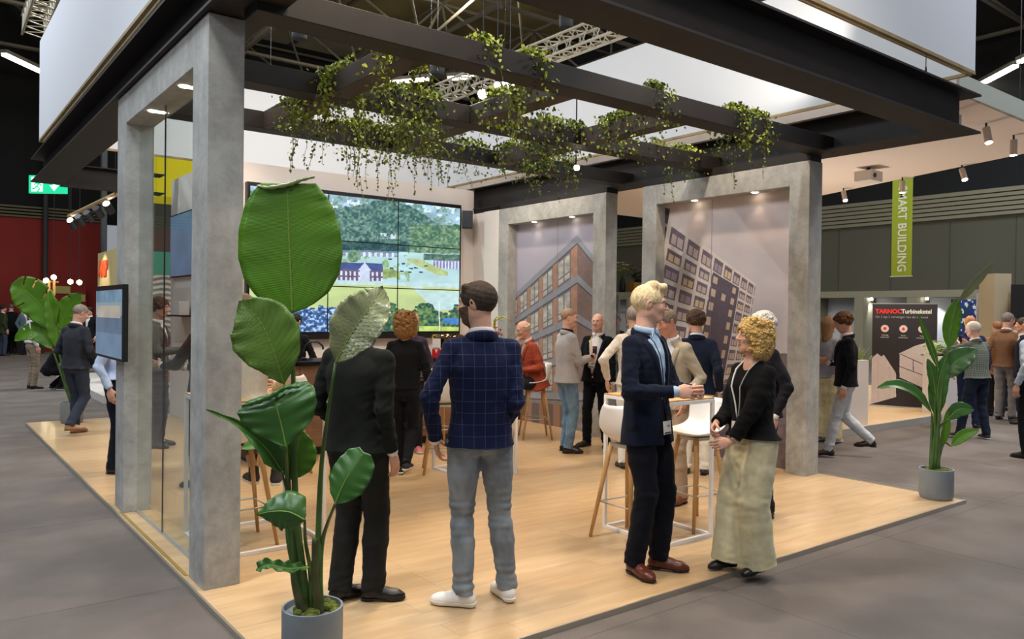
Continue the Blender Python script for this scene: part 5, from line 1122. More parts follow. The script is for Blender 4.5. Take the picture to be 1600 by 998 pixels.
# wine cooler bowl with handles
r = empty('wine_cooler', (6.08 - .35, 8.8, ctz)); tag(r, 'polished bronze wine cooler bowl with side handles standing on the bar', 'cooler')
mb_ = mat('bronze', '#8a6d4a', .12, metal=1); MB().lathe([(.0, .0), (.075, 0), (.08, .012), (.035, .03), (.035, .055), (.10, .085), (.155, .15), (.178, .22), (.19, .285), (.183, .285), (.165, .21), (.09, .095), (.0, .09)], (0, 0, 0), 28, cap=False).build('bowl', mb_, r, True)
for s in (-1, 1):
    dx, dy = s * .79, s * -.61; MB().tube([(dx * .18 + 0, dy * .18, .262), (dx * .215, dy * .215, .275), (dx * .235, dy * .235, .262), (dx * .205, dy * .205, .235), (dx * .172, dy * .172, .23)], .010, 8).build('handle', mat('gold', '#c79a4a', .2, metal=1), r, True)
for k in range(3):
    a = 2.1 * k; MB().lathe([(.0, 0), (.012, 0), (.013, .05), (.005, .06)], (math.cos(a) * .07, math.sin(a) * .07, .16), 8).build('bottle_neck', mat('bottle_green', '#20301c', .15), r, True)
# card holder
r = empty('leaflet_stand', (5.42, 8.62, ctz), rad(-38)); tag(r, 'white and red leaflet stand on the bar beside the wine cooler', 'leaflet stand')
boxo('card', (-.052, -.008, 0), (.052, .008, .24), mat('card_white', '#e8e2e0', .5), r); boxo('card_pocket', (-.055, -.022, 0), (.055, -.008, .105), mat('card_red', '#c8202c', .4), r)
MB().quad((-.02, -.0235, .1), (.02, -.0235, .1), (0, -.0235, .05)).build('pocket_mark', mat('card_cream', '#efe2b8', .5), r)
boxo('caption', (-.045, -.0235, .110), (.045, -.0225, .122), mat('ink_grey', '#55505a', .5), r)
0 and thing(MB().box((-.2, -.12, 0), (.2, .12, .012)), 'serving_tray', m_black_gl, (5.62, 8.68, ctz), 'black tray on the bar under the wine cooler', 'tray', smooth=False) if False else None
# curved black tap, flowers, fruit
r = empty('beer_tap', (3.72, 8.85, ctz)); tag(r, 'black gooseneck tap on the bar left of the man in the black suit', 'tap')
MB().tube([(0, 0, 0), (0, 0, .10), (.02, -.0, .17), (.08, -.03, .215), (.15, -.06, .21), (.20, -.08, .16), (.205, -.083, .12)], .012, 10).build('spout', m_blackp, r, True); MB().lathe([(.0, 0), (.03, 0), (.03, .02), (.015, .03)], (0, 0, 0), 14).build('base', m_blackp, r, True)
r = empty('fruit_bowl', (3.32, 8.72, ctz)); tag(r, 'small bowl of yellow fruit on the bar below the tap', 'bowl')
MB().lathe([(.0, 0), (.05, 0), (.09, .035), (.085, .035), (.04, .008)], (0, 0, 0), 16, cap=False).build('bowl', m_whitep, r, True)
for k in range(6): MB().ball((math.cos(k) * .045, math.sin(k) * .045, .045), .026, 10, 7).build('fruit', mat('lemon', '#e8c23a', .4), r, True)
def flower_vase(loc, label, cols, h=.36, n=9, seed=1, tall=0):
    rr = random.Random(seed); r = empty('flower_vase', loc); tag(r, label, 'flowers')
    MB().lathe([(.0, 0), (.05, 0), (.062, .06), (.055, .14), (.038, .19), (.045, .22), (.040, .22), (.03, .18), (.0, .16)], (0, 0, 0), 18, cap=False).build('vase', mat('vase_dark', '#2c2a2a', .2), r, True)
    for k in range(n):
        a = rr.uniform(0, 6.28); d = rr.uniform(.03, .13); z = h + rr.uniform(-.06, .08); c = cols[k % len(cols)]; q = MB(); q.tube([(0, 0, .2), (math.cos(a) * d * .5, math.sin(a) * d * .5, z * .7), (math.cos(a) * d, math.sin(a) * d, z)], .003, 5)
        q.build('stem', mat('flower_stem', '#5a7a2a', .6), r, True); q = MB()
        for p in range(7):
            b = p * .9; q.grid([[(math.cos(a) * d + math.cos(b) * .012 * i + math.cos(b + 1.57) * w_ * .016 * math.sin(i * .75 + .3), math.sin(a) * d + math.sin(b) * .012 * i + math.sin(b + 1.57) * w_ * .016 * math.sin(i * .75 + .3), z + .012 * i - .003 * i * i) for w_ in (-1, 0, 1)] for i in range(5)])
        q.ball((math.cos(a) * d, math.sin(a) * d, z + .005), .012, 8, 5); q.build('flower_head', mat('petal_' + c.strip('#'), c, .6), r, True)
    if tall:
        for k in range(tall):
            q = MB(); dx = .792 * (.10 + .12 * k); dy = -.61 * (.10 + .12 * k); q.tube([(0, 0, .2), (dx * .15, dy * .15, h + .14), (dx * .55, dy * .55, h + .20), (dx * 1.2, dy * 1.2, h + .13)], [.006, .010, .012, .004], 6); q.build('orchid_spray', mat('chartreuse', '#b9b82a', .5), r, True)
    return r
g = atD(770, 520, 10.5); boxo('sideboard', (g[0] - .2, g[1] - .2, SZ), (g[0] + .2, g[1] + .2, 1.05), m_white, None, .004); tag(bpy.data.objects['sideboard'], 'white pedestal under the red flowers behind the check jacket man', 'pedestal')
flower_vase((g[0], g[1], 1.05), 'vase of red flowers with chartreuse sprays behind the check jacket man', ['#b51c1c', '#d2402a', '#a81424'], .40, 12, 2, 2)
g = atD(388, 470, 9.9); flower_vase((g[0], g[1], ctz + .0), 'vase of orange and purple flowers at the left end of the bar', ['#e8862a', '#4a2a8a', '#e8922a', '#a02a5a'], .60, 16, 3)
flv = bpy.data.objects['flower_vase.001']; flv.location = (3.06, 8.75, ctz)
# ---- loudspeaker ----
r = empty('loudspeaker', (7.20, 10.55, 3.06)); tag(r, 'small black loudspeaker mounted on the wall beside the video wall', 'speaker'); r.rotation_euler = (0, 0, rad(-35))
boxo('cabinet', (-.085, -.09, 0), (.085, .09, .28), m_blackp, r, .008); boxo('grille', (-.075, -.096, .01), (.075, -.09, .27), mat('grille', '#1e2836', .5), r); MB().tube([(0, .09, .14), (-.02, .22, .1)], .02, 8).build('wall_bracket', m_blackp, r)
# ---- video wall ----
vw = empty('video_wall', (5.4, 10.7, 1.38)); tag(vw, 'video wall of nine screens showing an aerial view of a village', 'screen'); VO = Vector(vw.location)
TX0, TX1, TZ0, TZ1 = 3.68, 7.13, 1.385, 3.395
vb = lambda n, a, b, m: boxo(n, Vector(a) - VO, Vector(b) - VO, m, vw)
vb('mounting_frame', (TX0 - .03, 10.66, TZ0 - .10), (TX1 + .02, 10.75, TZ1 + .05), m_blackp)
cw_, rh_ = (TX1 - TX0) / 3, (TZ1 - TZ0) / 3
for i in range(3):
    for j in range(3):
        x = TX0 + i * cw_; z = TZ0 + j * rh_; b = MB(); e = .007; y0, y1 = 10.648, 10.662
        for a_, c_ in (((x, y0, z), (x + cw_, y1, z + e)), ((x, y0, z + rh_ - e), (x + cw_, y1, z + rh_)), ((x, y0, z), (x + e, y1, z + rh_)), ((x + cw_ - e, y0, z), (x + cw_, y1, z + rh_))): b.box(Vector(a_) - VO, Vector(c_) - VO)
        b.build('screen_bezel', m_blackp, vw)
def paint_tv(u, v, s, t):
    n = fbm(u / 7, v / 6, 5); n2 = fbm(u / 3.4 + 9, v / 2.8, 3); n3 = fbm(u / 30, v / 12); n4 = fbm(u / 9 + 40, v / 7, 3); vv = v - (u - 620) * .03 + 3 * (n3 - .5)
    rgb = np.tile(hexa('#aecfe2'), (len(u), 1)) + .14 * (n3[:, None] - .5)
    def put(m, c, amp=.2, nn=None): rgb[m] = (hexa(c) * (1 + amp * ((nn if nn is not None else n)[:, None] - .5) * 2))[m]
    def trees(m, dark, lightc):
        k = np.clip((n2 - .30) * 1.7 + (n4 - .5) * .8, 0, 1)[:, None]; rgb[m] = (hexa(dark) * (1 - k) + hexa(lightc) * k)[m]
    put(vv < 350, '#a3c6da', .3, n3); put((vv < 350) & (n4 > .56), '#7fa59c', .3, n2); put((vv < 345) & (n > .62), '#d5e8f0', .1)
    ridge = 316 + 12 * np.sin(u / 37.) + 26 * np.clip((u - 600) / 60., 0, 2) + 6 * (n4 - .5); trees((vv > ridge) & (vv < 394), '#35605f', '#93b4a4')
    trees((vv > 349 + 8 * (n4 - .5)) & (vv < 396) & (u > 640), '#3f6c58', '#a3bd94'); trees((vv > 378 + 6 * (n4 - .5)) & (vv < 394 + 4 * (n - .5)) & (u < 640), '#20474f', '#4f7a70')
    put((vv > 364) & (vv < 373) & (u > 590) & (u < 618) & (n > .45), '#cfe0ee', .1)
    mid = (vv >= 394) & (vv < 446); put(mid, '#b5dadf', .10, n3); put(mid & (n4 > .60) & (u < 640), '#93b98c', .2, n2)
    row = (vv > 393) & (vv < 402) & (u < 622); put(row, '#8ea6bf', .3, n2); put(row & (np.mod(u, 9) < 4), '#dfe9f2', .1); put(row & (vv < 396), '#6f87a4', .2)
    trees((np.hypot((u - 553) / 1.2, vv - 402) < 9 + 5 * (n - .5)), '#4f7a68', '#9dbb90')
    put((vv > 412) & (vv < 424) & (u > 515) & (u < 598), '#44588f', .15); bl = (vv >= 424) & (vv < 441) & (u > 510) & (u < 598); put(bl, '#6c5f80', .2); put(bl & (np.mod(u, 7) < 3) & (np.mod(vv, 8) > 2.5), '#dbe2f2', .1)
    put(bl & (np.abs(u - 570) < 8), '#ccd6ee', .1); put((vv > 412) & (vv < 424) & (np.abs(u - 570) < (vv - 411) * .8), '#ccdaf2', .1)
    put((vv > 404) & (vv < 417) & (u > 676), '#8a8cb8', .2); put((vv > 406) & (vv < 417) & (u > 676) & (np.mod(u, 5) < 2), '#dce6f4', .1); trees((vv > 395) & (vv < 405) & (u > 662), '#3a6058', '#7fa088')
    put((vv > 403) & (vv < 428) & (u > 636) & (u < 700) & (np.abs(vv - 403 - (u - 640) * .42) < 6 + 3 * (n - .5)), '#b3c487', .15); put((vv > 421) & (vv < 434) & (u > 598) & (u < 622 + 20 * (n - .5)), '#93aa6c', .3)
    for (a, b) in ((610, 405), (630, 412), (642, 419), (658, 424), (650, 418), (612, 420), (640, 425), (628, 424), (665, 414)): put((np.abs(u - a) < 3.0) & (np.abs(vv - b) < 1.2), '#35506e', .1)
    put(vv >= 446, '#c3d694', .08, n3); put((vv >= 446) & (u > 640 + (vv - 446) * 1.15 + 5 * (n - .5)) & (vv < 482), '#c0dfe0', .1); put((vv > 440) & (vv < 446.5), '#c2dfe2', .08); put((vv > 447) & (vv < 453) & (u > 660), '#c9d79c', .1)
    trees((vv > 480 + 7 * np.sin(u / 9.) + 16 * (n4 - .5)) & (u > 585), '#1f4a48', '#8fae62'); put((vv > 494) & (vv < 503) & (u > 692), '#4584cf', .2); put((vv > 508) & (u > 655), '#b7cf70', .2)
    lt = (vv > 484 + 14 * (n4 - .5)) & (u < 530); put(lt, '#3f68a6', .7, n2); put(lt & (n2 > .62), '#b4cde6', .2); trees((vv > 472 + 12 * (n4 - .5)) & (u < 470) & (vv < 492), '#4f7f94', '#a8c6c0')
    put((np.abs(u - 686.5) < .7) & (vv > 470), '#e8f4fa', 0)
    return rgb
tvp = painted('screen_picture', (TX0, 10.655, TZ0), (1, 0, 0), (0, 0, 1), TX1 - TX0, TZ1 - TZ0, 420, 250, paint_tv, mat_vcol('screen_glow', .2, 1.4), vw); tvp.location = -VO
for f_ in [tvp.data]: f_.flip_normals() if False else None
# ---- small screen on the second column ----
a0 = onX(192, 449, 1.352); a1 = onX(150, 455, 1.352)
sc = empty('wall_screen', (1.352, 7.6, 1.3)); tag(sc, 'flat screen showing a misty landscape, mounted beside the second concrete column', 'screen'); so = Vector(sc.location)
ya, yb = a0[1], a1[1]
boxo('casing', Vector((1.352, ya, 1.27)) - so, Vector((1.393, yb, 1.89)) - so, m_blackp, sc)
def paint_small(u, v, s, t):
    k = (t / t.max())[:, None]; n = fbm(s * 5, t * 7)[:, None]; rgb = np.where(k > .82, hexa('#7fa6c0') * (.85 + .3 * n), np.where(k > .62, hexa('#9fb8c4'), np.where(k > .35, hexa('#6f8ba4'), hexa('#7d9dba')))) + .1 * (n - .5)
    m = (np.abs((s / s.max()) - .5) < .45) & (np.abs(t / t.max() - .68) < .10); rgb[m] = (hexa('#cfc8bc') * (.9 + .2 * n))[m]; return rgb
sp_ = painted('screen_picture', (1.350, ya + .02, 1.29), (0, 1, 0), (0, 0, 1), yb - ya - .04, .56, 60, 60, paint_small, mat_vcol('screen_glow2', .2, .8), sc); sp_.location = -so
boxo('arm', Vector((1.386, ya + .05, 1.5)) - so, Vector((1.394, ya + .2, 1.6)) - so, m_blackp, sc)
# ---- things on the side wall seen through the glass (x = 3.3 wall) ----
w0 = onX(257, 330, 3.26); w1 = onX(303, 318, 3.26)
def paint_blue(u, v, s, t):
    n = fbm(s * 2, t * 2)[:, None]; return hexa('#6f8fb0') * (.9 + .25 * n) + (t / t.max())[:, None] * .06
dsp = empty('info_display', (3.27, 12.3, 2.1)); tag(dsp, 'pale blue info display on the side wall seen through the glass', 'display'); do = Vector(dsp.location)
boxo('panel', Vector((3.262, 11.4, 2.18)) - do, Vector((3.298, 13.05, 3.15)) - do, m_blackp, dsp)
pp = painted('screen_picture', (3.259, 11.42, 2.20), (0, 1, 0), (0, 0, 1), 1.61, .93, 40, 30, paint_blue, mat_vcol('screen_glow2'), dsp); pp.location = -do
g = onX(275, 486, 3.1)
sh = empty('wall_shelf', (3.3, g[1], 1.6)); tag(sh, 'narrow black shelf on the side wall seen through the glass', 'shelf'); boxo('board', (-.22, -.45, -.015), (0, .45, .01), m_blackp, sh); boxo('back_panel', (-.012, -.35, -.4), (-.001, .8, .42), mat('panel_cream', '#d9d0c2', .6), sh)
thing(MB().box((-.07, -.16, 0), (.07, .16, .2)), 'brochure_box', mat('box_white', '#e4e2e2', .5), (3.17, g[1], 1.612), 'white brochure box standing on the black wall shelf', 'box', smooth=False)
# neighbours seen through the glass and left of it
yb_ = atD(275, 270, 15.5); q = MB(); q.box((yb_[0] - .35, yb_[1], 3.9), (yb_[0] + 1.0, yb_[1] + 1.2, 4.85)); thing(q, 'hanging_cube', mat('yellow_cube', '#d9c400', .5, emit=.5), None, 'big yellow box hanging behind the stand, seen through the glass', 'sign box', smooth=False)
MB().tube([(yb_[0] + .2, yb_[1] + .5, 4.84), (yb_[0] + .2, yb_[1] + .5, 14.6)], .01, 4).build('suspension_wire', m_blackp, bpy.data.objects['hanging_cube'])
zp = atD(250, 460, 15.2); 
def paint_zebra(u, v, s, t):
    w = np.sin(t * 60 + 2.2 * np.sin(s * 7) + 3 * fbm(s * 2, t * 1.5)); rgb = np.where(w[:, None] > 0, hexa('#e6e2d8'), hexa('#8a8880')); return np.where((t > 2.35)[:, None], hexa('#3fae94'), rgb)
zz = empty('patterned_panel', (zp[0], zp[1], 0)); tag(zz, 'white wavy patterned panel with green top seen through the glass', 'panel'); MB().box((-.62, 0, 0), (.5, .06, 2.8)).build('board', m_white, zz)
pz = painted('panel_print', (zp[0] - .62, zp[1] - .002, 0), (1, 0, 0), (0, 0, 1), 1.12, 2.8, 90, 260, paint_zebra, mat_vcol('mural_print'), zz); pz.location = (-zp[0], -zp[1], 0)
# ================= plants =================
m_leafA = mat('leaf_green', '#4c7c00', .42, var=.12, scale=4, spec=.5, stretch=(1, 1, 1)); m_leafB = mat('leaf_dark', '#2f5f18', .32, var=.16, scale=6, spec=.6); m_leafC = mat('leaf_sheen', '#98a070', .26, var=.1, scale=5, spec=.9)  # leaf_sheen: silvery shine of the lit leaf is put into its paler colour
m_leafD = mat('leaf_olive', '#587a22', .36, var=.12, scale=5, spec=.6); m_rib_l = mat('leaf_midrib', '#6f8c34', .5); m_stemg = mat('leaf_stalk', '#3f5c22', .5, var=.2, scale=9); m_pot = mat('grey_pot', '#7d868c', .6, var=.05, scale=12); m_moss = mat('moss', '#55601c', .95, var=.5, scale=40, bump=1, bscale=60)
for m_ in (m_leafA, m_leafB, m_leafC, m_leafD):
    nt = m_.node_tree; b = nt.nodes['Principled BSDF']; wv = nt.nodes.new('ShaderNodeUVMap'); wv.uv_map = 'leaf'; wt = nt.nodes.new('ShaderNodeTexWave'); wt.bands_direction = 'X'; wt.inputs['Scale'].default_value = 2.6; wt.inputs['Distortion'].default_value = .6
    bp = nt.nodes.new('ShaderNodeBump'); bp.inputs['Strength'].default_value = (.5 if m_ is m_leafC else .16); bp.inputs['Distance'].default_value = .01; nt.links.new(wv.outputs[0], wt.inputs[0]); nt.links.new(wt.outputs['Fac'], bp.inputs['Height']); nt.links.new(bp.outputs[0], b.inputs['Normal'])
    b.inputs['Transmission Weight'].default_value = 0; b.inputs['Subsurface Weight'].default_value = .03; b.inputs['Subsurface Radius'].default_value = (.01, .02, .004)
def spline(pts, n):
    pts = [Vector(p) for p in pts]
    if len(pts) == 2: return [pts[0].lerp(pts[1], i / (n - 1)) for i in range(n)]
    P = [pts[0] * 2 - pts[1]] + pts + [pts[-1] * 2 - pts[-2]]; out = []; m = len(pts) - 1
    for i in range(n):
        x = i / (n - 1) * m; k = min(int(x), m - 1); t = x - k; a, b, c, d = P[k:k + 4]; out.append(.5 * ((2 * b) + (-a + c) * t + (2 * a - 5 * b + 4 * c - d) * t * t + (-a + 3 * b - 3 * c + d) * t ** 3))
    return out
def leaf(parent, mid, hw, face, m=None, fold=.15, prof=None, splits=(), ripple=.02, seed=1, curl=0, origin=(0, 0, 0), wl=1.0, wr=1.0, rib=.004, droop=0, sweep=.22, rp2=.008):
    O = Vector(origin); n = 46; c = spline(mid, n); fv = Vector(face).normalized(); rr = random.Random(seed); xs, ys = zip(*(prof or [(0, 0), (.08, .45), (.2, .82), (.4, 1), (.6, .94), (.8, .66), (.93, .3), (1, 0)]))
    V = []; UV = []; NC = 15
    for i in range(n):
        t = i / (n - 1); tg = (c[min(i + 1, n - 1)] - c[max(i - 1, 0)]).normalized(); nn = (fv - fv.dot(tg) * tg).normalized(); sd = tg.cross(nn); w = float(np.interp(t, xs, ys)) * hw + .0012
        for j in range(NC):
            s = -1 + 2 * j / (NC - 1); ww = w * (wl if s < 0 else wr); a = abs(s)
            off = nn * (fold * a * ww + ripple * hw * math.sin(t * 34 + seed + (2 if s > 0 else 0)) * a ** 2 - curl * a * a * ww + rp2 * hw * math.sin(t * 110 - a * 14)) + tg * (a * ww * sweep)
            V.append(tuple(c[i] + sd * s * ww * math.sqrt(max(0.05, 1 - fold * fold * .5)) + off - Vector((0, 0, droop * a * a * ww)) - O)); UV.append((t * 12 - a * 10 * sweep, s))
    sp = {}
    for (t, side, dep) in splits: sp[(int(t * n), side)] = dep
    F = []
    for i in range(n - 1):
        for j in range(NC - 1):
            s = -1 + 2 * (j + .5) / (NC - 1); cut = sp.get((i, 1 if s > 0 else -1))
            if cut and abs(s) > cut: continue
            a = i * NC + j; F.append((a, a + 1, a + NC + 1, a + NC))
    me = bpy.data.meshes.new('leaf'); me.from_pydata(V, [], F); me.materials.append(m or m_leafA); uv = me.uv_layers.new(name='leaf')
    li = np.zeros(len(me.loops), np.int32); me.loops.foreach_get('vertex_index', li); uv.data.foreach_set('uv', np.array(UV)[li].ravel()); me.polygons.foreach_set('use_smooth', [True] * len(me.polygons))
    o = bpy.data.objects.new('leaf', me); COL.objects.link(o); o.parent = parent; sm = o.modifiers.new('thick', 'SOLIDIFY'); sm.thickness = .0012
    k = int(n * .97); tgf = (c[1] - c[0]).normalized(); MB().tube([tuple(p - O - fv * .0005) for p in c[:k]], [rib * (1 - .8 * i / k) + .0006 for i in range(k)], 6).build('midrib', m_rib_l, o, True); return o
def stalk(parent, pts, r0, r1, origin, m=None):
    c = spline(pts, 18); O = Vector(origin); MB().tube([tuple(p - O) for p in c], [r0 + (r1 - r0) * (i / 17) for i in range(18)], 9).build('stalk', m or m_stemg, parent, True)
def pot(parent, rad_, h, soil=True):
    MB().lathe([(.0, 0), (rad_ * .90, 0), (rad_ * .93, .012), (rad_, .03), (rad_ * 1.0, h), (rad_ * .93, h), (rad_ * .92, h - .03), (.0, h - .035)], (0, 0, 0), 40, cap=False).build('pot', m_pot, parent, 'auto')
    rr = random.Random(3); q = MB()
    for k in range(26):
        a = rr.uniform(0, 6.28); d = rad_ * .8 * math.sqrt(rr.random()); q.ball((math.cos(a) * d, math.sin(a) * d, h - .03 + rr.uniform(0, .014)), (rr.uniform(.02, .035) * rad_ / .14, rr.uniform(.02, .035) * rad_ / .14, .018), 8, 5)
    tag(q.build('moss', m_moss, parent, True), kind='stuff')
toC = Vector((-.61, -.79, 0)); RT = Vector((.792, -.61, 0)); UPV = Vector((0, 0, 1)); D_ = lambda u, v, d=3.7: Vector(atD(u, v, d))
TRUNC = [(0, 0), (.03, .34), (.10, .70), (.20, .91), (.32, 1), (.5, .97), (.7, .84), (.85, .70), (1, .52)]
g = D_(488, 990, 3.72); bp1 = empty('potted_plant', (g[0], g[1], SZ)); tag(bp1, 'tall bird of paradise plant with huge glossy leaves in a grey pot, front left', 'plant'); o1 = bp1.location
pot(bp1, .142, .27); PT = Vector((g[0], g[1], .27))
leaf(bp1, [D_(457, 489), D_(453, 400), D_(450, 330), D_(450, 287)], .245, toC + RT * .05, m_leafA, -.06, TRUNC, ripple=.010, origin=o1, seed=2, rib=.005, sweep=.04)
def roll(pts, r, m):
    MB().tube([tuple(p - Vector(o1)) for p in spline(pts, 26)], [r * (.35 + .65 * math.sin(math.pi * (i + 1) / 27)) * (1 + .25 * math.sin(i * 1.9)) for i in range(26)], 9, flat=.7, up=(0, 0, 1)).build('rolled_tip', m, bp1, True)
roll([D_(402, 290, 3.70), D_(420, 293, 3.69), D_(450, 288, 3.69), D_(470, 281, 3.70), D_(492, 276, 3.71)], .016, m_leafC)
leaf(bp1, [D_(500, 466 + 100, 3.6), D_(553, 520, 3.62), D_(594, 455, 3.66)] if False else [D_(524, 567, 3.6), D_(550, 520, 3.6), D_(575, 485, 3.6), D_(598, 448, 3.66)], .122, toC * .7 + UPV * .8 + RT * .45, m_leafC, .18, [(0, 0), (.1, .5), (.28, .95), (.48, 1), (.7, .8), (.86, .48), (1, 0)], ((.80, -1, .55),), .045, 5, rp2=.045, origin=o1, rib=.005)
leaf(bp1, [D_(525, 566, 3.62), D_(547, 540, 3.66), D_(570, 515, 3.70)], .05, toC + RT * .5, m_leafA, .1, None, (), .02, 15, origin=o1)
leaf(bp1, [D_(444, 600, 3.62), D_(430, 556, 3.6), D_(408, 505, 3.6), D_(374, 470, 3.6)], .165, toC + UPV * .25, m_leafD, .1, [(0, 0), (.08, .30), (.25, .75), (.45, 1), (.65, .86), (.85, .46), (1, 0)], (), .03, 6, rp2=.025, origin=o1, wl=1.0, wr=.92)
leaf(bp1, [D_(447, 698, 3.5), D_(440, 665, 3.5), D_(432, 635, 3.5), D_(427, 614, 3.54)], .178, toC + UPV * .35, m_leafB, -.12, [(0, 0), (.08, .36), (.22, .75), (.42, .97), (.65, 1), (.85, .90), (1, .62)], ((.8, -1, .6),), .03, 7, origin=o1)
roll([D_(379, 634, 3.52), D_(400, 628, 3.5), D_(425, 618, 3.5), D_(445, 606, 3.52), D_(468, 604, 3.54)], .018, m_leafB)
leaf(bp1, [D_(452, 750, 3.72), D_(462, 715, 3.72), D_(470, 672, 3.74)], .095, toC + RT * .3, m_leafA, .1, None, (), .03, 9, origin=o1)
leaf(bp1, [D_(523, 788, 3.5), D_(540, 750, 3.5), D_(568, 706, 3.52)], .098, toC - RT * .25 + UPV * .35, m_leafB, -.22, [(0, 0), (.1, .5), (.3, .95), (.6, 1), (.85, .8), (1, .35)], (), .03, 10, origin=o1)
leaf(bp1, [D_(476, 812, 3.45), D_(452, 800, 3.45), D_(425, 799, 3.46), D_(401, 804, 3.48)], .090, toC + UPV * .2, m_leafB, -.2, [(0, .2), (.15, .9), (.4, 1), (.7, .62), (1, 0)], ((.3, -1, .5),), .05, 11, origin=o1, curl=.3)
leaf(bp1, [D_(440, 735, 3.66), D_(415, 700, 3.62), D_(375, 665, 3.58), D_(322, 640, 3.52)], .060, toC + UPV * .8, m_leafB, .75, [(0, .2), (.2, 1), (.45, .75), (.7, .25), (1, .06)], (), .04, 12, origin=o1)
leaf(bp1, [D_(436, 706, 3.7), D_(410, 692, 3.68), D_(378, 700, 3.68)], .040, toC + UPV * .8, m_leafA, .3, None, (), .04, 13, origin=o1)
leaf(bp1, [D_(482, 886, 3.6), D_(450, 888, 3.52), D_(420, 882, 3.5), D_(400, 890, 3.5)], .034, toC + UPV * 1.0, m_leafB, .5, [(0, .3), (.3, .9), (.6, .6), (.8, .9), (1, .1)], (), .3, 14, origin=o1)
for pts, a, b in [([PT + RT * -.02, D_(463, 800), D_(459, 640), D_(457, 489)], .020, .008), ([PT + RT * .03, D_(497, 860), D_(503, 720), D_(524, 567, 3.6)], .020, .006), ([PT + RT * -.03, D_(455, 830), D_(447, 700), D_(444, 600, 3.62)], .014, .006),
                  ([PT + RT * -.03, D_(452, 850), D_(449, 760), D_(447, 698, 3.5)], .016, .007), ([PT - RT * .01, D_(462, 900), D_(455, 820), D_(452, 750, 3.72)], .016, .007), ([PT + RT * .04, D_(500, 900), D_(505, 840), D_(523, 788, 3.5)], .018, .006),
                  ([PT + RT * .0, D_(487, 900), D_(478, 850), D_(476, 812, 3.45)], .014, .006), ([PT - RT * .02, D_(460, 890), D_(452, 790), D_(440, 735, 3.66)], .010, .005), ([PT + RT * .0, D_(486, 935), D_(484, 905), D_(482, 886, 3.6)], .010, .005)]:
    stalk(bp1, pts, a, b, o1)
for pts, a, b in [([PT - RT * .035, D_(463, 900, 3.72), D_(459, 820, 3.71)], .036, .018), ([PT + RT * .03, D_(494, 900, 3.70), D_(492, 840, 3.69)], .030, .014)]: stalk(bp1, pts, a, b, o1, mat('sheath', '#4a4a26', .6, var=.25, scale=14))
# right plant
E_ = lambda u, v, d=7.35: Vector(atD(u, v, d))
g = E_(1457, 775, 7.42); bp2 = empty('potted_plant', (7.50, 3.40, SZ)); tag(bp2, 'tall bird of paradise plant in a grey pot on the right corner of the stand', 'plant'); g = G(1457, 768, SZ); bp2.location = (7.565, 3.33, SZ); o2 = bp2.location
pot(bp2, .145, .275); P2 = Vector((o2[0], o2[1], .27))
for mid, hw, fc, mm, kw in [([(1497, 472), (1520, 445), (1553, 410)], .055, toC + RT * .6, m_leafC, {}), ([(1483, 545), (1486, 505), (1496, 466)], .085, toC, m_leafA, {}), ([(1466, 575), (1452, 535), (1434, 490)], .030, toC - RT * .5, m_leafB, {}),
                        ([(1474, 592), (1492, 566), (1527, 545)], .11, toC + UPV * .6, m_leafB, {}), ([(1456, 645), (1430, 615), (1400, 602), (1370, 606)], .065, toC + UPV, m_leafB, dict(fold=.4)), ([(1480, 656), (1497, 640), (1522, 640)], .07, toC + UPV * .3, m_leafB, {}),
                        ([(1486, 697), (1505, 680), (1530, 671)], .05, toC + UPV * .5, m_leafA, {}), ([(1463, 652), (1466, 600), (1479, 553)], .085, toC - RT * .3, m_leafB, {}), ([(1470, 700), (1478, 670), (1480, 640)], .04, toC, m_leafA, {}), ([(1449, 560), (1458, 590), (1462, 620)][::-1], .06, toC + RT * .2, m_leafB, {})]:
    leaf(bp2, [E_(*p) for p in mid], hw, fc, mm, kw.get('fold', .15), None, (), .03, int(mid[0][0]), origin=o2)
    if mid[0][1] < 700: stalk(bp2, [P2 + RT * random.uniform(-.06, .06), (E_(1457, 690) + E_(*mid[0])) * .5 + RT * random.uniform(-.02, .02), E_(*mid[0])], .017, .006, o2)
# left rear plant
H_ = lambda u, v, d=11.3: Vector(atD(u, v, d))
g = G(112, 660, SZ); bp3 = empty('potted_plant', (g[0], g[1], SZ)); tag(bp3, 'bird of paradise plant in a grey pot at the far left, behind the walking man', 'plant'); o3 = bp3.location
pot(bp3, .15, .30); P3_ = Vector((g[0], g[1], .3))
for mid, hw, fc, sp_l in [([(84, 518), (66, 480), (42, 456), (17, 444)], .26, toC + UPV * .2, ((.4, 1, .3), (.6, 1, .4), (.75, 1, .3), (.5, -1, .6))), ([(90, 545), (86, 500), (76, 455)], .13, toC + RT * .4, ()), ([(94, 515), (105, 485), (127, 458)], .17, toC - RT * .2, ((.5, 1, .4), (.7, -1, .5))), ([(82, 545), (65, 522), (45, 518), (22, 532)], .15, toC + UPV * .4, ((.4, 1, .3), (.6, 1, .3), (.5, -1, .4), (.7, 1, .4)))]:
    leaf(bp3, [H_(*p) for p in mid], hw, fc, m_leafA, .15, None, sp_l, .04, int(mid[0][0]), origin=o3); stalk(bp3, [P3_, (P3_ + H_(*mid[0])) * .5, H_(*mid[0])], .025, .010, o3)
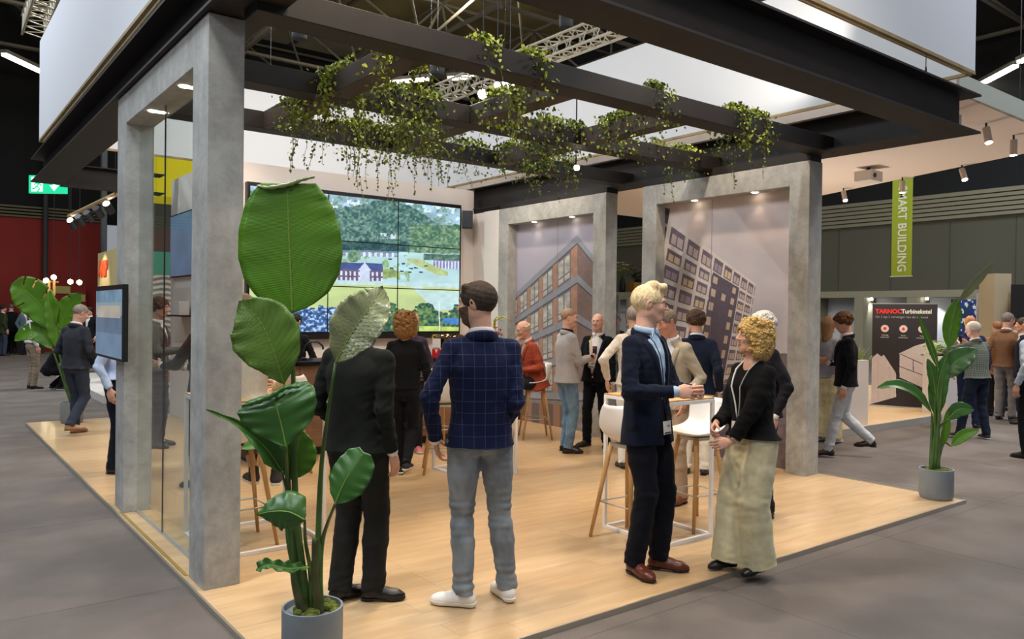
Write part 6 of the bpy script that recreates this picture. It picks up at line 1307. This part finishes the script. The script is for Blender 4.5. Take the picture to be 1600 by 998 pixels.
# ================= ivy =================
m_ivy = mat('ivy_leaf', '#66751c', .5, col2='#8f9a34', scale=9, spec=.3); m_ivy2 = mat('ivy_leaf_dark', '#3c4f18', .5, col2='#5a6c22', scale=9, spec=.3); m_vine = mat('ivy_vine', '#5a5428', .7)
LEAF = [(0, 0, 0), (.42, .25, .08), (.34, .62, .04), (0, 1, -.05), (-.34, .62, .04), (-.42, .25, .08)]
def ivy(label, runs, seed, dens=1.0, drop=(.15, .6), thick=.10, dark=.3):
    """runs: list of (start, end) lines on top of a beam"""
    rr = random.Random(seed); a0 = Vector(runs[0][0]); root = empty('hanging_ivy', a0); tag(root, label, 'ivy', 'ivy trailing over the beams'); lf = MB(); vn = MB()
    def lv(p, s, dr=None):
        yaw = rr.uniform(0, 6.28); up = Vector((rr.gauss(0, .5), rr.gauss(0, .5), rr.gauss(-.7, .5))).normalized(); side = up.orthogonal().normalized(); side = (side * math.cos(yaw) + up.cross(side) * math.sin(yaw)); nn = up.cross(side); i0 = len(lf.v)
        for (x, y, z) in LEAF: lf.v.append(tuple(p + side * x * s + up * y * s + nn * z * s))
        mi = 1 if rr.random() < dark else 0; lf.f += [(i0, i0 + 1, i0 + 2, i0 + 3), (i0, i0 + 3, i0 + 4, i0 + 5)]; lf.mi += [mi, mi]
    for (a, b) in runs:
        a = Vector(a) - a0; b = Vector(b) - a0; L_ = (b - a).length; d = (b - a).normalized(); s = d.cross(UPV)
        cl = [rr.random() for _ in range(max(2, int(L_ * 4)))]
        for k in range(int(L_ * 1050 * dens)):
            t = min(1, max(0, rr.gauss(rr.choice(cl), .07))); x = rr.gauss(0, 1); p = a + (b - a) * t + s * x * thick + UPV * (rr.random() * .10 * math.exp(-x * x * .5) + (0.0 if abs(x) * thick < .10 else -rr.random() ** 1.4 * .36)); lv(p, rr.uniform(.022, .040))
        for k in range(int(L_ * 13 * dens)):
            sd = rr.choice((-1, 1)); p = a + (b - a) * rr.random() + s * sd * (.11 + rr.random() * .02); p = p + (a + (b - a) * min(1, max(0, rr.gauss(rr.choice(cl), .06))) - (a + (b - a) * ((p - a).dot(b - a) / max(1e-6, (b - a).length_squared)))); ln = rr.uniform(*drop) * rr.choice((.5, .8, 1, 1)); n = max(3, int(ln / .045)); pts = [p + UPV * .02]; w = Vector((rr.gauss(0, .012), rr.gauss(0, .012), 0))
            for j in range(n):
                w = w * .8 + Vector((rr.gauss(0, .006), rr.gauss(0, .006), 0)); pts.append(pts[-1] + w + Vector((0, 0, -ln / n)))
                for q_ in range(rr.choice((1, 1, 2, 2, 3))): lv(pts[-1] + Vector((rr.gauss(0, .008), rr.gauss(0, .008), rr.uniform(0, .04))), rr.uniform(.017, .032))
            vn.tube([tuple(p) for p in pts], .0022, 3, cap=False)
    tag(lf.build('leaves', [m_ivy, m_ivy2], root), kind='stuff'); tag(vn.build('vines', m_vine, root), kind='stuff'); return root
BT = 3.575
ivy('ivy clump on top of the nearest thin beam, upper middle', [((3.10, 4.53, BT), (3.75, 4.53, BT))], 1, .8, (.1, .45))
ivy('thick bright ivy draped over the first short joist, trailing strands', [((2.72, 4.75, BT), (2.72, 5.8, BT))], 2, 1.5, (.2, .7), dark=.1)
ivy('dense ivy along the middle beam behind the strip light', [((2.8, 5.95, BT), (4.05, 5.95, BT))], 3, 1.5, (.2, .75), dark=.4)
ivy('bushy ivy over the joist nearest the left concrete column', [((2.72, 6.1, BT), (2.72, 7.25, BT))], 4, 1.6, (.2, .75), dark=.2)
ivy('thin ivy strands hanging from the rear beam in front of the banner', [((2.75, 7.36, BT), (4.0, 7.36, BT))], 5, .8, (.3, .9))
ivy('dense dark ivy over the rear part of the middle joist', [((4.09, 6.1, BT), (4.09, 7.25, BT))], 6, 1.6, (.2, .75), dark=.5)
ivy('ivy below the glaring spotlight on the front part of the middle joist', [((4.09, 4.9, BT), (4.09, 5.8, BT))], 7, 1.2, (.2, .6), dark=.2)
ivy('ivy on the middle beam between the second and third joists', [((4.2, 5.95, BT), (5.4, 5.95, BT))], 8, 1.0, (.2, .6), dark=.4)
ivy('dark ivy bush over the rear part of the third joist', [((5.44, 6.1, BT), (5.44, 7.25, BT))], 9, 1.5, (.15, .6), dark=.5)
ivy('ivy tuft on the nearest thin beam at its centre', [((4.75, 4.53, BT), (5.15, 4.53, BT))], 10, 1.2, (.15, .5), dark=.4)
ivy('long ivy curtain on the nearest thin beam right of centre', [((5.7, 4.53, BT), (6.45, 4.53, BT))], 11, 1.5, (.2, .75), dark=.5)
ivy('ivy on the front part of the third joist', [((5.44, 4.75, BT), (5.44, 5.8, BT))], 12, .8, (.1, .4), dark=.5)
ivy('sparse ivy strands below the right main beam', [((6.3, 5.95, BT), (7.3, 5.95, BT))], 13, .35, (.2, .7), dark=.3)
ivy('ivy strands on the rear beam above the portal with the brick building', [((4.6, 7.36, BT), (6.6, 7.36, BT))], 14, .5, (.2, .7), dark=.3)
# ================= neighbouring booths, hall fittings =================
m_soffit = mat('canopy_white', '#eeddcf', .7); 
cn = empty('booth_canopy', (11, 6.5, 4.0)); tag(cn, 'large pale pink canopy of the neighbouring booth at the upper right', 'canopy'); cO = Vector(cn.location)
poly = [(8.5, 3.61), (12.1, 3.64), (12.29, 4.31), (13.73, 8.2), (14.58, 12.9), (8.5, 12.9)]
q = MB(); n = len(poly); bt = [Vector((x, y, 4.0)) - cO for x, y in poly]; tp_ = [Vector((x, y, 4.2)) - cO for x, y in poly]; q.quad(*bt[::-1]); q.quad(*tp_)
for i in range(n): q.quad(bt[i], bt[(i + 1) % n], tp_[(i + 1) % n], tp_[i])
q.build('canopy_panel', m_soffit, cn); boxo('fascia', Vector((8.5, 3.58, 4.0)) - cO, Vector((12.1, 3.61, 4.21)) - cO, mat('fascia_grey', '#a9ada2', .6), cn)
for x, y in ((9, 4.2), (11.8, 4.2), (9, 12), (14.3, 12)): MB().tube([(x - 11, y - 6.5, .2), (x - 11, y - 6.5, 11.4)], .006, 4).build('suspension_wire', m_blackp, cn)
m_glow = mat('spot_glow', '#fff4e0', .3, emit=30); m_sp = mat('spot_body', '#b9aca0', .4)
for i, (u, v, lab, tilt) in enumerate([(1496, 172, 'white spotlight under the pink canopy, closest to the beam end', 0), (1541, 192, 'white spotlight under the pink canopy, middle of the front row', .35), (1584, 211, 'white spotlight under the pink canopy, near the right picture edge', 0),
                                (1318, 294, 'glaring spotlight under the canopy right of the concrete portal', .6), (1410, 277, 'small spotlight in front of the green hanging banner', 0), (1503, 258, 'strongly glaring spotlight at the far edge of the pink canopy', .6)]):
    g = G(u, v, 4.0); r = empty('spotlight', tuple(g)); tag(r, lab, 'spotlight', 'spotlights under the pink canopy'); dr = (Vector((-.61, -.79, -.35)) * tilt + Vector((0, 0, -1))).normalized()
    MB().tube([(0, 0, 0), (0, 0, -.07)], .012, 6).build('stem', m_blackp, r); MB().tube([Vector((0, 0, -.06)), Vector((0, 0, -.06)) + dr * .19], .042, 12).build('spot_head', m_sp, r, 'auto')
    MB().tube([Vector((0, 0, -.06)) + dr * .191, Vector((0, 0, -.06)) + dr * .197], .038, 12).build('lens', m_glow, r); L0 = Vector(g) + dr * .30; spot('canopy_spot_light', L0, L0 + dr, 130, 120, r=.04)
g = G(1357, 262, 4.0); r = empty('projector', tuple(g)); tag(r, 'white projector hanging under the pink canopy', 'projector'); boxo('projector_body', (-.17, -.14, -.22), (.17, .14, -.06), mat('projector_white', '#d9d2ca', .5), r, .01); MB().tube([(0, 0, 0), (0, 0, -.08)], .03, 8).build('ceiling_mount', m_blackp, r); MB().tube([(-.08, -.14, -.14), (-.08, -.155, -.14)], .035, 14).build('lens', m_blackp, r)
# green banner
a = onX(1395, 281, 16.0); b = onX(1424, 431, 16.0); gb = empty('hanging_sign', (16, (a[1] + b[1]) / 2, b[2])); tag(gb, 'lime green vertical hanging banner reading SMART BUILDING', 'banner'); y1, y0, z0, z1 = a[1] - .0, b[1], b[2], a[2]; yc = (y0 + y1) / 2
boxo('fabric', (-.006, y0 - yc, 0), (.006, y1 - yc, z1 - z0), mat('lime_fabric', '#8fa01c', .7), gb)
for zz_ in (0, z1 - z0): MB().tube([(0, y0 - yc - .02, zz_), (0, y1 - yc + .02, zz_)], .012, 8).build('banner_rod', m_alu, gb)
MB().tube([(0, 0, z1 - z0), (0, 0, 14.58 - b[2])], .006, 4).build('suspension_wire', m_blackp, gb)
text_mesh('lettering', 'SMART BUILDING', .245, mat('print_white', '#d9dccc', .6), gb, frame4((-.009, (y1 - y0) * .5 - .13, z1 - z0 - .15), (0, 0, -1), (0, -1, 0)), .001, bold=.004, sx=.90)
# neighbouring platform, counter with plants, red and white banner wall
npf = boxo('booth_platform', (9.2, 5.93, 0), (18.0, 12.5, .10), mat('booth_oak', '#d8b88c', .4, var=.06, scale=3)); tag(npf, 'low platform of the booth behind the right aisle', 'platform')
boxo('riser', (9.19, 5.90, 0), (18.01, 5.93, .105), mat('riser_grey', '#a9aaa8', .5), npf)
kc = empty('booth_counter', (10.85, 6.25, .10)); tag(kc, 'white counter of the neighbouring booth with green plants on top', 'counter'); boxo('counter_body', (-.55, -.25, 0), (.52, .25, .93), m_white, kc, .004); boxo('planter_rim', (-.55, -.25, .93), (.52, .25, .96), m_white, kc)
def bush(loc, w_, h_, seed, label, cols=('#7f9a3a', '#a9b85a'), n=420, spiky=1):
    rr = random.Random(seed); q = MB()
    for k in range(n):
        p = Vector((rr.uniform(-w_, w_), rr.gauss(0, .09), 0)); d = Vector((rr.gauss(0, .5), rr.gauss(0, .5), 1)).normalized(); l = h_ * rr.uniform(.5, 1); s = d.orthogonal().normalized() * (.006 if spiky else .022); q.cur = rr.randrange(2)
        e = p + d * l; e.z -= l * .25 * rr.random(); m_ = (p + e) / 2 + Vector((0, 0, l * .1)); i0 = len(q.v)
        if spiky: q.v += [tuple(p - s), tuple(p + s), tuple(m_ + s), tuple(m_ - s), tuple(e)]; q.f += [(i0, i0 + 1, i0 + 2, i0 + 3), (i0 + 3, i0 + 2, i0 + 4)]; q.mi += [q.cur, q.cur]
        else: c = m_ + Vector((rr.gauss(0, .05), rr.gauss(0, .05), rr.gauss(0, .05))); s2 = d.cross(s).normalized() * .035; q.quad(c - s, c - s2, c + s, c + s2)
    r = empty('green_plant', loc); tag(r, label, 'plant'); tag(q.build('foliage', [mat('foliage_' + c.strip('#'), c, .6) for c in cols], r), kind='stuff'); MB().lathe([(0, -.0), (.08, 0), (.09, .05), (0, .05)], (0, 0, -.0), 10).build('root_pot', m_blackp, r); return r
bush((10.95, 6.22, 1.06), .42, .30, 3, 'light green grassy plants on the white counter of the neighbouring booth')
pk = boxo('partition', (10.25, 6.75, .1), (10.95, 6.79, 1.55), mat('pale_pink', '#dcbfae', .6)); tag(pk, 'pale pink upright panel behind the white counter', 'panel')
pk = boxo('timber_board', (10.2, 6.95, 1.32), (10.85, 6.99, 1.66), mat('taupe_board', '#8d7a66', .6)); tag(pk, 'brown board above the pale pink panel behind the walking man', 'panel')
MB().box((-.02, -.02, 0), (.02, .02, 1.3)).build('post', m_blackp, pk, loc=(10.5, 6.97, .1))
# banner wall
A_ = Vector(G(1361, 633, .1)); B_ = Vector(G(1462, 640, .1)); ex = (B_ - A_); WD = ex.length; ex.normalize(); HT = 1.84; nrm = ex.cross(Vector((0, 0, 1))); 
bw = empty('exhibition_banner', A_); tag(bw, 'dark exhibition banner reading TARNOC Turbineketel with white house drawings', 'banner')
Rm = Matrix((ex, -nrm, UPV)).transposed(); MB().box((0, .002, 0), (WD, .04, HT), Rm).build('banner_board', mat('banner_dark', '#2a272c', .6), bw); MB().box((-.02, -.06, -.0), (WD + .02, .10, .02), Rm).build('base', m_alu, bw); MB().box((-.01, -.0, HT), (WD + .01, .03, HT + .015), Rm).build('top_rail', m_alu, bw)
def paint_tarnoc(u, v, s, t):
    rgb = np.tile(hexa('#2b282d'), (len(u), 1)); n = fbm(u / 3, v / 3)[:, None]
    h1 = inpoly(u, v, [(1361, 560), (1371, 552), (1377, 557), (1381, 554), (1400, 583), (1400, 620), (1361, 631)]); h2 = inpoly(u, v, [(1405, 552), (1430, 540), (1445, 536), (1448, 530), (1452, 533), (1463, 531), (1463, 604), (1447, 608), (1405, 589)])
    for m in (h1, h2): rgb[m] = (hexa('#d8ccc8') * (.97 + .06 * n))[m]
    def ln(p, q_, w_=.55, c='#2b282d'):
        p = np.array(p); q_ = np.array(q_); d = q_ - p; L_ = np.hypot(*d); d = d / L_; x = (u - p[0]) * d[0] + (v - p[1]) * d[1]; y = (u - p[0]) * d[1] - (v - p[1]) * d[0]; rgb[(x > 0) & (x < L_) & (np.abs(y) < w_)] = hexa(c)
    ln((1407, 553), (1447, 571)); ln((1447, 571), (1447, 607)); ln((1405, 572), (1447, 588)); ln((1427, 562), (1427, 580)); ln((1405, 553), (1405, 588)); ln((1452, 552), (1462, 568)); ln((1372, 558), (1372, 626), .25, '#b8aaa6'); ln((1390, 572), (1390, 622), .25, '#b8aaa6')
    return rgb
tp3 = painted('banner_print', A_ - nrm * .0, tuple(ex), (0, 0, 1), WD, HT, 200, 340, paint_tarnoc, mat_vcol('mural_print'), bw); tp3.location = -A_
tx = lambda x, z: tuple(ex * x + nrm * .004 + UPV * z)
red = mat('print_red', '#d2281c', .6, emit=.3); wht = mat('print_white', '#d9dccc', .6)
text_mesh('lettering', 'TARNOC', .105, red, bw, frame4(tx(.05, HT - .165), ex, UPV), .001, bold=.004, sx=.98); text_mesh('lettering', 'Turbineketel', .105, wht, bw, frame4(tx(.475, HT - .165), ex, UPV), .001, bold=.003, sx=.88)
text_mesh('lettering', 'De 1-op-1 vervanger van de cv-ketel', .062, mat('print_grey', '#a9a4a4', .6), bw, frame4(tx(.05, HT - .25), ex, UPV), .001, sx=.92)
for k, (s1, s2) in enumerate([('Volledig', 'elektrisch'), ('Geen', 'buitenunit'), ('Hoge', 'temperatuur')]):
    x = .21 + .30 * k; q = MB(); q.lathe([(0, 0), (.065, 0), (.065, .003), (0, .003)], (0, 0, 0), 20, cap=False); o = q.build('icon_disc', mat('icon_cream', '#ecd6cc', .5), bw); F4 = frame4(tx(x, HT - .44), ex, UPV); o.data.transform(F4)
    q = MB(); N_ = 10; q.quad(*[((.024 + .010 * (i % 2)) * math.cos(i * 6.283 / N_), (.024 + .010 * (i % 2)) * math.sin(i * 6.283 / N_), .004) for i in range(N_)]) if k != 1 else q.quad((-.022, -.025, .004), (.022, -.025, .004), (.022, .006, .004), (0, .03, .004), (-.022, .006, .004)); o = q.build('icon', red if k < 2 else mat('icon_olive', '#7a7038', .6), bw); o.data.transform(F4)
    text_mesh('lettering', s1 + '\n' + s2, .036, wht, bw, frame4(tx(x, HT - .57), ex, UPV), .001, align='CENTER')
bush(tuple(Vector(atD(1472, 556, 13.2))), .22, .34, 5, 'light green leafy plant right of the dark exhibition banner', n=260, spiky=0)
pd = boxo('pedestal', (-.25, -.2, -1.2), (.25, .2, 0), m_white); pd.location = atD(1472, 556, 13.2); pd.scale.z = 1; tag(pd, 'white pedestal under the leafy plant right of the dark banner', 'pedestal'); zb = pd.location.z; pd.data.transform(Matrix.Scale(zb / 1.2, 4, (0, 0, 1)))
# blue mosaic display and info board, portal column at the right edge
def facing(nm, u, dep, w_, z0, z1, m, label, cat, paint=None, nx=40, ny=60, pm=None, th=.05):
    z0 = max(z0, .102); c = Vector(atD(u, 500, dep)); e = Vector((.792, -.611, 0)); o = empty(nm, (c.x, c.y, 0)); tag(o, label, cat); R_ = Matrix((e, Vector((.611, .792, 0)), UPV)).transposed(); MB().box((-w_ / 2, 0, max(z0, .1)), (w_ / 2, th, z1), R_).build('board', m, o)
    if paint:
        p = painted('panel_print', Vector((c.x, c.y, z0)) - e * w_ / 2 - Vector((.611, .792, 0)) * .003, tuple(e), (0, 0, 1), w_, z1 - z0, nx, ny, paint, pm or mat_vcol('mural_print'), o); p.location = (-c.x, -c.y, 0)
    return o, e
def p_blue(u, v, s, t):
    n = vnoise(s * 26, t * 26); n2 = vnoise(s * 31 + 9, t * 30); rgb = np.tile(hexa('#2a3a8a'), (len(u), 1)); rgb[n > .58] = hexa('#1c4a3a'); rgb[n2 > .66] = hexa('#dfe6ee'); rgb[n2 < .2] = hexa('#16244a'); return rgb
facing('flower_wall', 1510, 16.5, .60, 0, 2.1, m_blackp, 'blue and white mosaic flower wall behind the bald man in navy', 'display', p_blue)
def p_info(u, v, s, t):
    rgb = np.tile(hexa('#b9b8bc'), (len(u), 1)); w_, h_ = s.max(), t.max(); x, y = s / w_, t / h_
    for k in range(5): rgb[(np.abs(y - (.86 - .018 * k)) < .006) & (x > .1) & (x < .75 - .06 * k)] = hexa('#8fa832')
    rgb[((x - .3) ** 2 + ((y - .74) * 2.6) ** 2) < .012] = hexa('#2a2a4a'); rgb[((x - .7) ** 2 + ((y - .74) * 2.6) ** 2) < .012] = hexa('#a03050'); rgb[(np.abs(y - .96) < .008) & (x > .1) & (x < .2)] = hexa('#2a2a2a'); return rgb
facing('info_board', 1541, 16.0, .36, 0, 2.22, mat('board_grey', '#b4b3b8', .6), 'pale grey information board with green text and two dots', 'sign', p_info, 60, 200)
facing("booth_column", 1566, 15.2, .33, 0, 2.58, mat('beige_column', '#b3a284', .7), 'beige booth column near the right edge behind the visitors', 'column', th=.5)
facing('booth_wall', 1620, 15.0, .95, 0, 2.36, mat('near_black', '#14100e', .6), 'black booth wall at the right picture edge', 'wall panel')
# shelf unit and things seen between the right portals
c = Vector(atD(983, 500, 12.6)); e = Vector((.792, -.611, 0)); R_ = Matrix((e, Vector((.611, .792, 0)), UPV)).transposed()
su = empty('shelf_unit', (c.x, c.y, 0)); tag(su, 'pale metal shelf unit seen through the gap between the right portals', 'shelf'); m_sh = mat('shelf_grey', '#a9b0a8', .5)
hz = lambda v: 1.7 - (v - 490) * 12.6 / 1224
for v in (458, 487, 560, 640): MB().box((-.5, -.15, hz(v) - .02), (.5, .15, hz(v) + .02), R_).build('shelf_board', m_sh, su)
for x in (-.18, .48):
    for y in (-.14, .14): MB().box((x - .012, y - .012, .02), (x + .012, y + .012, hz(458)), R_).build('upright', m_sh, su)
s_ = c + e * .09; r = empty('shelf_sign', (s_.x, s_.y, hz(485))); tag(r, 'small pale sign with a dark V shaped mark on the shelf unit', 'sign'); MB().box((-.13, -.16, 0), (.13, -.15, .22), R_).build('plate', mat('sign_cream', '#cfc8b8', .6), r)
for pts in (((-.05, .13), (-.025, .07), (0, .12)), ((.0, .12), (.025, .15), (.05, .09))): MB().tube([R_ @ Vector((x, -.163, z)) for x, z in pts], .006, 5).build('sign_mark', mat('ink', '#202024', .5), r)
s_ = c - e * .12; flower_vase((s_.x, s_.y, hz(456)), 'yellow white flowers on the shelf between the portals', ['#c9c46a', '#e2dfb0', '#a9b84a'], .40, 14, 8)
s_ = c + e * .15; bush((s_.x, s_.y, hz(440)), .06, .40, 9, 'dark green plant on the shelf between the portals', ('#1c2a18', '#26341c'), 160, 0)
s_ = c + e * .12; yb2 = boxo('yellow_box', (-.15, -.08, 0), (.15, .08, .16), mat('amber', '#b08a34', .5)); yb2.location = (s_.x, s_.y, hz(456)); tag(yb2, 'amber box under the dark plant on the shelf unit', 'box')
# ---- left part of the hall ----
m_exit = mat('exit_green', '#0fbf86', .4, emit=1.1); m_exw = mat('exit_white', '#e8fff6', .4, emit=1.4); m_exw2 = m_exw
def exit_sign(u0, v0, u1, v1, dep, label, big):
    c = Vector(atD((u0 + u1) / 2, (v0 + v1) / 2, dep)); w_ = (u1 - u0) * dep / 1224 / 2; h_ = (v1 - v0) * dep / 1224 / 2; r = empty('exit_sign', c); tag(r, label, 'sign'); R_ = Matrix((Vector((.792, -.611, 0)), Vector((.611, .792, 0)), UPV)).transposed()
    MB().box((-w_, 0, -h_), (w_, .08, h_), R_).build('sign_face', m_exit, r)
    M4 = frame4((0, 0, 0), (.792, -.611, 0), (0, 0, 1)); f_ = lambda pts, m, nm: (MB().quad(*[Vector((.792, -.611, 0)) * x * w_ + UPV * y * h_ - Vector((.611, .792, 0)) * .006 for x, y in pts]).build(nm, m, r))
    f_([(-.86, -.8), (-.24, -.8), (-.24, .8), (-.86, .8)], m_exw, 'doorway'); R2 = .012
    if big:
        k = lambda pts: MB().tube([Vector((.792, -.611, 0)) * x * w_ + UPV * y * h_ - Vector((.611, .792, 0)) * .012 for x, y in pts], .018, 6).build('pictogram', m_exit, r)
        k([(-.42, .1), (-.55, -.2), (-.40, -.5), (-.52, -.8)]); k([(-.55, -.2), (-.68, -.45), (-.80, -.5)]); k([(-.42, .1), (-.30, -.15)]); k([(-.42, .1), (-.62, .12), (-.68, -.1)]); MB().ball(tuple(Vector((.792, -.611, 0)) * -.37 * w_ + UPV * .38 * h_ - Vector((.611, .792, 0)) * .01), .04, 10, 6).build('pictogram', m_exit, r)
    f_([(.30, .0), (.44, .0), (.44, -.1), (.62, -.1), (.37, -.75), (.12, -.1), (.30, -.1)], m_exw, 'arrow'); f_([(.30, -.1), (.44, -.1), (.44, .6), (.30, .6)], m_exw, 'arrow_shaft'); MB().tube([UPV * h_, UPV * (14.58 - c.z)], .01, 4).build('suspension_wire', m_blackp, r)
exit_sign(45, 274, 103, 302, 20, 'large glowing green emergency exit sign at the upper left behind the beam', 1)
exit_sign(32, 433, 44, 440, 33, 'tiny green exit sign on the red wall, left of the palm tips', 0); exit_sign(92, 436, 104, 443, 33, 'tiny green exit sign on the red wall, right of the palm tips', 0)
for u, v, lab in ((72, 438, 'first of four glowing lamps on the red wall, counted from the left'), (84, 433, 'highest of the four glowing lamps on the red wall'), (110, 440, 'glowing lamp on the red wall just left of the rightmost one'), (124, 441, 'rightmost of the four glowing lamps on the red wall')):
    r = empty('wall_lamp', atD(u, v, 28)); tag(r, lab, 'lamp', 'lamps before the red wall'); MB().ball((0, 0, 0), .09, 10, 6).build('bulb', mat('lamp_yellow', '#fff3c4', .3, emit=26), r, True); MB().tube([(0, 0, .08), (0, 0, 14.58 - r.location.z)], .015, 5).build('hanging_rod', m_blackp, r)
R_ = Matrix((Vector((1, 0, 0)), Vector((0, 1, 0)), UPV)).transposed()
cp = onY(98, 465, 34.5); ck = empty('checker_panel', tuple(cp)); tag(ck, 'yellow and red chequered panel in front of the red wall', 'panel')
for (a_, b_) in ((0, 1), (-1, 0), (1, 0), (0, -1)): boxo('yellow_square', (a_ * .52 - .25, -.05, b_ * .30 - .14), (a_ * .52 + .25, 0, b_ * .30 + .14), mat('checker_yellow', '#a99a52', .6), ck)
boxo('backing', (-.8, 0, -2.4), (.8, .04, .46), m_red, ck)
sl = onY(64, 447, 33); so_ = empty('slat_canopy', tuple(sl)); tag(so_, 'small timber slat canopy glowing under the lamps on the red wall', 'canopy')
for k in range(5): MB().box((-.3 + k * .16, -.3, -.25 - .02 * k), (-.22 + k * .16, .0, .12 + .03 * k)).build('slat', mat('slat_wood', '#c99a5a', .5), so_)
boxo('beam', (-.5, -.1, .14), (.55, 0, .2), mat('slat_wood', '#c99a5a', .5), so_); boxo('post', (-.05, -.05, -2.6), (.05, 0, -.2), m_blackp, so_)
bb = boxo('low_barrier', (-1.5, 33.5, 0), (4.0, 33.7, 1.35), mat('dark_barrier', '#241210', .7)); tag(bb, 'dark low barrier wall at the foot of the red wall', 'barrier')
# lighting bar with spots
a = Vector(atD(108, 338, 17)); b = Vector(atD(180, 304, 14)); lb = empty('lighting_bar', a); tag(lb, 'tan lighting bar with black spot heads hanging left of the second column', 'lighting bar'); MB().tube([(0, 0, 0), b - a], .045, 8).build('bar', mat('bar_tan', '#b09468', .5), lb)
for k in range(5):
    p = (b - a) * (.08 + .2 * k); h = MB(); h.tube([p + Vector((0, 0, -.04)), p + Vector((0, 0, -.13))], .02, 6).tube([p + Vector((-.05, -.06, -.12)), p + Vector((.06, .08, -.25))], .075, 10); h.build('spot_head', m_blackp, lb)
    MB().tube([p + Vector((-.05, -.062, -.118)), p + Vector((-.054, -.067, -.114))], .06, 10).build('lens', m_glow if k in (0, 4) else m_blackp, lb)
MB().tube([(0, 0, 0), (0, 0, 14.58 - a.z)], .008, 4).build('suspension_wire', m_blackp, lb); MB().tube([b - a, b - a + Vector((0, 0, 14.58 - b.z))], .008, 4).build('suspension_wire', m_blackp, lb)
# cream booth with red letters
c0 = Vector(atD(153, 397, 21)); c1 = Vector(atD(182, 387, 19)); aw = empty('booth_wall', (c0.x, c0.y, 0)); tag(aw, 'cream booth wall with red letters behind the small screen', 'wall panel'); e2 = (c1 - c0); e2.z = 0; W2 = e2.length; e2.normalize(); n2_ = e2.cross(UPV); R2 = Matrix((e2, -n2_, UPV)).transposed()
MB().box((0, 0, .14), (W2 * 1.6, .1, 3.15), R2).build('board', mat('cream_wall', '#d6c48a', .7), aw); text_mesh('lettering', 'ARLP', .58, mat('print_orange', '#d2502a', .5, emit=.4), aw, frame4(tuple(e2 * .22 + n2_ * .02 + UPV * 2.52), e2, UPV), .01, bold=.01, sx=.95)
spot('booth_spot_light', c0 + e2 * 1.0 + n2_ * .8 + UPV * (3.3 - c0.z), c0 + e2 * 1.0 + UPV * (2.4 - c0.z), 120, 70, r=.05)
wp = boxo('booth_platform', (2.75, 15.4, 0), (9.5, 21, .14), mat('white_platform', '#d2cec8', .5)); tag(wp, 'low white platform of the booth behind the stand, seen left of the columns', 'platform')
wc = boxo('display_plinth', (3.3, 18.0, .14), (4.6, 18.6, .95), mat('white_platform', '#d2cec8', .5)); tag(wc, 'white plinth on the platform behind the small screen', 'plinth')
q = MB(); 
for (u, v0, v1, dep, r_) in ((70, 240, 500, 30, .09), (161, 300, 470, 22, .09)): p = Vector(atD(u, v1, dep)); t_ = Vector(atD(u, v0, dep)); o = MB().tube([(p.x, p.y, 0), (p.x, p.y, 12)], r_, 8).build('hall_post', mat('post_dark', '#2c2e2e', .6)); tag(o, 'dark vertical hall post left of the %s' % ('palm' if u == 70 else 'second concrete column'), 'post')
# glaring floodlight, round lamp, hanging speakers, small lamps
def lampthing(nm, u, v, dep, r_, m, label, power=0, up_=2.5):
    c = Vector(atD(u, v, dep)); o = empty(nm, c); tag(o, label, 'lamp'); d = Vector((-.61, -.79, -.25)).normalized(); MB().tube([-d * .16, (0, 0, 0)], [r_ * .8, r_ * 1.15], 14).build('lamp_housing', m_blackp, o); MB().tube([(0, 0, 0), d * .01], r_, 16).build('lens', m, o); MB().tube([-d * .1, -d * .1 + UPV * (up_ if up_ < 2 else 14.58 - c.z)], .008, 5).build('mounting_rod', m_blackp, o)
    if power: spot('flood', c + d * .05, c + d * 3, power, 100, r=.06)
lampthing('floodlight', 797, 127, 9.5, .095, mat('flood_glow', '#ffffff', .3, emit=90), 'glaring white floodlight facing the camera below the nearest thin beam', 260); lampthing('floodlight', 777, 133, 9.8, .038, mat('flood_glow', '#ffffff', .3, emit=90), 'smaller glowing lamp just left of the glaring floodlight')
lampthing('round_lamp', 754, 147, 12, .075, mat('lamp_yellow', '#fff3c4', .3, emit=26), 'round yellowish lamp below the pale box truss'); lampthing('small_spotlight', 901, 262, 8.3, .03, m_glow, 'small white spotlight hanging below the rear beam', 0, .9)
for u, v, lab in ((468, 42, 'dark cylindrical hall speaker hanging at the upper left of the beams'), (683, 98, 'dark cylindrical hall speaker behind the ivy'), (885, 24, 'dark cylindrical hall speaker above the pale box truss')):
    c = Vector(atD(u, v, 16)); o = empty('hall_speaker', c); tag(o, lab, 'speaker'); MB().lathe([(0, -.25), (.14, -.25), (.15, -.2), (.15, .2), (.1, .25), (0, .25)], (0, 0, 0), 14, cap=False).build('cabinet', mat('speaker_grey', '#23272a', .5), o); MB().tube([(0, 0, .25), (0, 0, 14.58 - c.z)], .01, 4).build('suspension_wire', m_blackp, o)
# warm fill inside the banner ring comes from added wash spots declared above
